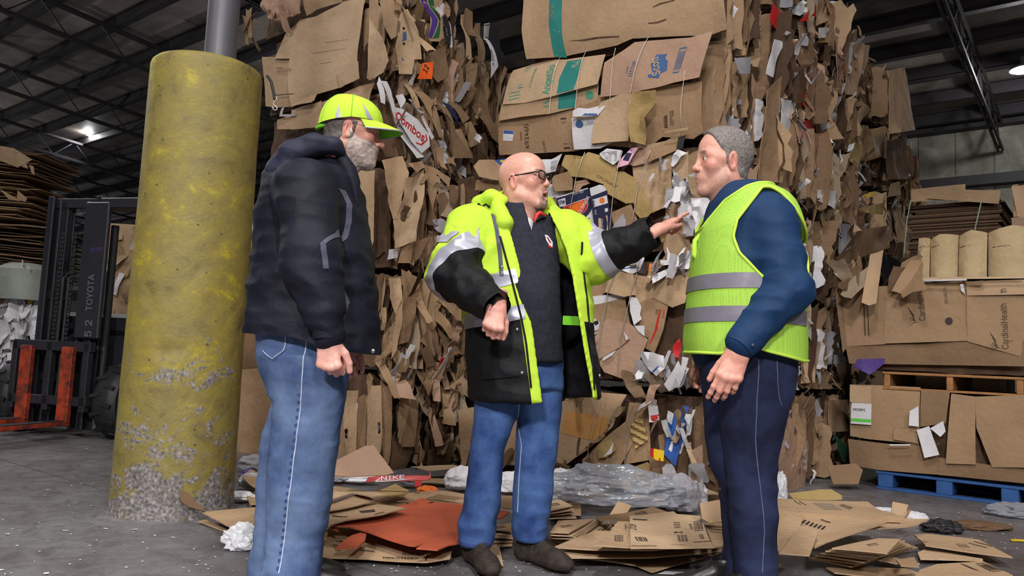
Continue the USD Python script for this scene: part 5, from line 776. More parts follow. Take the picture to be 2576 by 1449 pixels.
# right of the dark jeans
carton('long printed carton stack lid lying highest at the right of the dark jeans', FE, [(95, 235), (200, 238), (420, 250), (800, 253), (880, 300), (1000, 330), (1055, 365), (310, 345), (95, 335)], .2, CB[1], thick=.03); shape(FE, [(380, 262), (530, 268), (605, 312), (475, 312)], CB_GREY, off=0); lines(FE, (235, 245), (290, 272), 2, (40, 4), w=4); lines(FE, (600, 268), (690, 295), 3, (-10, 6), w=3); text('H3-Z7402', (290, 330), (170, 325), 10, INK, FE, off=0)
carton('flat carton just beneath the long printed stack lid', FE, [(310, 350), (600, 345), (1060, 370), (1020, 395), (320, 385)], .165, CB[0])
carton('tan carton with a black striped mark right of the dark jeans', FE, [(270, 400), (420, 380), (800, 398), (946, 440), (480, 582), (395, 620), (250, 520)], .17, CB[1], sx=.03); 
for i in range(6): shape(FE, [(318+i*30, 412+i*6), (332+i*30, 414+i*6), (306+i*30, 440+i*6), (290+i*30, 436+i*6)], BLACKP, off=0)
text('Ndqsuh', (395, 482), (290, 478), 12, INK, FE, off=0); lines(FE, (440, 400), (515, 415), 2, (0, 5), w=3)
carton('folded carton panel with a taped seam against the dark jeans', FE, [(98, 640), (98, 375), (310, 372), (280, 440), (122, 652)], .19, CB[1], sx=.05); carton('loose carton end panel hanging over the striped carton', FE, [(122, 652), (282, 445), (422, 482), (355, 664)], .2, CB[1], sx=-.05, sy=.1)
carton('small upright box end at the tip of the long printed stack', FE, [(972, 350), (985, 258), (1106, 282), (1062, 410)], .13, CB[1], sy=1.2); carton('thin brown box edge behind the small upright box end', FE, [(1062, 410), (1108, 310), (1130, 318), (1090, 400)], .12, CB[3], sy=1.)
fan('tan sheet in the overlapping carton fan at the lower right', FE, [(520, 610), (880, 540), (1052, 546), (950, 652)], [(350, 690), (700, 650), (1180, 600), (680, 756)], 9, .035, .15, 5, 'fanned cartons at the lower right')
carton('tan carton lying over the fan at the right, ragged tip', FG, [(-60, 490), (-40, 440), (200, 412), (420, 430), (330, 462), (30, 492)], .15, CB[1], amp=.012, curl=.03); carton('printed carton lying farthest right on the floor', FG, [(300, 512), (400, 500), (800, 545), (1057, 686), (850, 662), (390, 602), (350, 560)], .05, CB[1]); lines(FG, (625, 570), (660, 600), 4, (22, 2), w=5); text('08714', (750, 640), (625, 620), 10, INK, FG, off=0); lines(FG, (760, 560), (900, 600), 2, (-40, 10), w=4)
carton('carton edge beneath the farthest right printed carton', FG, [(330, 640), (390, 612), (830, 690), (830, 702), (350, 688)], .03, CB[0]); carton('carton with a raised edge at the bottom right of the picture', FG, [(300, 830), (350, 775), (480, 735), (830, 722), (1060, 830), (1080, 900), (300, 900)], .012, CB[1], sx=.02); bars(FG, [(780, 740), (840, 738), (980, 795), (900, 795)], INK, 5, off=0); lines(FG, (660, 735), (760, 770), 3, (20, 5), w=4)
carton('small carton flap on the fan near the lower right', FG, [(165, 690), (305, 672), (342, 742), (200, 735)], .09, CB[2]); carton('carton at the bottom edge right of the dark jeans', FE, [(480, 768), (740, 762), (1100, 768), (1300, 830), (1300, 880), (545, 810)], .012, CB[1]); carton('wedge of carton under the fan at lower right', FE, [(840, 705), (1000, 690), (1200, 740), (1010, 735)], .03, CB[1])
carton('taped kraft parcel end at the foot of the layered pile', FE, [(190, 195), (430, 160), (520, 165), (600, 215), (600, 245), (420, 245), (230, 238)], .1, CB_OLIVE, sy=.5, amp=.012); carton('short flattened box on the floor beside the blue pallet', R6, [(200, 750), (380, 735), (430, 775), (400, 868), (240, 868)], .12, CB[3], sy=1.5)
rr = np.random.default_rng(77)
XS = np.sort(rr.uniform(560, 2080, 18)); ZI = rr.permutation(18); OW = 'first second third fourth fifth sixth seventh eighth ninth tenth eleventh twelfth thirteenth fourteenth fifteenth sixteenth seventeenth eighteenth'.split()
for j, x in enumerate(XS):   # loose flattened cartons all along the foot of the piles
    i = ZI[j]; y = rr.uniform(1195, 1300); c = at_z(x, y, 0); w, h, a = rr.uniform(.15, .42), rr.uniform(.1, .28), rr.uniform(0, 3.1); R_ = np.array([[math.cos(a), -math.sin(a)], [math.sin(a), math.cos(a)]])
    F = ground(.008+.0035*i, rr.normal(0, .05), rr.normal(.03, .05), c[:2]); p_ = patch('/World', 'loose_carton', F, (np.array([[-1, -1], [1, -1], [1, 1], [-1, 1]])*.5*(w, h)+rr.normal(0, .025, (4, 2)))@R_.T, 0, CB[int(rr.integers(0, 4))], amp=.012, freq=2.5, curl=.03, thick=.005, h=.06); tag(stage.GetPrimAtPath(p_), f'loose flattened carton at the foot of the piles, {OW[j]} from the left', 'cardboard sheet', 'loose cartons along the foot of the piles')
# papers, wraps and bags
def crumple(name, label, cat_, px, py, z, size, m, seed, group=None, n=4, amp=.5):
    c = at_z(px, py, 0.); s = np.array(size); b = trimesh.creation.icosphere(n); v = np.array(b.vertices); r = 1+amp*(ridged(v*1.7+seed, seed, 3)*.28-.3)
    v = v*r[:, None]*s; v[:, 2] = np.maximum(v[:, 2]+s[2]*.55, .004); return single(name, (v+[c[0], c[1], z], np.array(b.faces)), m, label, cat_, group, smooth=25)
wrap = mat('clear_wrap', {'t': ('transparent_bsdf', {'color': np.array([.93, .94, .96])}), 'g': ('glossy_bsdf', {'roughness': .16, 'color': np.array([.9, .92, .97])}), 'd': ('diffuse_bsdf', {'color': np.array([.5, .52, .58])}), 'f': ('layer_weight', {'blend': .35}), 'm': ('mix_closure', {}), 'm2': ('mix_closure', {'fac': .34})}, [('f.fresnel', 'm.fac'), ('t.BSDF', 'm.closure1'), ('g.BSDF', 'm.closure2'), ('m.closure', 'm2.closure1'), ('d.BSDF', 'm2.closure2')], 'm2.closure')
crumple('plastic_wrap', 'heap of clear crinkled plastic wrap on the floor before the front pile', 'plastic wrap', 1545, 1292, .06, (.42, .16, .15), wrap, 3, n=5, amp=.75); crumple('plastic_wrap', 'crumpled clear plastic by the blue pallet at the right edge', 'plastic wrap', 2560, 1300, 0, (.2, .12, .06), wrap, 8, amp=.8)
bag = mat('bag_plastic', {'t': ('transparent_bsdf', {}), 'p': ('principled_bsdf', {'base_color': s2l((226, 228, 236)), 'roughness': .25}), 'm': ('mix_closure', {'fac': .72})}, [('t.BSDF', 'm.closure1'), ('p.BSDF', 'm.closure2')], 'm.closure')
crumple('plastic_bag', 'small white translucent plastic bag on the floor beside the pale jeans', 'plastic bag', 606, 1383, 0, (.085, .05, .075), bag, 5, amp=.8); crumple('plastic_bag', 'torn black plastic bag among litter at the right', 'plastic bag', 2370, 1340, 0, (.12, .06, .05), BLACKP, 6, amp=.8); crumple('plastic_bag', 'white plastic bag at the foot of the pile right of the dark jeans', 'plastic bag', 1962, 1262, 0, (.05, .05, .13), bag, 9, amp=.7)
for i, (x, y, s, m, l) in enumerate(((1165, 1238, (.13, .08, .1), WHITE, 'bright white crumpled paper heap left of the pointing man'), (1285, 1245, (.1, .06, .09), WHITE, 'crumpled white printed paper between the legs of the pointing man'), (1412, 1268, (.12, .07, .13), WHITE, 'crumpled cream sack paper right of the pointing man'), (1715, 1292, (.11, .08, .14), GREYP, 'rolled crumpled newspaper at the corner of the front pile'), (1750, 1280, (.08, .06, .1), WHITE, 'white crumpled office papers left of the dark jeans'),
                                    (850, 1218, (.1, .06, .06), GREYP, 'grey crumpled paper beside the pale jeans'), (905, 1220, (.13, .06, .05), WHITE, 'white torn paper in front of the leaning brown carton'), (630, 1235, (.08, .05, .06), WHITE, 'white printed paper scrap between column and pale jeans'), (605, 1265, (.09, .05, .03), WHITE, 'flat white and red paper at the column foot'), (625, 1225, (.06, .05, .06), PURPLE, 'dark blue wrapper between the column and the pale jeans'), (640, 1190, (.12, .06, .07), GREYP, 'grey plastic film behind the litter by the column'),
                                    (478, 1282, (.06, .05, .06), WHITE, 'folded newspaper wedged at the column foot'), (1075, 1248, (.07, .05, .03), ORANGE, 'orange and white food wrapper behind the red sheet'), (1030, 1228, (.06, .04, .04), GREYP, 'grey paper cup scrap under the shoe box lid'), (2300, 1318, (.09, .05, .05), WHITE, 'white crumpled paper by the right hand cartons'), (2225, 1288, (.09, .04, .02), WHITE, 'white sheet behind the long printed stack'), (2460, 1330, (.2, .08, .03), CB[4], 'brown crumpled kraft paper at the far right'))):
    crumple('crumpled_paper', l, 'crumpled paper', x, y, .02 if y < 1300 and x < 2200 else 0, s, m, 20+i)
rr = np.random.default_rng(33); vs, fs = [], []
for i in range(430):
    kx = rr.random()
    if i < 150: x, y = rr.uniform(0, 640), 1110+340*rr.random()**.9
    elif i < 260: x, y = rr.uniform(440, 1560), rr.uniform(1405, 1449)
    else: x, y = rr.uniform(2040, 2576), rr.uniform(1270, 1400)
    p = at_z(x, y, 0); s = rr.uniform(.0025, .008)*(2.2 if rr.random() < .08 else 1); a = rr.uniform(0, 7); q = np.array([[math.cos(a+k*1.57+rr.normal(0, .3)), math.sin(a+k*1.57)*rr.uniform(.3, 1), 0] for k in range(4)])*s+p+[0, 0, .002]; q[:, 2] += rr.uniform(0, .004, 4); o = len(vs)*4; vs.append(q); fs += [[o, o+1, o+2], [o, o+2, o+3]]
single('paper_flecks', (np.vstack(vs), np.array(fs)), WHITE, 'tiny white paper flecks scattered over the grey floor', 'paper flecks', kind='stuff')
single('yellow_strip', shell(*quad([at_z(x, y, .004) for x, y in ((2541, 1357), (2590, 1358), (2590, 1363), (2545, 1361))]), -ZZ, .002), YEL, 'thin yellow plastic strip on the floor at the right edge', 'strip')
single('blue_paper', shell(*quad([at_z(x, y, .006) for x, y in ((1656, 1444), (1672, 1438), (1720, 1440), (1715, 1446))]), -ZZ, .002), WHITE, 'folded white paper on the floor by the dark jeans shoe', 'paper')
# ------------------------------------------------------------------ sculpting with distance fields
class Grid:
    def __init__(s, lo, hi, h):
        s.lo = np.asarray(lo, float); s.h = h; s.n = np.ceil((np.asarray(hi, float)-s.lo)/h).astype(int)+1
        s.ax = [(s.lo[i]+np.arange(s.n[i])*h).astype(np.float32) for i in range(3)]; s.D = np.full(s.n, .25, np.float32)
    def sub_(s, lo, hi, m):
        a = [max(0, int((lo[i]-m-s.lo[i])/s.h)) for i in range(3)]; b = [min(s.n[i], int((hi[i]+m-s.lo[i])/s.h)+2) for i in range(3)]
        sl = tuple(slice(x, max(x, y)) for x, y in zip(a, b)); return sl, np.stack(np.meshgrid(*[s.ax[i][sl[i]] for i in range(3)], indexing='ij'), -1)
    def op(s, fn, lo, hi, k=.01, cut=False):
        sl, P = s.sub_(np.asarray(lo), np.asarray(hi), k+3*s.h)
        if P.size == 0: return s
        d = fn(P).astype(np.float32); D = s.D[sl]
        if cut: d = -d; h = np.maximum(k-np.abs(D-d), 0)/k; s.D[sl] = np.maximum(D, d)+h*h*k*.25
        else: h = np.maximum(k-np.abs(D-d), 0)/k; s.D[sl] = np.minimum(D, d)-h*h*k*.25
        return s
    def cone(s, a, b, r1, r2=None, k=.01, cut=False):
        a, b = np.asarray(a, np.float32), np.asarray(b, np.float32); r2 = r1 if r2 is None else r2; ab = b-a; L = max(float(ab@ab), 1e-12)
        def fn(P): q = P-a; t = np.clip(q@ab/L, 0, 1); return np.linalg.norm(q-t[..., None]*ab, axis=-1)-(r1+(r2-r1)*t)
        R = max(r1, r2); return s.op(fn, np.minimum(a, b)-R, np.maximum(a, b)+R, k, cut)
    def ball(s, c, r, k=.01, cut=False): return s.cone(c, c, r, r, k, cut)
    def ell(s, c, r, k=.01, cut=False, R=None):
        c, r = np.asarray(c, np.float32), np.asarray(r, np.float32); R = None if R is None else np.asarray(R, np.float32)
        def fn(P):
            q = P-c
            if R is not None: q = q@R.T
            k0 = np.linalg.norm(q/r, axis=-1); k1 = np.linalg.norm(q/(r*r), axis=-1); return k0*(k0-1)/np.maximum(k1, 1e-6)
        m = r.max() if R is not None else r; return s.op(fn, c-m, c+m, k, cut)
    def loft(s, rows, k=.02, cut=False, p=2.3, off=0.):
        """rows: (z, cx, cy, rx, ry) from the top down or up"""
        r = np.array(sorted(rows), float); z = r[:, 0]; zi = np.linspace(z[0], z[-1], 200)
        from scipy.interpolate import PchipInterpolator
        f = [PchipInterpolator(z, r[:, i]) for i in range(1, 5)]; cx, cy, rx, ry = [q(zi) for q in f]
        def fn(P):
            Z_ = P[..., 2]; X, Y, A, B = [np.interp(Z_, zi, q) for q in (cx, cy, rx, ry)]; A = A+off; B = B+off
            q = (np.abs((P[..., 0]-X)/A)**p+np.abs((P[..., 1]-Y)/B)**p)**(1/p); d = (q-1)*np.minimum(A, B)*(.55+.45*np.clip(q, 0, 1)); return np.maximum(d, np.maximum(z[0]-Z_, Z_-z[-1]))
        return s.op(fn, (np.min(cx-rx)-off, np.min(cy-ry)-off, z[0]), (np.max(cx+rx)+off, np.max(cy+ry)+off, z[-1]), k, cut)
    def mesh(s, D=None):
        """surface nets"""
        D = np.array(s.D if D is None else D)
        for i in range(3): np.moveaxis(D, i, 0)[[0, -1]] = np.abs(np.moveaxis(D, i, 0)[[0, -1]])+1e-4
        I = D < 0
        for it in range(8):   # no two inside cells may meet only at an edge or a corner, so that the surface is a manifold
            J = I.copy()
            for u in range(3):
                for w in range(u+1, 3):
                    def q(i, j): sl = [slice(None)]*3; sl[u] = slice(i, I.shape[u]-1+i); sl[w] = slice(j, I.shape[w]-1+j); return tuple(sl)
                    a, b, c, d = I[q(0, 0)], I[q(0, 1)], I[q(1, 0)], I[q(1, 1)]; bad = (a == d) & (b == c) & (a != b)
                    if bad.any():
                        for k in ((0, 0), (0, 1), (1, 0), (1, 1)): J[q(*k)] |= bad
            n = I.shape; cn = lambda i, j, k: I[i:n[0]-1+i, j:n[1]-1+j, k:n[2]-1+k]; tot = sum(cn(i, j, k).astype(np.int8) for i in (0, 1) for j in (0, 1) for k in (0, 1))
            for i, j in ((0, 0), (0, 1), (1, 0), (1, 1)):
                p, r = cn(0, i, j), cn(1, 1-i, 1-j); bad = ((tot == 2) & p & r) | ((tot == 6) & ~p & ~r)
                if bad.any():
                    for x, y, z in np.ndindex(2, 2, 2): J[x:n[0]-1+x, y:n[1]-1+y, z:n[2]-1+z] |= bad
            if (J == I).all(): break
            D[J & ~I] = -1e-4; I = J
        return s.mesh_(D)
    def mesh_(s, D):
        I = D < 0; n = np.array(D.shape); c = np.zeros(n-1, np.int8)
        corners = [(i, j, k) for i in (0, 1) for j in (0, 1) for k in (0, 1)]
        for i, j, k in corners: c += I[i:n[0]-1+i, j:n[1]-1+j, k:n[2]-1+k]
        act = np.argwhere((c > 0) & (c < 8)); idx = np.full(n-1, -1, np.int64); idx[tuple(act.T)] = np.arange(len(act))
        acc, cnt = np.zeros((len(act), 3)), np.zeros(len(act)); V = {q: D[act[:, 0]+q[0], act[:, 1]+q[1], act[:, 2]+q[2]].astype(float) for q in corners}
        for q in corners:
            for ax in range(3):
                if q[ax]: continue
                w = list(q); w[ax] = 1; w = tuple(w); a, b = V[q], V[w]; m = (a < 0) != (b < 0); t = np.where(m, a/np.where(m, a-b, 1), 0)
                pos = np.tile(np.array(q, float), (len(act), 1)); pos[:, ax] += t; acc += pos*m[:, None]; cnt += m
        v = (act+acc/np.maximum(cnt, 1)[:, None])*s.h+s.lo; F = []
        for ax in range(3):
            u, w = (ax+1) % 3, (ax+2) % 3; sl0 = [slice(1, -1)]*3; sl0[ax] = slice(0, -1); sl1 = list(sl0); sl1[ax] = slice(1, None)
            A, B = I[tuple(sl0)], I[tuple(sl1)]; e = np.argwhere(A != B); 
            if not len(e): continue
            flip = A[tuple(e.T)]; off = np.array([1, 1, 1]); off[ax] = 0; e = e+off
            du, dw = np.zeros(3, int), np.zeros(3, int); du[u] = 1; dw[w] = 1
            q = np.stack([idx[tuple((e-du-dw).T)], idx[tuple((e-dw).T)], idx[tuple(e.T)], idx[tuple((e-du).T)]], 1); q[~flip] = q[~flip][:, ::-1]; F.append(q)
        F = np.vstack(F); F = F[(F >= 0).all(1)]; f = np.vstack([F[:, [0, 1, 2]], F[:, [0, 2, 3]]]); return v, f
def normals(v, f):
    n = np.zeros_like(v); c = np.cross(v[f[:, 1]]-v[f[:, 0]], v[f[:, 2]]-v[f[:, 0]])
    for k in range(3): np.add.at(n, f[:, k], c)
    return n/np.maximum(np.linalg.norm(n, axis=1, keepdims=True), 1e-12)
def relax(v, f, it=2, lam=.5):
    e = np.unique(np.sort(np.vstack([f[:, [0, 1]], f[:, [1, 2]], f[:, [2, 0]]]), 1), axis=0); deg = np.bincount(e.ravel(), minlength=len(v))[:, None]
    for i in range(it):
        for l in (lam, -lam*1.03):
            a = np.zeros_like(v); np.add.at(a, e[:, 0], v[e[:, 1]]); np.add.at(a, e[:, 1], v[e[:, 0]]); v = v+l*(a/np.maximum(deg, 1)-v)
    return v
def clip(v, f, g):
    """the part of a mesh where the vertex values g are positive, cut cleanly along g = 0"""
    s = g > 0; k = s[f].sum(1); out = [f[k == 3]]; nv = [v]; base = len(v); cache = {}
    def cutp(a, b):
        key = (min(a, b), max(a, b))
        if key not in cache: t = g[a]/(g[a]-g[b]); cache[key] = (base+len(cache), v[a]+(v[b]-v[a])*t)
        return cache[key][0]
    add = []
    for t in f[(k == 1) | (k == 2)]:
        sg = s[t]; 
        if sg.sum() == 1: i = int(np.argmax(sg)); a, b, c = t[i], t[(i+1) % 3], t[(i+2) % 3]; add.append([a, cutp(a, b), cutp(a, c)])
        else: i = int(np.argmin(sg)); a, b, c = t[i], t[(i+1) % 3], t[(i+2) % 3]; x, y = cutp(a, b), cutp(a, c); add += [[x, b, c], [x, c, y]]
    if cache: nv.append(np.array([q[1] for q in cache.values()]))
    if add: out.append(np.array(add))
    v2, f2 = np.vstack(nv), np.vstack(out).astype(int); u, inv = np.unique(f2, return_inverse=True); return v2[u], inv.reshape(-1, 3)
def lift(m, d): v, f = m; return (v+normals(v, f)*d, f)
def frame(fwd, up):
    x = np.asarray(fwd, float); x = x/np.linalg.norm(x); z = np.asarray(up, float); z = z-x*(z@x); z /= np.linalg.norm(z); return np.array([x, np.cross(z, x), z])
def union(ms):
    out = None
    for v, f in ms:
        if (np.cross(v[f[:, 1]], v[f[:, 2]])*v[f[:, 0]]).sum() < 0: f = f[:, ::-1]
        m = m3.Manifold(m3.Mesh(v.astype(np.float32), f.astype(np.uint32)))
        if m.is_empty(): m = None; print('union: a piece is not manifold', len(v))
        if m is not None: out = m if out is None else out+m
    return vf(out)
def skin_mat(name): return mat(name, {'a': ('attribute', {'attribute': 'tint'}), 'g': ('geometry', {}), 'n': ('noise_texture', {'scale': 90., 'detail': 3.}), 'r': ('rgb_ramp', {'ramp': [(.3, np.array([.86, .82, .8])), (.7, np.array([1.08, 1.06, 1.05]))]}), 'x': ('mix', {'mix_type': 'multiply', 'fac': .8}), 'b': ('bump', {'strength': .12, 'distance': .002}), 'p': ('principled_bsdf', {'roughness': .46, 'specular_ior_level': .45, 'subsurface_weight': .12, 'subsurface_scale': .006})},
    [('g.position', 'n.vector'), ('n.fac', 'r.fac'), ('a.color', 'x.color1'), ('r.color', 'x.color2'), ('x.color', 'p.base_color'), ('n.fac', 'b.height'), ('b.normal', 'p.normal')])
SKIN = skin_mat('skin')
EYEW = plain('eye_white', (222, 214, 208), .2, var=.02); IRIS = plain('eye_iris', (60, 66, 74), .15, var=.05)
def head_field(o, h=.0026):
    """head: x forward, y left, z up, origin between the ears at eye height; o: options"""
    G = Grid((-.15, -.105, -.25), (.155, .105, .15), h); j, nz, mo = o.get('jaw', 1.), o.get('nose', 1.), o.get('mouth', 0.)
    G.ell((-.014, 0, .030), (.098, .0765, .088), .02); G.ell((.028, 0, .042), (.066, .066, .062), .03); G.ell((.034, 0, -.036), (.056, .060, .078), .03)
    for s in (-1, 1):
        G.cone((-.002, s*.052*j, -.060), (.066, s*.017, -.104), .021, .018, .025); G.ball((.060, s*.043, -.022), .022, .02); G.cone((.020, s*.060, .0), (.066, s*.050, .014), .013, .011, .02)
    G.cone((.0, 0, -.075), (.070, 0, -.102), .035, .018, .02); G.ball((.081, 0, -.104), .0175, .018); G.ell((.082, 0, -.064), (.022, .030, .026), .018)
    for s in (-1, 1): G.cone((.087, s*.012, .019), (.079, s*.043, .021), .0095, .0085, .014)
    for s in (-1, 1): G.ell((.100, s*.033, .000), (.020, .0185, .0125), .012, True)
    for s in (-1, 1):
        G.ball((.0765, s*.0325, .0), .0142, .004); G.cone((.083, s*.018, .0100), (.077, s*.048, .0080), .0052, .0046, .006); G.cone((.084, s*.020, -.0105), (.079, s*.045, -.0095), .0042, .0040, .007)
        G.ell((.090, s*.0325, -.0005), (.012, .0120, .0048), .0025, True)
    G.cone((.090, 0, .016), (.105, 0, -.024*nz), .0085, .0096, .012); G.ball((.1075*(.5+.5*nz)+.001, 0, -.0305), .0102*nz, .012)
    for s in (-1, 1): G.ell((.1005, s*.0125, -.0335), (.011, .0075, .0082), .006); G.ell((.1045, s*.0072, -.0405), (.005, .0034, .004), .003, True)
    G.cone((.094, 0, -.044), (.097, 0, -.054), .006, .006, .008)
    if mo: G.ell((.101, 0, -.0725-.3*mo), (.022, .0205, .009+mo), .006, True)
    u, l = -.0625+.12*mo, -.0735-1.15*mo
    for s in (-1, 1): G.cone((.1005, 0, u), (.0885, s*.0235, u-.005-.3*mo), .0058, .0036, .004); G.cone((.098, 0, l), (.088, s*.022, -.069-.5*mo), .0066, .0038, .005)
    if mo: G.ell((.076, 0, -.080-.6*mo), (.018, .016, .007), .004)
    else: G.cone((.105, -.022, -.0688), (.105, .022, -.0688), .0014, .0014, .003, True)
    for s in (-1, 1):   # ears
        t = np.array([[.94, s*.34, 0], [-s*.34, .94, 0], [0, 0, 1.]]); c = np.array([-.012, s*.0772, -.012])
        G.ell(c, (.0185, .0065, .0320), .004, R=t); G.ell(c+[.004, s*.0065, .001], (.0105, .0072, .0205), .003, True, R=t); G.cone(c+[-.004, s*.0035, .014], c+[-.007, s*.003, -.012], .0026, .0026, .003); G.ball(c+[.006, s*.0005, -.026], .0075, .006); G.cone(c+[.014, -s*.004, .012], c+[.012, -s*.004, -.016], .006, .006, .006); G.cone(c+[.012, s*.001, .0], c+[.011, s*.001, -.008], .004, .004, .003)
    G.cone((-.026, 0, -.06), (-.05, 0, -.25), .055*o.get('neck', 1.), .066*o.get('neck', 1.), .03); G.cone((.02, 0, -.10), (-.012, 0, -.25), .026, .03, .03)
    for s in (-1, 1): G.cone((-.03, s*.05, -.05), (.01, s*.02, -.24), .018, .014, .02)
    if o.get('beard'):
        b = o['beard']; G.ell((.068, 0, -.100), (.030+b, .036+b, .030+b), .02); 
        for s in (-1, 1): G.cone((.006, s*.060, -.045), (.055, s*.038, -.098), .014+b*.6, .018+b, .02); G.cone((.096, s*.008, -.053), (.080, s*.034, -.078), .0055+b*.4, .007+b*.5, .006)
    return G
def hair_g(v, o):
    zl = np.interp(v[:, 0], [-.12, -.04, -.024, -.018, .012, .02, .034, .048, .062, .075, .12], np.array([-.07, -.062, -.035, -.024, -.022, .02, .030, .052, .080, .104, .2])+o.get('hairline', 0)*np.array([0, 0, 0, 0, 0, .3, .5, .8, 1, 1, 1]))
    ear = np.linalg.norm((np.c_[v[:, 0], np.abs(v[:, 1]), v[:, 2]]-[-.012, .084, -.010])/[.022, .019, .037], axis=1)-1
    return np.minimum.reduce([(v[:, 2]-zl)/.006, (o.get('cap', 9)-v[:, 2])/.006, ear*5])
def beard_g(v, o):
    x, y, z = v.T; lip = np.linalg.norm((v-[.102, 0, -.068])/[.02, .019, .0085+o.get('mouth', 0)*1.2], axis=1)-1
    if o.get('goatee'): return np.minimum.reduce([(-.050-z)/.006, (np.where(z > -.084, .024, .028)-np.abs(y))/.006, (z > -.084)*(x < .083)*-1.+.9, (x-.055)/.01, (z+.135)/.01, lip])
    return np.minimum.reduce([(-.034-z+np.clip(x-.03, 0, 1)*-.12+np.clip(.03-x, 0, 1)*.75)/.006, (x+.004)/.006, (z+.150)/.01, lip])
def head_tint(v, n, o):
    base = s2l(o['skin']); c = np.tile(base, (len(v), 1)); x, y, z = v.T
    def mixin(w, rgb): nonlocal c; w = np.clip(w, 0, 1)[:, None]; c = c*(1-w)+s2l(rgb)*w
    bl = lambda p, r: np.exp(-(np.linalg.norm((v-np.array(p))/np.array(r), axis=1))**2)
    rd = o.get('ruddy', (206, 128, 112))
    for s in (-1, 1): mixin(.55*bl((.065, s*.045, -.022), (.03, .025, .025)), rd); mixin(.6*bl((-.012, s*.088, -.012), (.03, .016, .04)), rd); mixin(.5*bl((.075, s*.033, 0), (.02, .022, .012)), (176, 120, 108))
    mixin(.6*bl((.112, 0, -.03), (.016, .016, .014)), rd); mixin(.5*bl((-.02, 0, -.2), (.08, .08, .06)), rd)
    mixin(.85*bl((.101, 0, -.066), (.012, .02, .0085+o.get('mouth', 0)*.9)), (172, 96, 94))
    if o.get('mouth'): mixin(1.4*bl((.085, 0, -.078), (.012, .017, .01)), (110, 48, 52))
    nz = meshkit.noise(v*np.array([300, 300, 160]), 3)*.7+.3*meshkit.noise(v*90, 5)
    if 'brow' in o:
        for s in (-1, 1): mixin(1.6*np.exp(-((z-.0235+.12*(np.abs(y)-.032))/.0046)**2-((np.abs(y)-.031)/.020)**4)*(x > .05)*(y*s > 0)*(.5+.7*nz), o['brow'])
    if 'hair' in o: mixin(1/(1+np.exp(-hair_g(v, o)*3))*(.72+.3*nz)*o.get('hair_a', 1.), o['hair'])
    if 'stubble' in o:
        d = o['stubble']; mixin(1/(1+np.exp(-beard_g(v, o)*2.2))*d[3]*(.5+.7*nz), d[:3])
    return c
def make_head(o):
    G = head_field(o); v, f = G.mesh(); v = relax(v, f, 1); n = normals(v, f)
    return v, f
def hand_mesh(side, curls, thumb=(.5, .35, .2), spread=.06, h=.0026, s=1., tc=(.25, .3)):
    """hand: x to the fingers, y to the thumb side, z out of the back; side 1 for thumb at +y. curls: per finger three bends in radians"""
    G = Grid((-.07, -.09, -.14), (.22, .11, .06), h); base = [(.092, .030), (.096, .0095), (.091, -.0105), (.082, -.029)]; Ls = [(.044, .026, .021), (.048, .030, .022), (.045, .028, .022), (.035, .021, .019)]; R = [.0100, .0102, .0096, .0086]; tips = []
    for i, (x, y) in enumerate(base):
        G.cone((.004, y*.55, -.004), (x, y, -.002-.002*abs(i-1.2)), .0165, .0122, .016)
    G.ell((.03, .012, -.014), (.034, .022, .014), .015); G.ell((.045, -.022, -.012), (.042, .016, .013), .014); G.cone((-.07, 0, -.002), (.01, 0, -.003), .026, .023, .02); G.cone((-.07, .012, -.002), (.01, .014, -.003), .019, .018, .02); G.cone((-.07, -.012, -.002), (.01, -.014, -.003), .019, .018, .02)
    for i, (x, y) in enumerate(base):
        p = np.array([x, y, -.002-.002*abs(i-1.2)]); a = 0.; sp = (1.3-i)*spread; G.ball(p+[0, 0, .001], .0125, .008)
        for k in range(3):
            a += curls[i][k]; d = np.array([math.cos(a)*math.cos(sp), math.sin(sp)*max(math.cos(a), .2), -math.sin(a)]); d /= np.linalg.norm(d); q = p+d*Ls[i][k]; r0 = R[i]*(1-.07*k); G.cone(p, q, r0, r0*.9, .004 if k else .009); G.ball(q, r0*.96, .003); p = q
        tips.append((p, d))
    p = np.array([.018, .024, -.010]); d = np.array([thumb[0], thumb[1], -thumb[2]]); d /= np.linalg.norm(d)
    for k, L in enumerate((.044, .034, .026)):
        q = p+d*L; G.cone(p, q, .0148-.0018*k, .0125-.0012*k, .012 if k == 0 else .004); p = q
        bend = tc[k] if k < 2 else 0; d = d+np.array([.5, -.85, -.15])*bend; d /= np.linalg.norm(d)
    v, f = G.mesh(); v = relax(v, f, 1)
    if side < 0: v = v*np.array([1, -1, 1]); f = f[:, ::-1]
    return v*s, f
def hand_tint(v, skin, rd):
    c = np.tile(s2l(skin), (len(v), 1)); w = (.25+.5*meshkit.noise(v*60, 4))[:, None]; return c*(1-w*.7)+s2l(rd)*w*.7
def place(v, pos, R, s=1.): return (v*s)@R+np.asarray(pos)
def tinted(person, ms, name='body'):
    """one continuous skin mesh from pieces (v, f, colour)"""
    from scipy.spatial import cKDTree
    v, f = union([(a, b) for a, b, c in ms]); tr = cKDTree(np.vstack([a for a, b, c in ms])); C = np.vstack([c for a, b, c in ms]); _, i = tr.query(v); return part(person, name, (v, f), SKIN, True, color=C[i])
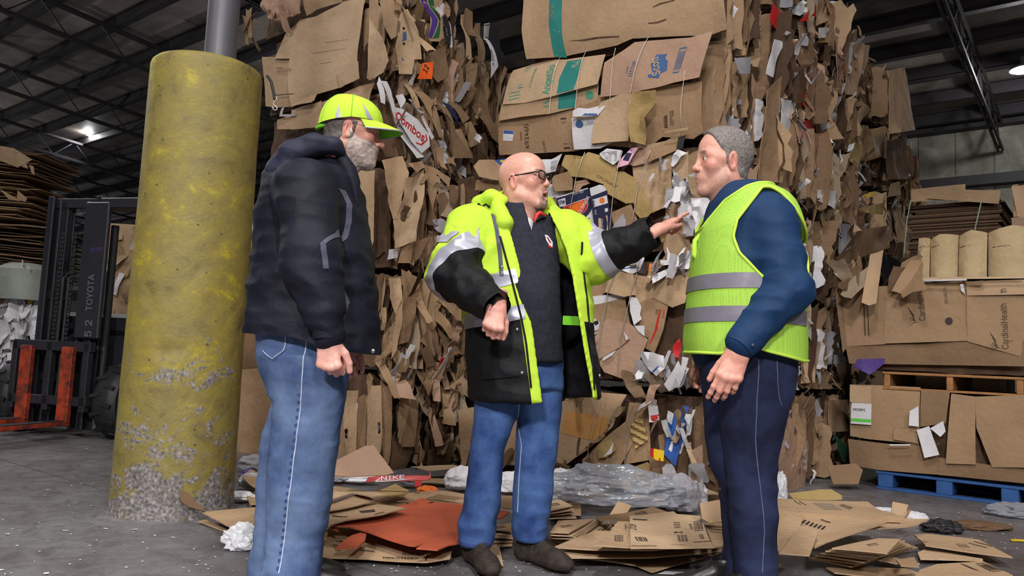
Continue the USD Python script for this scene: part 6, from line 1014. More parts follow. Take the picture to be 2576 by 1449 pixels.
# cloth
def cloth(name, rgb, rough=.8, weave=700., var=.1, wr=.25, scale=6., sheen=.0, lin=None): 
    c = s2l(rgb); nodes = {'g': ('geometry', {}), 'n': ('noise_texture', {'scale': scale, 'detail': 5.}), 'r': ('rgb_ramp', {'ramp': [(.3, c*(1-var)), (.7, np.minimum(c*(1+var), 1))]}), 'w': ('noise_texture', {'scale': weave, 'detail': 1.}), 'x': ('mix', {'mix_type': 'multiply', 'fac': .25}), 'wn': ('noise_texture', {'scale': 38., 'detail': 4., 'distortion': .6}), 'b': ('bump', {'strength': wr, 'distance': .006}), 'p': ('principled_bsdf', {'roughness': rough, 'specular_ior_level': .22, 'sheen_weight': sheen, 'sheen_roughness': .5})}
    return mat(name, nodes, [('g.position', 'n.vector'), ('n.fac', 'r.fac'), ('g.position', 'w.vector'), ('r.color', 'x.color1'), ('w.color', 'x.color2'), ('x.color', 'p.base_color'), ('g.position', 'wn.vector'), ('wn.fac', 'b.height'), ('b.normal', 'p.normal')])
def denim(name, rgb, fade, z0, z1): 
    c, l = s2l(rgb), s2l(fade); return mat(name, {'g': ('geometry', {}), 'n': ('noise_texture', {'scale': 5.5, 'detail': 7., 'roughness': .6}), 'r': ('rgb_ramp', {'ramp': [(.34, c), (.62, l)]}), 'mp': ('mapping', {'scale': np.array([1., 1., .18])}), 'w': ('noise_texture', {'scale': 520., 'detail': 2.}), 'x': ('mix', {'mix_type': 'multiply', 'fac': .45}), 'b': ('bump', {'strength': .15, 'distance': .003}), 'p': ('principled_bsdf', {'roughness': .85, 'specular_ior_level': .2, 'sheen_weight': .0})},
        [('g.position', 'n.vector'), ('n.fac', 'r.fac'), ('g.position', 'mp.vector'), ('mp.vector', 'w.vector'), ('r.color', 'x.color1'), ('w.color', 'x.color2'), ('x.color', 'p.base_color'), ('w.fac', 'b.height'), ('b.normal', 'p.normal')])
def folds(v, f, amp, freq, seed, mask=None, oct=2):
    n = normals(v, f); d = ridged(v*np.asarray(freq), seed, oct)*.5*amp; d = d if mask is None else d*mask; return v+n*d[:, None], f
def rows_px(rows, Y, dz=0.):
    """(py, xl, xr, cy, ry) silhouettes at depth Y to loft rows"""
    out = []
    for py, xl, xr, cy, ry in rows:
        a, b = at_y(xl, py, Y), at_y(xr, py, Y); out.append(((a[2]+b[2])/2, (a[0]+b[0])/2, cy, (b[0]-a[0])/2, ry))
    return out
def bounds(rows, m): r = np.array(rows); return np.array([(r[:, 1]-r[:, 3]).min(), (r[:, 2]-r[:, 4]).min(), r[:, 0].min()])-m, np.array([(r[:, 1]+r[:, 3]).max(), (r[:, 2]+r[:, 4]).max(), r[:, 0].max()])+m
def xz(v): return v[:, 0], v[:, 2]
def curve_x(pts, Y):
    """x as a function of z along a polyline traced in the photograph at depth Y"""
    q = np.array([at_y(x, y, Y) for x, y in pts]); o = np.argsort(q[:, 2]); return lambda z: np.interp(z, q[o, 2], q[o, 0])
def curve_z(pts, Y): q = np.array([at_y(x, y, Y) for x, y in pts]); o = np.argsort(q[:, 0]); return lambda x: np.interp(x, q[o, 0], q[o, 2])

def tuft(v, f, g, base, amp, seed, freq=(70, 70, 30)):
    n = normals(v, f); q = v+n*(np.clip(g, 0, 1.2)/1.2*((base if np.ndim(base) == 0 else base)+amp*(ridged(v*np.array(freq), seed, 2)*.5+.3)))[:, None]+n*.0004; return clip(q, f, g)
def xzsd(v, pts, Y):
    q = np.array([at_y(x, y, Y) for x, y in pts]); P = Polygon(q[:, [0, 2]]).buffer(0); pt = shapely.points(v[:, [0, 2]]); d = shapely.distance(pt, P.exterior if P.geom_type == 'Polygon' else P.boundary); return np.where(shapely.contains_xy(P, v[:, 0], v[:, 2]), d, -d)
def refine(v, f, g, it=2, m=.02):
    k = (g[f] > -m).any(1); f = f[k]; u, i = np.unique(f, return_inverse=True); v, f = v[u], i.reshape(-1, 3)
    for _ in range(it if len(f) < 60000 else 1):
        v, f = trimesh.remesh.subdivide(v, f); t = trimesh.Trimesh(v, f, process=False); t.merge_vertices(); v, f = np.array(t.vertices), np.array(t.faces)
    return v, f
def decal_on(parent, name, m, pts, Y, mt, up=.002, face=-.05, label=None, smooth=True, near=None):
    v, f = m; n = normals(v, f); g = lambda v, n: np.minimum(xzsd(v, pts, Y), (face-n[:, 1])*.05) if near is None else np.minimum.reduce([xzsd(v, pts, Y), (face-n[:, 1])*.05, near(v)])
    v, f = v+n*up, f; q = g(v, n)
    if not (q > -.02).any(): return
    v, f = refine(v, f, q); 
    if not len(f): return
    c = clip(v, f, g(v, normals(v, f)))
    return emit(parent, name, c, mt, smooth, label)
def emit(parent, name, m, mt, smooth, label):
    v, f = m
    if not len(f): return
    e = np.vstack([f[:, :2], f[:, 1:]]); from scipy.sparse import coo_matrix; from scipy.sparse.csgraph import connected_components
    n, lab = connected_components(coo_matrix((np.ones(len(e)), (e[:, 0], e[:, 1])), (len(v), len(v))), False); cnt = np.bincount(lab[f[:, 0]], minlength=n); r = None
    for k in np.argsort(-cnt)[:4]:
        if cnt[k] < max(6, .04*len(f)): continue
        g = f[lab[f[:, 0]] == k]; u, i = np.unique(g, return_inverse=True); q = part(parent, name, (v[u], i.reshape(-1, 3)), mt, smooth, label); r = r or q
    return r
def band_on(parent, name, m, pts, w, Y, mt, up=.002, face=-.05, horizontal=False, smooth=True, near=None, label=None):
    v, f = m; n = normals(v, f); c = curve_z(pts, Y) if horizontal else curve_x(pts, Y); q = np.array([at_y(x, y, Y) for x, y in pts]); i, j = (0, 2) if horizontal else (2, 0); lo, hi = q[:, i].min(), q[:, i].max()
    e = lambda v: v[:, j]-c(v[:, i]); k = lambda v, n: np.minimum.reduce([v[:, i]-lo, hi-v[:, i], (face-n[:, 1])*.05]+([near(v)] if near else []))
    v = v+n*up; g = np.minimum(w/2-np.abs(e(v)), k(v, n))
    if not (g > -.02).any(): return
    v, f = refine(v, f, g)
    for fn in (lambda v, f: k(v, normals(v, f)), lambda v, f: w/2-e(v), lambda v, f: w/2+e(v)):
        if not len(f): return
        g = fn(v, f)
        if not (g > 0).any(): return
        v, f = clip(v, f, g)
    return emit(parent, name, (v, f), mt, smooth, label)
def segd(v, *pts):
    d = np.full(len(v), 9.)
    for a, b in zip(pts[:-1], pts[1:]): a = np.asarray(a); ab = np.asarray(b)-a; t = np.clip((v-a)@ab/(ab@ab), 0, 1); d = np.minimum(d, np.linalg.norm(v-a-t[:, None]*ab, axis=1))
    return d
def along(a, b): a = np.asarray(a, float); d = np.asarray(b, float)-a; L = np.linalg.norm(d); d = d/L; return lambda v: (v-a)@d
def shoe(person, toe_dir, heel, mats, L=.3, tall=.11):
    d = np.array([toe_dir[0], toe_dir[1], 0.]); R = frame(d, ZZ); G = Grid((-.06, -.075, -.002), (L+.02, .075, tall+.06), .0045)
    G.cone((.02, 0, .045), (.05, 0, tall+.03), .046, .050, .03); G.cone((.03, 0, .04), (L-.1, -.004, .048), .042, .044, .03); G.ell((L-.075, -.002, .042), (.075, .049, .040), .03); G.cone((.09, 0, tall-.01), (L-.12, 0, .066), .036, .026, .02)
    G.op(lambda P: P[..., 2]-.018, (-.1, -.1, -.05), (L+.1, .1, .018), .004, True); G.ell((.045, 0, tall+.05), (.05, .040, .05), .01, True)
    v, f = G.mesh(); v = relax(v, f, 2); u = part(person, 'shoe', (place(v, heel, R), f), mats[0], True)
    S_ = Grid((-.07, -.08, -.002), (L+.03, .08, .05), .004); S_.cone((.02, 0, .0), (L-.085, -.003, .0), .05, .054, .01); S_.op(lambda P: P[..., 2]-.030-.008*np.abs(np.sin(P[..., 0]*46)), (-.1, -.1, .02), (L+.1, .1, .09), .002, True); S_.op(lambda P: -(P[..., 2]-.001), (-.1, -.1, -.1), (L+.1, .1, .001), .002, True)
    v, f = S_.mesh(); part(u, 'sole', (place(v, heel, R), f), mats[1], 35)
    for i in range(6):
        x = .095+i*.02; z = tall+.012-i*.0125; part(u, 'lace', tube(place(np.array([[x-.008, -.028+.001*i, z-.008], [x, -.012, z+.009], [x+.004, .012, z+.008], [x+.01, .028-.001*i, z-.012]]), heel, R), .0026, 6), mats[2], True)
    for s in (-1, 1): part(u, 'lace', tube(place(np.array([[.088, 0, tall+.022], [.085, s*.02, tall+.036], [.09, s*.045, tall+.02], [.1, s*.05, tall-.02], [.098, s*.035, tall-.005], [.09, 0, tall+.02]]), heel, R), .0022, 6), mats[2], True)
    return u
def inner_body(G, neck, pelvis, shoulders, arms, legs):
    G.cone(neck, pelvis, .06, .07, .03)
    for s, a in zip(shoulders, arms):
        G.cone(np.asarray(neck)*.7+np.asarray(pelvis)*.3, s, .06, .045, .03); pts = [s]+list(a)
        for k in range(len(pts)-1): G.cone(pts[k], pts[k+1], .040-.006*k, .034-.008*k, .02)
    for l in legs:
        pts = [pelvis]+list(l)
        for k in range(len(pts)-1): G.cone(pts[k], pts[k+1], .045-.008*k, .040-.008*k, .02)
    return G.mesh()
def eyes(person, pos, R, s, look=0.):
    for y in (-1, 1):
        c = np.array([.0770, y*.0325, 0.]); m = trimesh.creation.icosphere(3, .0122); e = part(person, 'eye', (place(np.array(m.vertices)+c, pos, R, s), np.array(m.faces)), EYEW, True)
        d = np.array([math.cos(look), math.sin(look), 0]); part(e, 'iris', lathe(place(np.zeros((1, 3)), (0, 0, 0), np.eye(3)).tolist() and [(0, .0006*s), (.0055*s, .0001*s), (.0062*s, -.0009*s)][::-1], 18, place((c+d*.0121)[None], pos, R, s)[0], d@R), IRIS, True)
def glasses(person, pos, R, s, m, r=.0026, w=.024, h=.018, rim=True, x=.104, glass=None):
    t = None
    P = lambda q: place(np.array(q, float), pos, R, s); ring_ = lambda sg: [(x-.006*abs(math.cos(a)*sg*1.)**2*(1 if math.cos(a)*sg > 0 else .2), sg*.034+w*np.sign(math.cos(a))*abs(math.cos(a))**.6, -.001+h*np.sign(math.sin(a))*abs(math.sin(a))**.6) for a in np.linspace(0, 2*np.pi, 33)]
    root = part(person, 'glasses', tube(P([(x, -.011, .006), (x+.003, 0, .008), (x, .011, .006)]), r*s, 8), m, True)
    for sg in (-1, 1):
        part(root, 'rim', tube(P(ring_(sg)), r*s, 8), m, True); part(root, 'temple', tube(P([(x-.006, sg*(.034+w), .008), (x-.016, sg*.066, .010), (.03, sg*.075, .009), (-.012, sg*.080, .010), (-.026, sg*.079, -.004)]), r*1.05*s, 8), m, True)
        q = ring_(sg)[:-1]; c = np.mean(q, 0); part(root, 'lens', (P([c]+q), np.array([[0, i+1, (i+1) % 32+1] for i in range(32)])), glass or LENS, True)
    return root
LENS = mat('lens_glass', {'t': ('transparent_bsdf', {'color': np.array([.96, .97, .97])}), 'g': ('glossy_bsdf', {'roughness': .02}), 'f': ('fresnel', {'IOR': 1.45}), 'm': ('mix_closure', {})}, [('f.fac', 'm.fac'), ('t.BSDF', 'm.closure1'), ('g.BSDF', 'm.closure2')], 'm.closure')
# ------------------------------------------------------------------ man in the neon cap, left
NAVY = cloth('jacket_navy', (24, 26, 40), .65, wr=.35, var=.2); HOODN = cloth('hood_slate', (42, 44, 62), .65, wr=.35, var=.2); PIPING = cloth('piping_grey', (84, 86, 104), .6, wr=.1); JEAN1 = denim('jeans_light', (68, 88, 132), (110, 132, 172), 0, 1); NEON = cloth('neon_yellow_cloth', (190, 224, 66), .75, wr=.12, var=.05, sheen=.0); NEONG = cloth('neon_green_cloth', (112, 196, 44), .75, wr=.1, var=.05, sheen=.0)
TAPEG = plain('reflective_tape', (168, 168, 184), .38, .25, var=.06, scale=30); BLACKC = cloth('black_cloth', (20, 20, 24), .65, wr=.3, var=.2, ); STITCH = plain('stitching', (168, 178, 200), .8, var=.05); STITCHD = plain('seam_dark', (44, 62, 116), .8, var=.3, scale=60); SNAP = plain('snap_metal', (150, 150, 150), .3, .9)
GREYHAIR = cloth('grey_hair', (96, 90, 88), .6, weave=900, wr=.9, var=.3, scale=60); WHITEBEARD = cloth('grey_beard', (190, 172, 166), .7, weave=900, wr=.9, var=.22, scale=80)
Y = 2.95
p1 = thing('person', 'standing man in neon cap, navy hooded jacket and pale blue jeans, seen from the side', 'person', at_z(735, 1470)*[1, 1, 0])
o = dict(skin=(204, 150, 134), ruddy=(206, 116, 108), brow=(110, 98, 92), hair=(104, 94, 90), hair_a=.9, cap=.02, stubble=(190, 168, 160, .8), neck=1.08, nose=1.12, jaw=1.05)
hp, hR, hs = at_y(884, 330, Y), frame((.972, .2, -.10), (.10, .0, 1)), 1.07
hv, hf = make_head(o); hm = (place(hv, hp, hR, hs), hf)
sleeve = [at_y(768, 472, 2.78), at_y(786, 665, 2.70), at_y(826, 842, 2.68)]; fsl = [at_y(800, 480, 3.16), at_y(850, 690, 3.22), at_y(872, 862, 3.15)]
HW1 = frame((.10, -.12, -1), (-.15, -.98, .1)); h1, hf1 = hand_mesh(1, [(1.15, 1.55, .9), (1.2, 1.55, .9), (1.25, 1.5, .9), (1.3, 1.5, .9)], (.62, .45, .25), tc=(.35, .35)); h1 = place(h1, sleeve[2]+[0, 0, -.012], HW1, 1.06)
HW2 = frame((.05, .1, -1), (0, 1, 0)); h2, hf2 = hand_mesh(-1, [(.9, 1.2, .7)]*4); h2 = place(h2, fsl[2]+[.01, 0, -.005], HW2, 1.0)
G = Grid((-1.15, 2.5, .0), (-.4, 3.4, 1.75), .016); nk = place(np.array([[-.04, 0, -.16]]), hp, hR, hs)[0]; pv = at_y(765, 870, Y)
bm = inner_body(G, nk, pv, [sleeve[0], fsl[0]], [sleeve[1:], fsl[1:]], [[at_y(765, 1130, 2.88), at_y(740, 1440, 2.88)], [at_y(730, 1130, 3.03), at_y(695, 1430, 3.03)]])
tinted(p1, [(hm[0], hf, head_tint(hv, None, o)), (*bm, np.tile(s2l(o['skin']), (len(bm[0]), 1))), (h1, hf1, hand_tint(h1, (224, 178, 166), (216, 138, 130))), (h2, hf2, hand_tint(h2, (224, 178, 166), (216, 138, 130)))])
eyes(p1, hp, hR, hs, 0.); q = tuft(hv, hf, hair_g(hv, o), .002, .003, 3); part(p1, 'hair', (place(q[0], hp, hR, hs), q[1]), GREYHAIR, True)
q = tuft(hv, hf, beard_g(hv, o), .0035, .002, 5, (120, 120, 50)); part(p1, 'beard', (place(q[0], hp, hR, hs), q[1]), WHITEBEARD, True)
glasses(p1, hp, hR, hs, plain('glasses_wire', (70, 62, 56), .35, .6), r=.0011, w=.022, h=.0155)
# cap, made in the head's own frame
an = np.linspace(0, 2*np.pi, 72, endpoint=False); el = np.linspace(0, 1, 22); V = []
for e in el:
    for a in an:
        zb = .028+.014*max(math.cos(a), 0)-.032*max(-math.cos(a), 0); th = e*math.pi/2; r = math.cos(th)**.72; zt = .127; sec = 1+.004*abs(math.sin(3*a))*math.sin(th*2)
        V.append(((.114*math.cos(a)*r-.006-.012*e)*sec, .092*math.sin(a)*r*sec, zb+(zt-zb)*math.sin(th)**.95))
V = np.array(V); n = 72; f = np.array([[i*n+j, i*n+(j+1) % n, (i+1)*n+(j+1) % n, (i+1)*n+j] for i in range(21) for j in range(n)]); v, f = vf((V, f)); cm = (place(v, hp, hR, hs), f)
capm = part(p1, 'cap', cm, NEON, 60, label='neon yellow green baseball cap with grey wedge stripes')
for k in range(6):
    j = int((k*60+30)/5); part(capm, 'panel_seam', tube(np.array([cm[0][i*72+j] for i in range(0, 22)]), .0016, 5), NEONG, True)
decal_on(capm, 'grey_stripe', cm, [(852, 262), (857, 288), (859, 314), (841, 316), (845, 285)], 2.85, TAPEG, .0015, near=lambda v: hp[1]-v[:, 1]); decal_on(capm, 'grey_stripe', cm, [(908, 252), (922, 272), (936, 296), (923, 298), (916, 275)], 2.85, TAPEG, .0015, near=lambda v: hp[1]-v[:, 1])
ph = np.linspace(-1.25, 1.25, 31); rows_ = []
def brim(dz, grow=0.):
    V = []
    for w in np.linspace(0, 1, 10):
        for a in ph: x0, y0 = .105*math.cos(a)-.008, .088*math.sin(a); L = (.088*math.cos(a*1.15)**.6 if abs(a*1.15) < 1.57 else 0)*w+grow*w; x, y = x0+L*.98, y0*(1+.04*w); V.append((x, y, .046-.004*w-.010*w*w-2.3*y*y*w+dz-.016*(1-math.cos(a))))
    f = np.array([[i*31+j, i*31+j+1, (i+1)*31+j+1, (i+1)*31+j] for i in range(9) for j in range(30)]); return vf((np.array(V), f[:, ::-1]))
v, f = brim(0); b = shell(v, f, ZZ, .003); part(capm, 'brim', (place(b[0], hp, hR, hs), b[1]), NEON, 40); v, f = brim(-.0034, -.001); b = shell(v, f, ZZ, .0008); part(capm, 'brim_underside', (place(b[0], hp, hR, hs), b[1]), NEONG, 40)
v, f = brim(-.0015); part(capm, 'brim_edge', tube(place(v[9*31:10*31], hp, hR, hs), .0034, 6), TAPEG, True); part(capm, 'cap_button', (place(np.array(trimesh.creation.icosphere(2, .008).vertices)*[1, 1, .5]+[-.018, 0, .127], hp, hR, hs), np.array(trimesh.creation.icosphere(2, .008).faces)), NEON, True)
part(capm, 'cap_strap', tube(place(np.array([[-.085, -.035, .0], [-.106, -.028, -.010], [-.119, 0, -.014], [-.106, .028, -.010], [-.085, .035, .0]]), hp, hR, hs), .009, 8), NEONG, True)
# jacket
rw = rows_px([(398, 705, 866, 2.97, .10), (425, 686, 886, 2.97, .155), (455, 671, 898, 2.97, .2), (500, 660, 908, 2.97, .222), (560, 650, 918, 2.97, .23), (640, 641, 931, 2.97, .228), (720, 634, 938, 2.97, .228), (800, 626, 942, 2.97, .235), (850, 620, 944, 2.97, .238), (905, 616, 946, 2.97, .24)], Y)
lo, hi = bounds(rw, .06); lo[1] = 2.5; hi[2] += .12; G = Grid(lo, hi, .0072); G.loft(rw, .03, p=2.2)
for a, b, r1, r2 in ((0, 1, .104, .098), (1, 2, .098, .053)): G.cone(sleeve[a], sleeve[b], r1, r2, .028); G.cone(fsl[a], fsl[b], r1*.95, r2, .03)
v, f = G.mesh(); v = relax(v, f, 2); n = normals(v, f); ax = along(sleeve[0], sleeve[2]); dsl = np.abs(ax(v)-.3)
v = folds(v, f, .020, (5, 5, 7.5), 4)[0]; v = folds(v, f, .010, (15, 9, 19), 9, np.clip((1.45-v[:, 2])*2, .3, 1), 1)[0]; zh = curve_z([(560, 836), (618, 838), (780, 852), (860, 880), (945, 893), (990, 895)], Y); cuff = np.array([at_y(x, y, 2.68) for x, y in ((797, 868), (858, 858))]); 
gs = np.maximum(v[:, 2]-zh(v[:, 0]), .085-segd(v, *sleeve)); m = clip(v, f, gs); jk = part(p1, 'jacket', m, NAVY, True, label='navy hooded winter jacket'); jm = m
near_t = lambda v: np.minimum(2.97-v[:, 1], .05)
band_on(jk, 'grey_piping', jm, [(882, 498), (897, 531), (895, 575), (888, 614), (866, 645), (872, 700), (895, 767), (882, 814), (861, 845)], .017, Y, PIPING, .0025, near=lambda v: segd(v, *sleeve)-.1)
part(jk, 'cuff', tube(np.array([sleeve[2]+[-.004, 0, .03], sleeve[2]+[0, 0, -.012]]), [.054, .052], 28), NAVY, 40)
part(jk, 'snap_button', lathe([(0, .004), (.008, .003), (.009, 0), (0, 0)], 16, at_y(938, 883, 2.79), (0, -1, 0)), SNAP, True)
band_on(jk, 'seam', jm, [(700, 470), (712, 540), (722, 600), (735, 680)], .004, 2.9, BLACKC, .002, near=near_t)
G = Grid(at_y(640, 500, 2.95)-[0, .3, 0], at_y(900, 300, 2.95)+[0, .3, .02], .0065)
for q in ([(858, 382, 2.86), (838, 366, 2.84), (790, 365, 2.82), (738, 388, 2.82), (702, 425, 2.86), (692, 448, 2.95)], [(858, 382, 3.06), (838, 366, 3.08), (790, 365, 3.1), (738, 388, 3.1), (702, 425, 3.06), (692, 448, 2.95)]):
    P_ = [at_y(*z_) for z_ in q]; R_ = [.016, .026, .038, .044, .042, .036]
    for k in range(5): G.cone(P_[k], P_[k+1], R_[k], R_[k+1], .03)
for q, r in (((800, 402, 2.95), .075), ((752, 408, 2.95), .075), ((712, 445, 2.95), .06), ((722, 440, 2.8), .034), ((700, 470, 2.88), .03)): G.ball(at_y(*q), r, .04)
G.op(lambda P: np.linalg.norm((P-(nk+np.array([.03, 0, .1]))), axis=-1)-.085, nk-.2, nk+.25, .02, True)
v, f = G.mesh(); v = relax(v, f, 2); v = folds(v, f, .009, (7, 5, 17), 12, oct=1)[0]; v = folds(v, f, .004, (18, 9, 34), 14, oct=1)[0]; part(jk, 'hood', (v, f), HOODN, True)
for a in (2.88, 3.02): part(jk, 'collar', tube([at_y(x, y, a) for x, y in ((850, 372), (860, 398), (876, 428), (890, 462), (900, 520))], [.012, .024, .032, .026, .002], 14), NAVY, True)
part(jk, 'collar_lining', tube([at_y(x, y, 2.90) for x, y in ((852, 372), (868, 402), (886, 424), (898, 434))], [.012, .016, .016, .008], 10), cloth('collar_lining_grey', (104, 110, 122)), True)
# jeans
nr = rows_px([(900, 662, 868, 2.87, .115), (960, 682, 865, 2.87, .108), (1030, 690, 856, 2.87, .1), (1100, 688, 847, 2.87, .095), (1200, 683, 836, 2.87, .092), (1300, 676, 822, 2.87, .09), (1400, 668, 806, 2.87, .088), (1466, 664, 797, 2.87, .09)], 2.87); fr = rows_px([(900, 670, 850, 3.03, .1), (1000, 686, 820, 3.03, .095), (1100, 668, 800, 3.03, .09), (1200, 656, 780, 3.03, .088), (1300, 648, 768, 3.03, .085), (1400, 641, 758, 3.03, .085), (1462, 632, 752, 3.03, .088)], 3.03); pr = rows_px([(820, 652, 872, 2.95, .17), (870, 658, 870, 2.95, .18), (930, 668, 867, 2.95, .175), (985, 690, 860, 2.95, .15)], Y)
lo = np.min([bounds(r, .04)[0] for r in (nr, fr, pr)], 0); hi = np.max([bounds(r, .04)[1] for r in (nr, fr, pr)], 0); G = Grid(lo, hi, .0075); G.loft(nr, .02); G.loft(fr, .02); G.loft(pr, .04)
v, f = G.mesh(); v = relax(v, f, 2); low = np.clip((.42-v[:, 2])*3, 0, 1); v = folds(v, f, .018, (4, 4, 4.5), 21)[0]; v = folds(v, f, .010, (10, 8, 13), 22, .25+low+np.exp(-((v[:, 2]-.62)/.1)**2)*.6)[0]; jm = (v, f); jn = part(p1, 'jeans', jm, JEAN1, True, label='pale blue faded jeans')
band_on(jn, 'side_seam', jm, [(772, 852), (767, 930), (760, 1000), (746, 1120), (732, 1230), (716, 1340), (703, 1440)], .004, 2.78, STITCH, .0018, near=lambda v: 2.93-v[:, 1])
for k in range(24): y = 990+k*19; x = float(np.interp(y, [930, 1000, 1120, 1230, 1340, 1450], [767, 760, 746, 732, 716, 702]))-3; decal_on(jn, 'seam_pucker', jm, [(x-7, y), (x+1, y-2), (x+1, y+6), (x-6, y+8)], 2.78, STITCHD, .0012, near=lambda v: 2.93-v[:, 1])
pk = decal_on(jn, 'back_pocket', jm, [(662, 842), (734, 842), (736, 880), (706, 908), (672, 886)], 2.84, JEAN1, .003); band_on(jn, 'pocket_stitching', jm, [(734, 842), (733, 868), (728, 884)], .003, 2.84, STITCH, .0045); 
for a, b in (((730, 882), (704, 902)), ((704, 902), (674, 882))): band_on(jn, 'pocket_stitching', jm, [a, b] if a[0] < b[0] else [b, a], .003, 2.84, STITCH, .0045, horizontal=True, near=lambda v, a=a, b=b: np.minimum(v[:, 0]-min(at_y(*a, 2.84)[0], at_y(*b, 2.84)[0]), max(at_y(*a, 2.84)[0], at_y(*b, 2.84)[0])-v[:, 0]))
SH = [plain('black_shoe', (28, 26, 28), .4), plain('black_sole', (20, 20, 20), .6), plain('black_lace', (16, 16, 16), .7)]
shoe(p1, (.95, .3), at_y(690, 1466, 2.87)*[1, 1, 0]+[.0, 0, 0], SH); shoe(p1, (.95, .35), at_y(668, 1462, 3.03)*[1, 1, 0], SH)
# ------------------------------------------------------------------ pointing man in the hi-vis parka, middle
Y = 3.5; SWEAT = cloth('sweater_charcoal', (40, 42, 54), .9, weave=420, wr=.12, var=.25, scale=60); JEAN2 = denim('jeans_mid', (42, 66, 124), (84, 118, 178), 0, 1); TEE = cloth('tee_white', (226, 226, 232), .8, wr=.1); LINING = cloth('lining_black', (22, 22, 27), .6, wr=.5, var=.2, )
p2 = thing('person', 'bald pointing man in open neon yellow and black parka, glasses and blue jeans', 'person', at_z(1290, 1405)*[1, 1, 0])
o = dict(skin=(216, 162, 146), ruddy=(210, 124, 114), brow=(140, 112, 98), neck=1.15, jaw=1.08, mouth=.016, goatee=True, stubble=(158, 128, 116, .5), hair=(170, 134, 122), hair_a=.18)
hp, hR, hs = at_y(1317, 457, 3.5), frame((.87, -.48, .12), (-.09, .03, 1)), 1.09; hR = hR*np.array([[1], [1], [1.05]])
hv, hf = make_head(o); hm = place(hv, hp, hR, hs)
rs = [at_y(1188, 582, 3.45), at_y(1140, 690, 3.32), at_y(1250, 772, 3.12)]; ls = [at_y(1432, 600, 3.52), at_y(1502, 652, 3.46), at_y(1636, 585, 3.34)]
H1 = frame((-.10, -.45, -.9), (.15, -.95, .4)); h1, f1 = hand_mesh(1, [(1.2, 1.5, .9), (1.25, 1.5, .9), (1.3, 1.5, .9), (1.3, 1.5, .9)], (.55, .4, .35), tc=(.4, .4)); h1 = place(h1, rs[2]+[.0, -.0, .004], H1, 1.05)
H2 = frame((.66, .50, .50), (-.45, -.25, .8)); h2, f2 = hand_mesh(-1, [(-.05, .08, .06), (.55, 1.45, .9), (.75, 1.5, .9), (.85, 1.5, .9)], (1.0, .12, .25), tc=(.1, .2), spread=.03); h2 = place(h2, ls[2]+[.034, .012, .018], H2, .98)
G = Grid((-.45, 3.0, 0), (.75, 3.85, 1.8), .016); nk = place(np.array([[-.04, 0, -.16]]), hp, hR, hs)[0]; pv = at_y(1315, 930, Y)
bm = inner_body(G, nk, pv, [rs[0], ls[0]], [rs[1:], ls[1:]], [[at_y(1225, 1180, 3.47), at_y(1205, 1370, 3.47)], [at_y(1345, 1180, 3.55), at_y(1335, 1365, 3.55)]])
tc_ = lambda v: hand_tint(v, (220, 170, 156), (212, 130, 120))
tinted(p2, [(hm, hf, head_tint(hv, None, o)), (*bm, np.tile(s2l(o['skin']), (len(bm[0]), 1))), (h1, f1, tc_(h1)), (h2, f2, tc_(h2))])
eyes(p2, hp, hR, hs, .0); q = tuft(hv, hf, beard_g(hv, o), .0015, .0016, 5, (130, 130, 60)); part(p2, 'goatee', (place(q[0], hp, hR, hs), q[1]), cloth('goatee_hair', (156, 126, 112), .7, weave=900, wr=.8, var=.3, scale=90), True)
glasses(p2, hp, hR, hs, plain('glasses_black', (22, 22, 24), .25), r=.0027, w=.0245, h=.0175, x=.108)
# sweater
sw = rows_px([(520, 1265, 1392, 3.5, .085), (560, 1250, 1400, 3.5, .12), (610, 1245, 1402, 3.49, .145), (680, 1250, 1406, 3.47, .17), (760, 1256, 1407, 3.45, .185), (850, 1262, 1410, 3.46, .175), (908, 1262, 1413, 3.47, .165)], Y); lo, hi = bounds(sw, .03); hi[2] += .12; G = Grid(lo, hi, .007); G.loft(sw, .03)
G.cone(nk+[-.01, .01, -.03], place(np.array([[-.034, 0, -.118]]), hp, hR, hs)[0]+[-.006, 0, -.012], .082, .073, .02); G.cone(nk+[-.01, .01, -.05], place(np.array([[-.03, 0, -.08]]), hp, hR, hs)[0], .070, .064, .004, True)
vA, vB, vC = at_y(1337, 590, 3.36), at_y(1322, 530, 3.38), at_y(1352, 530, 3.38); Vn = lambda P: np.maximum.reduce([P[..., 1]-3.47, -((P[..., 0]-vA[0])-(P[..., 2]-vA[2])*((vB[0]-vA[0])/(vB[2]-vA[2])))*.9, ((P[..., 0]-vA[0])-(P[..., 2]-vA[2])*((vC[0]-vA[0])/(vC[2]-vA[2])))*.9, vA[2]-P[..., 2]])
zc_ = curve_z([(1240, 486), (1266, 488), (1310, 512), (1345, 534), (1385, 548), (1440, 560)], 3.45); G.op(lambda P: zc_(P[..., 0])-P[..., 2], nk-.2, nk+.22, .003, True); G.op(Vn, (vA[0]-.15, 3.1, vA[2]), (vA[0]+.2, 3.47, vA[2]+.3), .004, True); v, f = G.mesh(); v = relax(v, f, 2); v = folds(v, f, .007, (5, 5, 6), 31)[0]; v = folds(v, f, .003, (16, 12, 18), 32)[0]; sm = (v, f); sp_ = part(p2, 'sweater', sm, SWEAT, True, label='charcoal quarter zip sweater')
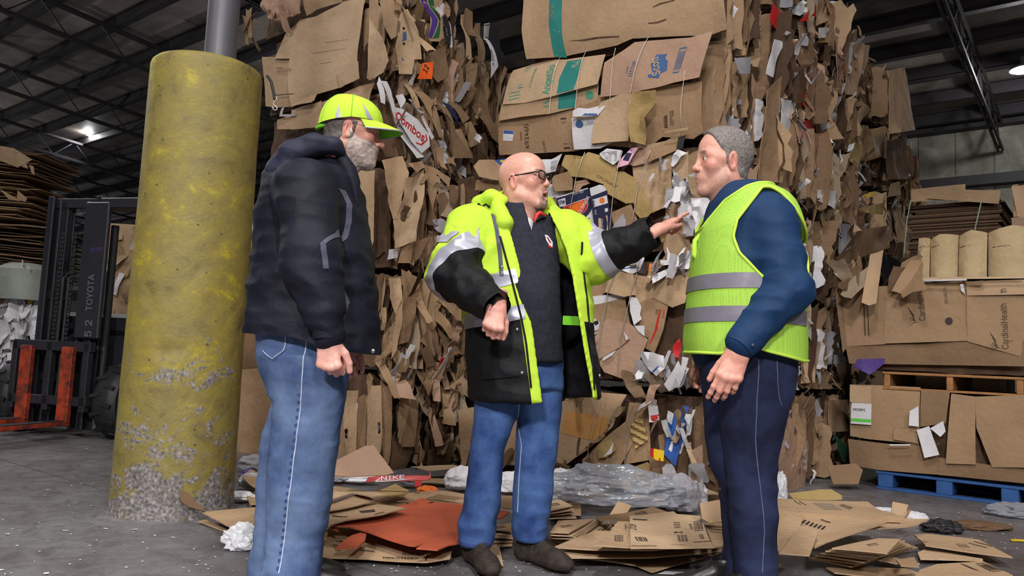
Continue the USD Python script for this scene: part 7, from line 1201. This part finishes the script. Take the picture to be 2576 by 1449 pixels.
band_on(sp_, 'zipper', sm, [(1335, 588), (1343, 620), (1350, 660)], .004, 3.34, BLACKC, .002, near=lambda v: 3.46-v[:, 1]); decal_on(sp_, 'chest_logo', sm, [(1371, 588), (1380, 590), (1392, 606), (1391, 620), (1384, 616), (1375, 604)], 3.34, TEE, .002, near=lambda v: 3.46-v[:, 1]); decal_on(sp_, 'chest_logo', sm, [(1378, 610), (1384, 616), (1391, 619), (1390, 624), (1381, 620)], 3.34, RED, .0026, near=lambda v: 3.46-v[:, 1]); decal_on(sp_, 'chest_logo', sm, [(1375, 593), (1379, 594), (1388, 608), (1384, 609)], 3.34, plain('logo_red', (150, 24, 36), .5), .003, near=lambda v: 3.46-v[:, 1])
G = Grid(nk-[.1, .12, .14], nk+[.12, .1, .1], .006); G.cone(nk+[.03, -.045, -.1], nk+[.02, -.03, -.02], .066, .056, .01); v, f = G.mesh(); part(p2, 'undershirt', (v, f), TEE, True)
part(sp_, 'collar_lining', tube([at_y(x, y, Z_) for x, y, Z_ in ((1346, 560, 3.37), (1350, 542, 3.38), (1358, 536, 3.385), (1372, 543, 3.40))], [.006, .012, .012, .005], 8), RED, True); part(sp_, 'collar_lining', tube([at_y(x, y, Z_) for x, y, Z_ in ((1348, 556, 3.36), (1362, 546, 3.37), (1373, 548, 3.39))], [.004, .008, .004], 8), BLACKC, True)
# parka
jr = rows_px([(535, 1222, 1428, 3.53, .12), (560, 1195, 1446, 3.53, .16), (600, 1180, 1462, 3.52, .19), (680, 1174, 1472, 3.5, .205), (760, 1172, 1482, 3.49, .215), (850, 1174, 1492, 3.49, .225), (950, 1182, 1502, 3.49, .23), (1030, 1190, 1508, 3.49, .235)], Y)
lo, hi = bounds(jr, .05); lo[0] -= .12; hi[0] += .42; lo[1] = 3.0; hi[2] += .1
Lc, Rc = curve_x([(1268, 520), (1278, 560), (1292, 610), (1310, 680), (1328, 760), (1342, 850), (1360, 985), (1366, 1030)], 3.3), curve_x([(1380, 520), (1392, 550), (1422, 620), (1440, 700), (1455, 800), (1472, 900), (1490, 985), (1494, 1030)], 3.36)
G = Grid(lo, hi, .0075); G.loft(jr, .03, p=2.25); G.cone(rs[0], (rs[0]+rs[1])/2, .112, .1, .04); G.cone(ls[0], ls[0]*.6+ls[1]*.4, .108, .1, .04)
D0 = G.D.copy(); G.D = np.maximum(G.D, -(G.D+.016)); PP = np.stack(np.meshgrid(*G.ax, indexing='ij'), -1); wd = np.minimum.reduce([PP[..., 0]-Lc(PP[..., 2]), Rc(PP[..., 2])-PP[..., 0], 3.5-PP[..., 1]]); G.D = np.maximum(G.D, wd).astype(np.float32)
G.D = np.maximum(G.D, PP[..., 2]-at_y(1320, 524, 3.5)[2]).astype(np.float32); G.D = np.maximum(G.D, np.where(PP[..., 0] < .5*(Lc(PP[..., 2])+Rc(PP[..., 2])), at_y(1280, 1006, 3.4)[2]+(at_y(1190, 1018, 3.5)[2]-at_y(1365, 995, 3.4)[2])*0, at_y(1500, 1000, 3.5)[2])-PP[..., 2]).astype(np.float32)
v, f = G.mesh(); v = relax(v, f, 6)
from scipy.interpolate import RegularGridInterpolator
inn = RegularGridInterpolator(G.ax, D0, bounds_error=False, fill_value=.1)(v); del PP, wd
msk = np.where(v[:, 1] < 3.5, np.clip(np.minimum(np.abs(v[:, 0]-Lc(v[:, 2])), np.abs(v[:, 0]-Rc(v[:, 2])))/.05, .02, 1), 1); v = folds(v, f, .022, (5, 5, 5), 41, msk)[0]; v = folds(v, f, .011, (13, 10, 9), 42, msk, 1)[0]
gin = inn+.0085; out_, lin_ = clip(v, f, gin), clip(v, f, -gin)
zl = curve_z([(1160, 830), (1178, 824), (1250, 815), (1320, 802), (1420, 806), (1500, 812), (1520, 812)], 3.38)
pl_R = curve_x([(1462, 640), (1476, 760), (1484, 850), (1494, 985), (1496, 1010)], 3.36); pl_L = curve_x([(1278, 560), (1310, 680), (1340, 800), (1352, 860), (1366, 985), (1370, 1010)], 3.3)
strip = lambda v: np.maximum(np.minimum(v[:, 0]-(pl_L(v[:, 2])-.042), .03), np.where(v[:, 0] > Rc(v[:, 2])-.03, .024-(v[:, 0]-Rc(v[:, 2])), -1))*(v[:, 1] < 3.5)-(v[:, 1] >= 3.5)*.1
gy = lambda v: np.maximum(v[:, 2]-zl(v[:, 0]), np.where((np.abs(v[:, 0]-Lc(v[:, 2])) < .09), .045-np.abs(v[:, 0]-Lc(v[:, 2])), np.where(np.abs(v[:, 0]-Rc(v[:, 2])) < .08, .022-np.abs(v[:, 0]-Rc(v[:, 2])), -.05))*(v[:, 1] < 3.48)-(v[:, 1] >= 3.48)*.05)
ym = clip(*out_, gy(out_[0])); bmk = clip(*out_, -gy(out_[0])); pk_ = part(p2, 'parka', ym, NEON, True, label='open neon yellow parka with black lower half and silver tape'); part(pk_, 'lower_panel', bmk, BLACKC, True, label='black lower half of the parka'); part(pk_, 'lining', lin_, LINING, True, label='black parka lining')
nearB = lambda v: np.minimum(3.5-v[:, 1], np.where(v[:, 0] < Lc(v[:, 2])-.02, 1, np.where(v[:, 0] > Rc(v[:, 2])+.02, 1, -1)))
band_on(pk_, 'reflective_band', out_, [(1165, 720), (1240, 712), (1306, 696), (1330, 690)], .066, 3.36, TAPEG, .003, horizontal=True, near=lambda v: np.minimum(nearB(v), segd(v, *rs)-.11)); band_on(pk_, 'reflective_band', out_, [(1165, 808), (1240, 802), (1306, 788), (1345, 782)], .062, 3.34, TAPEG, .003, horizontal=True, near=nearB)
band_on(pk_, 'vertical_band', out_, [(1240, 536), (1250, 580), (1258, 640), (1262, 700)], .018, 3.36, PIPING, .003, near=lambda v: 3.5-v[:, 1])
for c_, d_, Yc in ((pl_L, -.05, 3.3), (pl_R, .004, 3.36)): 
    zq = np.linspace(.78, 1.42, 26); xq = c_(zq)+d_; vt, ft = out_; front = vt[vt[:, 1] < 3.48]; from scipy.spatial import cKDTree as _T; k_ = _T(front[:, [0, 2]]); i_ = k_.query(np.c_[xq, zq])[1]; part(pk_, 'zipper', tube(np.c_[xq, front[i_, 1]-.004, zq], .0045, 6), BLACKC, True)
    for zs_ in (1.28, 1.02, .84): i_ = k_.query([[c_(zs_)+d_-.03*(1 if d_ < 0 else -1), zs_]])[1][0]; part(pk_, 'snap_button', lathe([(0, .004), (.007, .003), (.008, 0), (0, 0)], 14, front[i_]+[0, -.002, 0], (0, -1, 0)), SNAP, True)
decal_on(pk_, 'pocket_flap', bmk, [(1205, 850), (1300, 838), (1306, 945), (1215, 955)], 3.33, BLACKC, .008)
li = (lin_[0], lin_[1]); xr = at_y(1452, 800, 3.5)
part(pk_, 'lining_tab', tube([at_y(x, y, 3.42) for x, y in ((1416, 808), (1440, 803), (1462, 799))], .014, 8)*np.array(1, dtype=object) if False else box(at_y(1415, 817, 3.43), at_y(1462, 796, 3.42)+[0, .006, 0]), NEONG)
for nm, ch, side_ in (('right_sleeve', rs, 0), ('left_sleeve', ls, 1)):
    lo, hi = np.min(ch, 0)-.17, np.max(ch, 0)+.17; G = Grid(lo, hi, .007); r_ = (.104, .100, .062) if not side_ else (.104, .100, .052); G.cone(ch[0], ch[1], r_[0], r_[1], .02); G.cone(ch[1], ch[2], r_[1], r_[2], .03)
    e = ch[2]-ch[1]; e = e/np.linalg.norm(e); G.cone(ch[2]-e*.01, ch[2]+e*.12, r_[2]*.86, r_[2]*.9, .004, True); G.op(lambda P, a=ch[2], e=e: -((P-a)@e-.015), ch[2]-.1, ch[2]+.2, .004, True) if False else None
    v, f = G.mesh(); v = relax(v, f, 2); pa = along(ch[1], ch[2]); v, f = clip(v, f, np.linalg.norm(ch[2]-ch[1])+.012-pa(v)); t_ = pa(v); q0 = along(ch[0], ch[1])(v); v = folds(v, f, .024, (7, 7, 7), 51+side_)[0]; v = folds(v, f, .012, (16, 13, 16), 53+side_, oct=1)[0]
    a_, b_ = (-.045, .022) if not side_ else (.028, .082); L_ = np.linalg.norm(ch[1]-ch[0])
    s1 = part(pk_, 'sleeve', clip(v, f, a_-t_), NEON, True, label='neon upper sleeve'); c1 = clip(v, f, np.minimum(t_-a_, b_-t_)); part(s1, 'sleeve_tape', lift(c1, .002), TAPEG, True); part(s1, 'forearm', clip(v, f, t_-b_), BLACKC, True, label='black forearm of the sleeve')
    if not side_: c2 = clip(v, f, np.minimum.reduce([q0-L_*.44, L_*.66-q0, a_-.01-t_])); part(s1, 'sleeve_tape', lift(c2, .005), TAPEG, True)
hd = [([(1268, 505, 3.44), (1236, 497, 3.48), (1208, 515, 3.52), (1204, 545, 3.56), (1230, 520, 3.64), (1290, 500, 3.66), (1370, 520, 3.64), (1420, 560, 3.56)], [.022, .034, .040, .042, .05, .05, .045, .03]), ([(1252, 520, 3.42), (1270, 560, 3.36), (1280, 612, 3.40), (1292, 660, 3.48)], [.034, .030, .022, .003]), ([(1386, 530, 3.54), (1402, 556, 3.48), (1422, 595, 3.46), (1438, 655, 3.52)], [.020, .030, .026, .003]), ([(1222, 540, 3.46), (1250, 545, 3.42), (1264, 580, 3.47)], [.03, .030, .004])]
G = Grid(at_y(1170, 670, 3.3)-[0, .12, 0], at_y(1460, 470, 3.7)+[.05, .1, .05], .0065)
for ps, rr_ in hd:
    P_ = [at_y(*q) for q in ps]
    for k in range(len(P_)-1): G.cone(P_[k], P_[k+1], rr_[k], rr_[k+1], .022)
v, f = G.mesh(); v = relax(v, f, 2); v = folds(v, f, .010, (9, 9, 14), 61, oct=1)[0]; part(pk_, 'hood', (v, f), NEON, True, label='neon hood bunched behind the neck'); part(pk_, 'hood_cord', tube([at_y(x, y, 3.4) for x, y in ((1202, 512), (1212, 520), (1222, 514), (1232, 522))], .006, 6), BLACKC, True)
# jeans and boots
lr = rows_px([(960, 1196, 1318, 3.49, .11), (1015, 1196, 1312, 3.48, .105), (1080, 1190, 1288, 3.47, .1), (1139, 1185, 1265, 3.46, .095), (1222, 1177, 1258, 3.46, .09), (1284, 1166, 1253, 3.46, .088), (1325, 1153, 1243, 3.46, .088), (1352, 1156, 1238, 3.46, .086), (1364, 1158, 1236, 3.46, .084)], 3.46); rr2 = rows_px([(950, 1300, 1412, 3.53, .11), (1015, 1304, 1410, 3.53, .105), (1080, 1302, 1404, 3.54, .1), (1139, 1300, 1398, 3.54, .095), (1222, 1295, 1388, 3.54, .09), (1284, 1292, 1382, 3.54, .088), (1320, 1290, 1372, 3.54, .09), (1342, 1292, 1370, 3.54, .088), (1352, 1294, 1368, 3.54, .085)], 3.54); pr = rows_px([(880, 1222, 1414, 3.5, .15), (920, 1214, 1413, 3.5, .155), (970, 1200, 1412, 3.5, .14)], Y)
lo = np.min([bounds(r, .04)[0] for r in (lr, rr2, pr)], 0); hi = np.max([bounds(r, .04)[1] for r in (lr, rr2, pr)], 0); G = Grid(lo, hi, .0072); G.loft(lr, .012); G.loft(rr2, .012); G.loft(pr, .03); v, f = G.mesh(); v = relax(v, f, 2); low = np.clip((.38-v[:, 2])*4, 0, 1); v = folds(v, f, .011, (5, 5, 5), 71)[0]; v = folds(v, f, .009, (11, 9, 15), 72, .35+low, 1)[0]; jm = (v, f); jn = part(p2, 'jeans', jm, JEAN2, True, label='mid blue jeans')
band_on(jn, 'inner_seam', jm, [(1306, 1010), (1302, 1070), (1312, 1120), (1306, 1200), (1302, 1290)], .004, 3.45, STITCH, .0018); band_on(jn, 'hem', jm, [(1150, 1366), (1200, 1370), (1245, 1362)], .014, 3.4, STITCHD, .002, horizontal=True)
BT = [cloth('boot_brown', (58, 50, 46), .7, wr=.5, var=.35, scale=40), plain('boot_sole', (46, 43, 42), .6, var=.2), plain('boot_lace', (34, 30, 30), .7)]
for d, ak in (((.34, -.94), at_y(1197, 1352, 3.46)), ((.66, -.75), at_y(1331, 1342, 3.54))): shoe(p2, d, np.array([ak[0]-.045*d[0], ak[1]-.045*d[1], 0]), BT, L=.315, tall=.10)
# ------------------------------------------------------------------ grey haired man in the mesh vest, right
Y = 3.02; SHIRT = cloth('shirt_blue', (20, 52, 90), .7, wr=.2, var=.1); JEAN3 = denim('jeans_dark', (24, 28, 52), (44, 52, 86), 0, 1)
vest_m = mat('vest_mesh', {'g': ('geometry', {}), 'v': ('voronoi_texture', {'scale': 170., 'randomness': .15}), 'r': ('rgb_ramp', {'ramp': [(.16, np.zeros(3)), (.24, np.ones(3))]}), 'f': ('math', {'math_type': 'multiply_add', 'value2': .72, 'value3': .28}), 'd': ('principled_bsdf', {'base_color': s2l((178, 226, 84)), 'roughness': .7}), 't': ('transparent_bsdf', {}), 'tr': ('translucent_bsdf', {'color': s2l((178, 226, 84))}), 'm1': ('mix_closure', {'fac': .25}), 'm': ('mix_closure', {})},
    [('g.position', 'v.vector'), ('v.distance', 'r.fac'), ('r.color', 'f.value1'), ('f.value', 'm.fac'), ('d.BSDF', 'm1.closure1'), ('tr.BSDF', 'm1.closure2'), ('t.BSDF', 'm.closure1'), ('m1.closure', 'm.closure2')], 'm.closure')
BINDING = cloth('vest_binding', (196, 232, 84), .7, wr=.05, var=.04); VTAPE = plain('vest_tape', (122, 118, 132), .42, .2, var=.06, scale=40)
p3 = thing('person', 'tall grey haired man in neon mesh vest, dark blue shirt and dark jeans', 'person', at_z(1880, 1490)*[1, 1, 0])
o = dict(skin=(208, 154, 138), ruddy=(202, 116, 106), brow=(104, 88, 80), hair=(112, 106, 104), hair_a=.85, hairline=-.004, stubble=(150, 122, 112, .45), neck=1.12, nose=1.05, jaw=1.05)
hp, hR, hs = at_y(1820, 408, Y), frame((-.995, -.08, .0), (.03, 0, 1)), 1.04; hR = hR*np.array([[1], [1], [1.10]])
hv, hf = make_head(o); hm = place(hv, hp, hR, hs)
ls = [at_y(1936, 556, 2.86), at_y(1980, 728, 2.80), at_y(1868, 862, 2.74)]; rs = [at_y(1900, 560, 3.2), at_y(1880, 740, 3.24), at_y(1790, 895, 3.2)]
H1 = frame((-.36, -.10, -.93), (-.15, -.97, .1)); h1, f1 = hand_mesh(-1, [(.30, .35, .25), (.42, .45, .3), (.5, .5, .35), (.55, .55, .35)], (.9, .35, .30), tc=(.1, .15), spread=.05); h1 = place(h1, ls[2]+[-.012, 0, -.03], H1, 1.1)
H2 = frame((-.3, .0, -1), (0, 1, 0)); h2, f2 = hand_mesh(1, [(.5, .6, .4)]*4); h2 = place(h2, rs[2], H2, 1.0)
G = Grid((.55, 2.55, 0), (1.35, 3.45, 1.75), .016); nk = place(np.array([[-.04, 0, -.15]]), hp, hR, hs)[0]; pv = at_y(1880, 930, Y)
bm = inner_body(G, nk, pv, [ls[0], rs[0]], [ls[1:], rs[1:]], [[at_y(1880, 1180, 2.94), at_y(1895, 1440, 2.94)], [at_y(1830, 1180, 3.1), at_y(1850, 1430, 3.12)]])
tc_ = lambda v: hand_tint(v, (218, 166, 150), (208, 128, 116))
tinted(p3, [(hm, hf, head_tint(hv, None, o)), (*bm, np.tile(s2l(o['skin']), (len(bm[0]), 1))), (h1, f1, tc_(h1)), (h2, f2, tc_(h2))])
eyes(p3, hp, hR, hs, 0.); q = tuft(hv, hf, hair_g(hv, o), 0.0008+.0055*np.clip((hv[:, 2]-.03)/.07, 0, 1), .0025, 4, (130, 130, 90)); part(p3, 'hair', (place(q[0], hp, hR, hs), q[1]), cloth('short_grey_hair', (124, 117, 116), .6, weave=900, wr=1., var=.4, scale=140), True, label='short cropped grey hair')
an = np.linspace(0, 2*np.pi, 30); rp = place(np.array([[.118, 0, 0]]), hp, hR, 0)[0]
rb = place(np.stack([np.zeros(30)+.108, -(-.0100)+.0112*np.cos(an), -.008+.0112*np.sin(an)], 1)*[1, -1, 1], ls[2]+[-.012, 0, -.03], H1, 1.1); part(p3, 'ring', tube(rb, .0022, 6), SNAP, True, label='plain silver ring')
# shirt
tr = rows_px([(462, 1812, 1918, 3.02, .085), (490, 1800, 1950, 3.02, .14), (520, 1788, 1980, 3.02, .19), (560, 1778, 1994, 3.02, .215), (620, 1764, 2000, 3.02, .22), (700, 1752, 2000, 3.02, .21), (800, 1742, 1996, 3.02, .2), (880, 1745, 1990, 3.02, .19), (930, 1760, 1988, 3.02, .18)], Y)
lo, hi = bounds(tr, .06); lo[1] = 2.62; G = Grid(lo, hi, .0075); G.loft(tr, .03); G.cone(ls[0], ls[1], .094, .086, .03); G.cone(ls[1], ls[2], .086, .054, .02); G.cone(rs[0], rs[1], .09, .08, .03); G.cone(rs[1], rs[2], .078, .05, .02)
v, f = G.mesh(); v = relax(v, f, 2); d_ = segd(v, *ls); v = folds(v, f, .009, (6, 6, 8), 81)[0]; v = folds(v, f, .010, (13, 10, 15), 82, np.clip((.13-d_)*20, .1, 1)*(.6+1.2*np.exp(-((v[:, 2]-ls[1][2])/.12)**2)), 1)[0]; shm = (v, f); sh = part(p3, 'shirt', shm, SHIRT, True, label='dark blue long sleeved shirt')
e = ls[2]-ls[1]; e /= np.linalg.norm(e); part(sh, 'cuff', tube([ls[2]-e*.05, ls[2]+e*.028, ls[2]+e*.03], [.060, .055, .050], 28), SHIRT, 40); part(sh, 'button', lathe([(0, .003), (.007, .002), (.0075, 0), (0, 0)], 14, ls[2]+[.02, -.056, -.01], (.1, -1, 0)), NAVYP, True)
for a in (2.93, 3.1): part(sh, 'collar', tube([at_y(x, y, z_) for x, y, z_ in ((1902, 470, 3.0), (1870, 486, a), (1836, 498, a), (1806, 512, 3.0+.3*(a-3.02)), (1792, 520, 3.0+.2*(a-3.02)))], [.02, .026, .026, .018, .006], 12), SHIRT, True)
part(sh, 'placket', tube([at_y(x, y, 3.0) for x, y in ((1803, 520), (1790, 545), (1794, 560), (1786, 590))], [.014, .012, .014, .01], 8), SHIRT, True)
# vest
vr = rows_px([(474, 1842, 1930, 3.02, .12), (500, 1808, 1972, 3.02, .185), (540, 1782, 1996, 3.02, .215), (600, 1758, 2006, 3.02, .235), (700, 1744, 2010, 3.02, .235), (800, 1734, 2011, 3.02, .235), (860, 1729, 2011, 3.02, .235), (925, 1740, 2011, 3.02, .23)], Y)
lo, hi = bounds(vr, .05); G = Grid(lo, hi, .007); G.loft(vr, .03, off=.006); G.D = np.maximum(G.D, -(G.D+.015)); v, f = G.mesh(); v = relax(v, f, 2)
cyv = 3.02; n = normals(v, f); rad = np.stack([v[:, 0]-.97, v[:, 1]-cyv], 1); gout = (n[:, :2]*rad).sum(1); v, f = clip(v, f, gout+.0); v = folds(v, f, .007, (5, 5, 4), 91)[0]
arm = [(1916, 470), (1882, 512), (1848, 556), (1838, 598), (1850, 640), (1895, 692), (1930, 722), (2030, 770), (2060, 600), (2000, 525), (1966, 488), (1940, 470)]
zb = curve_z([(1700, 872), (1728, 872), (1745, 886), (1800, 890), (1860, 868), (1905, 884), (2008, 908), (2040, 908)], 2.9); neckz = curve_z([(1700, 640), (1748, 610), (1778, 560), (1812, 515), (1860, 484), (1892, 474), (1935, 470), (2040, 470)], 2.95)
g = np.minimum.reduce([np.where(v[:, 1] < cyv, -xzsd(v, arm, 2.84), 1), v[:, 2]-zb(v[:, 0]), neckz(v[:, 0])-v[:, 2]+.004, np.where(v[:, 1] > cyv, -xzsd(v, [(x-8, y) for x, y in arm], 3.2), 1)]); vm = clip(v, f, g); vs_ = part(p3, 'safety_vest', vm, vest_m, True, label='neon yellow mesh safety vest')
nv = lambda v: 3.1-v[:, 1]; cl = lambda v: segd(v, *ls)-.0
for pts in ([(1700, 708), (1760, 707), (1850, 709), (1945, 712), (2030, 722)], [(1700, 788), (1760, 789), (1850, 791), (1940, 796), (2030, 802)]): band_on(vs_, 'reflective_band', vm, pts, .056, 2.86, VTAPE, .003, face=.9, horizontal=True)
# bindings follow the cut edges
eb = np.sort(np.vstack([vm[1][:, [0, 1]], vm[1][:, [1, 2]], vm[1][:, [2, 0]]]), 1); uq, ct = np.unique(eb, axis=0, return_counts=True); be = uq[ct == 1]; adj = {}
for a, b in be: adj.setdefault(int(a), []).append(int(b)); adj.setdefault(int(b), []).append(int(a))
seen_ = set()
for s0 in list(adj):
    if s0 in seen_: continue
    ch = [s0]; seen_.add(s0)
    while True:
        nx = [x for x in adj[ch[-1]] if x not in seen_]
        if not nx: break
        ch.append(nx[0]); seen_.add(nx[0])
    if len(ch) > 60:
        P_ = vm[0][ch+[ch[0]]]; 
        from scipy.ndimage import gaussian_filter1d
        P_ = gaussian_filter1d(P_, 2.5, axis=0, mode='wrap')[::3]; part(vs_, 'binding', tube(np.vstack([P_, P_[:1]]), .006, 7), BINDING, True)
part(vs_, 'front_lapel', shell(*poly3([at_y(x, y, z_) for x, y, z_ in ((1745, 610, 3.0), (1772, 580, 2.9), (1800, 560, 2.84), (1776, 640, 2.86), (1752, 690, 2.96))]), np.array([0, -1., 0]), .003) if False else tube([at_y(x, y, 2.99) for x, y in ((1774, 574), (1748, 606), (1746, 640), (1760, 660))], [.004, .010, .012, .004], 8), BINDING, True)
# trousers
nr = rows_px([(880, 1775, 1994, 2.94, .12), (950, 1785, 1990, 2.94, .115), (1010, 1812, 1982, 2.94, .11), (1080, 1820, 1966, 2.94, .1), (1150, 1828, 1954, 2.94, .095), (1230, 1836, 1946, 2.94, .09), (1310, 1840, 1950, 2.94, .09), (1400, 1850, 1952, 2.94, .09), (1500, 1858, 1956, 2.94, .092)], 2.94); fr = rows_px([(880, 1768, 1930, 3.1, .115), (950, 1768, 1910, 3.1, .11), (1050, 1775, 1890, 3.1, .1), (1150, 1786, 1880, 3.1, .092), (1225, 1812, 1890, 3.1, .088), (1310, 1822, 1900, 3.1, .086), (1400, 1826, 1905, 3.1, .088), (1470, 1814, 1910, 3.1, .092)], 3.1); pr = rows_px([(860, 1770, 1990, 3.02, .175), (920, 1768, 1992, 3.02, .18), (990, 1775, 1985, 3.02, .16)], Y)
lo = np.min([bounds(r, .04)[0] for r in (nr, fr, pr)], 0); hi = np.max([bounds(r, .04)[1] for r in (nr, fr, pr)], 0); G = Grid(lo, hi, .0075); G.loft(nr, .015); G.loft(fr, .015); G.loft(pr, .03); v, f = G.mesh(); v = relax(v, f, 2); low = np.exp(-((v[:, 2]-.45)/.1)**2)+np.clip((.25-v[:, 2])*4, 0, 1); v = folds(v, f, .009, (5, 5, 5), 95)[0]; v = folds(v, f, .010, (11, 9, 14), 96, .25+low, 1)[0]; jm = (v, f); jn = part(p3, 'jeans', jm, JEAN3, True, label='dark indigo jeans')
nl = lambda v: 2.96-v[:, 1]; SEAM3 = plain('seam_indigo', (70, 78, 112), .8); band_on(jn, 'side_seam', jm, [(1902, 905), (1899, 1000), (1898, 1100), (1905, 1180), (1916, 1260), (1922, 1340), (1917, 1440)], .004, 2.85, SEAM3, .0018, near=nl); band_on(jn, 'pocket_seam', jm, [(1946, 905), (1948, 960), (1954, 1000), (1962, 1020)], .004, 2.86, SEAM3, .0018, near=nl)
for d, px_, Y_ in (((-1, -.15), (1905, 1490), 2.94), ((-1, -.1), (1850, 1476), 3.12)): shoe(p3, d, np.array([at_y(*px_, Y_)[0], Y_, 0]), SH, L=.31)
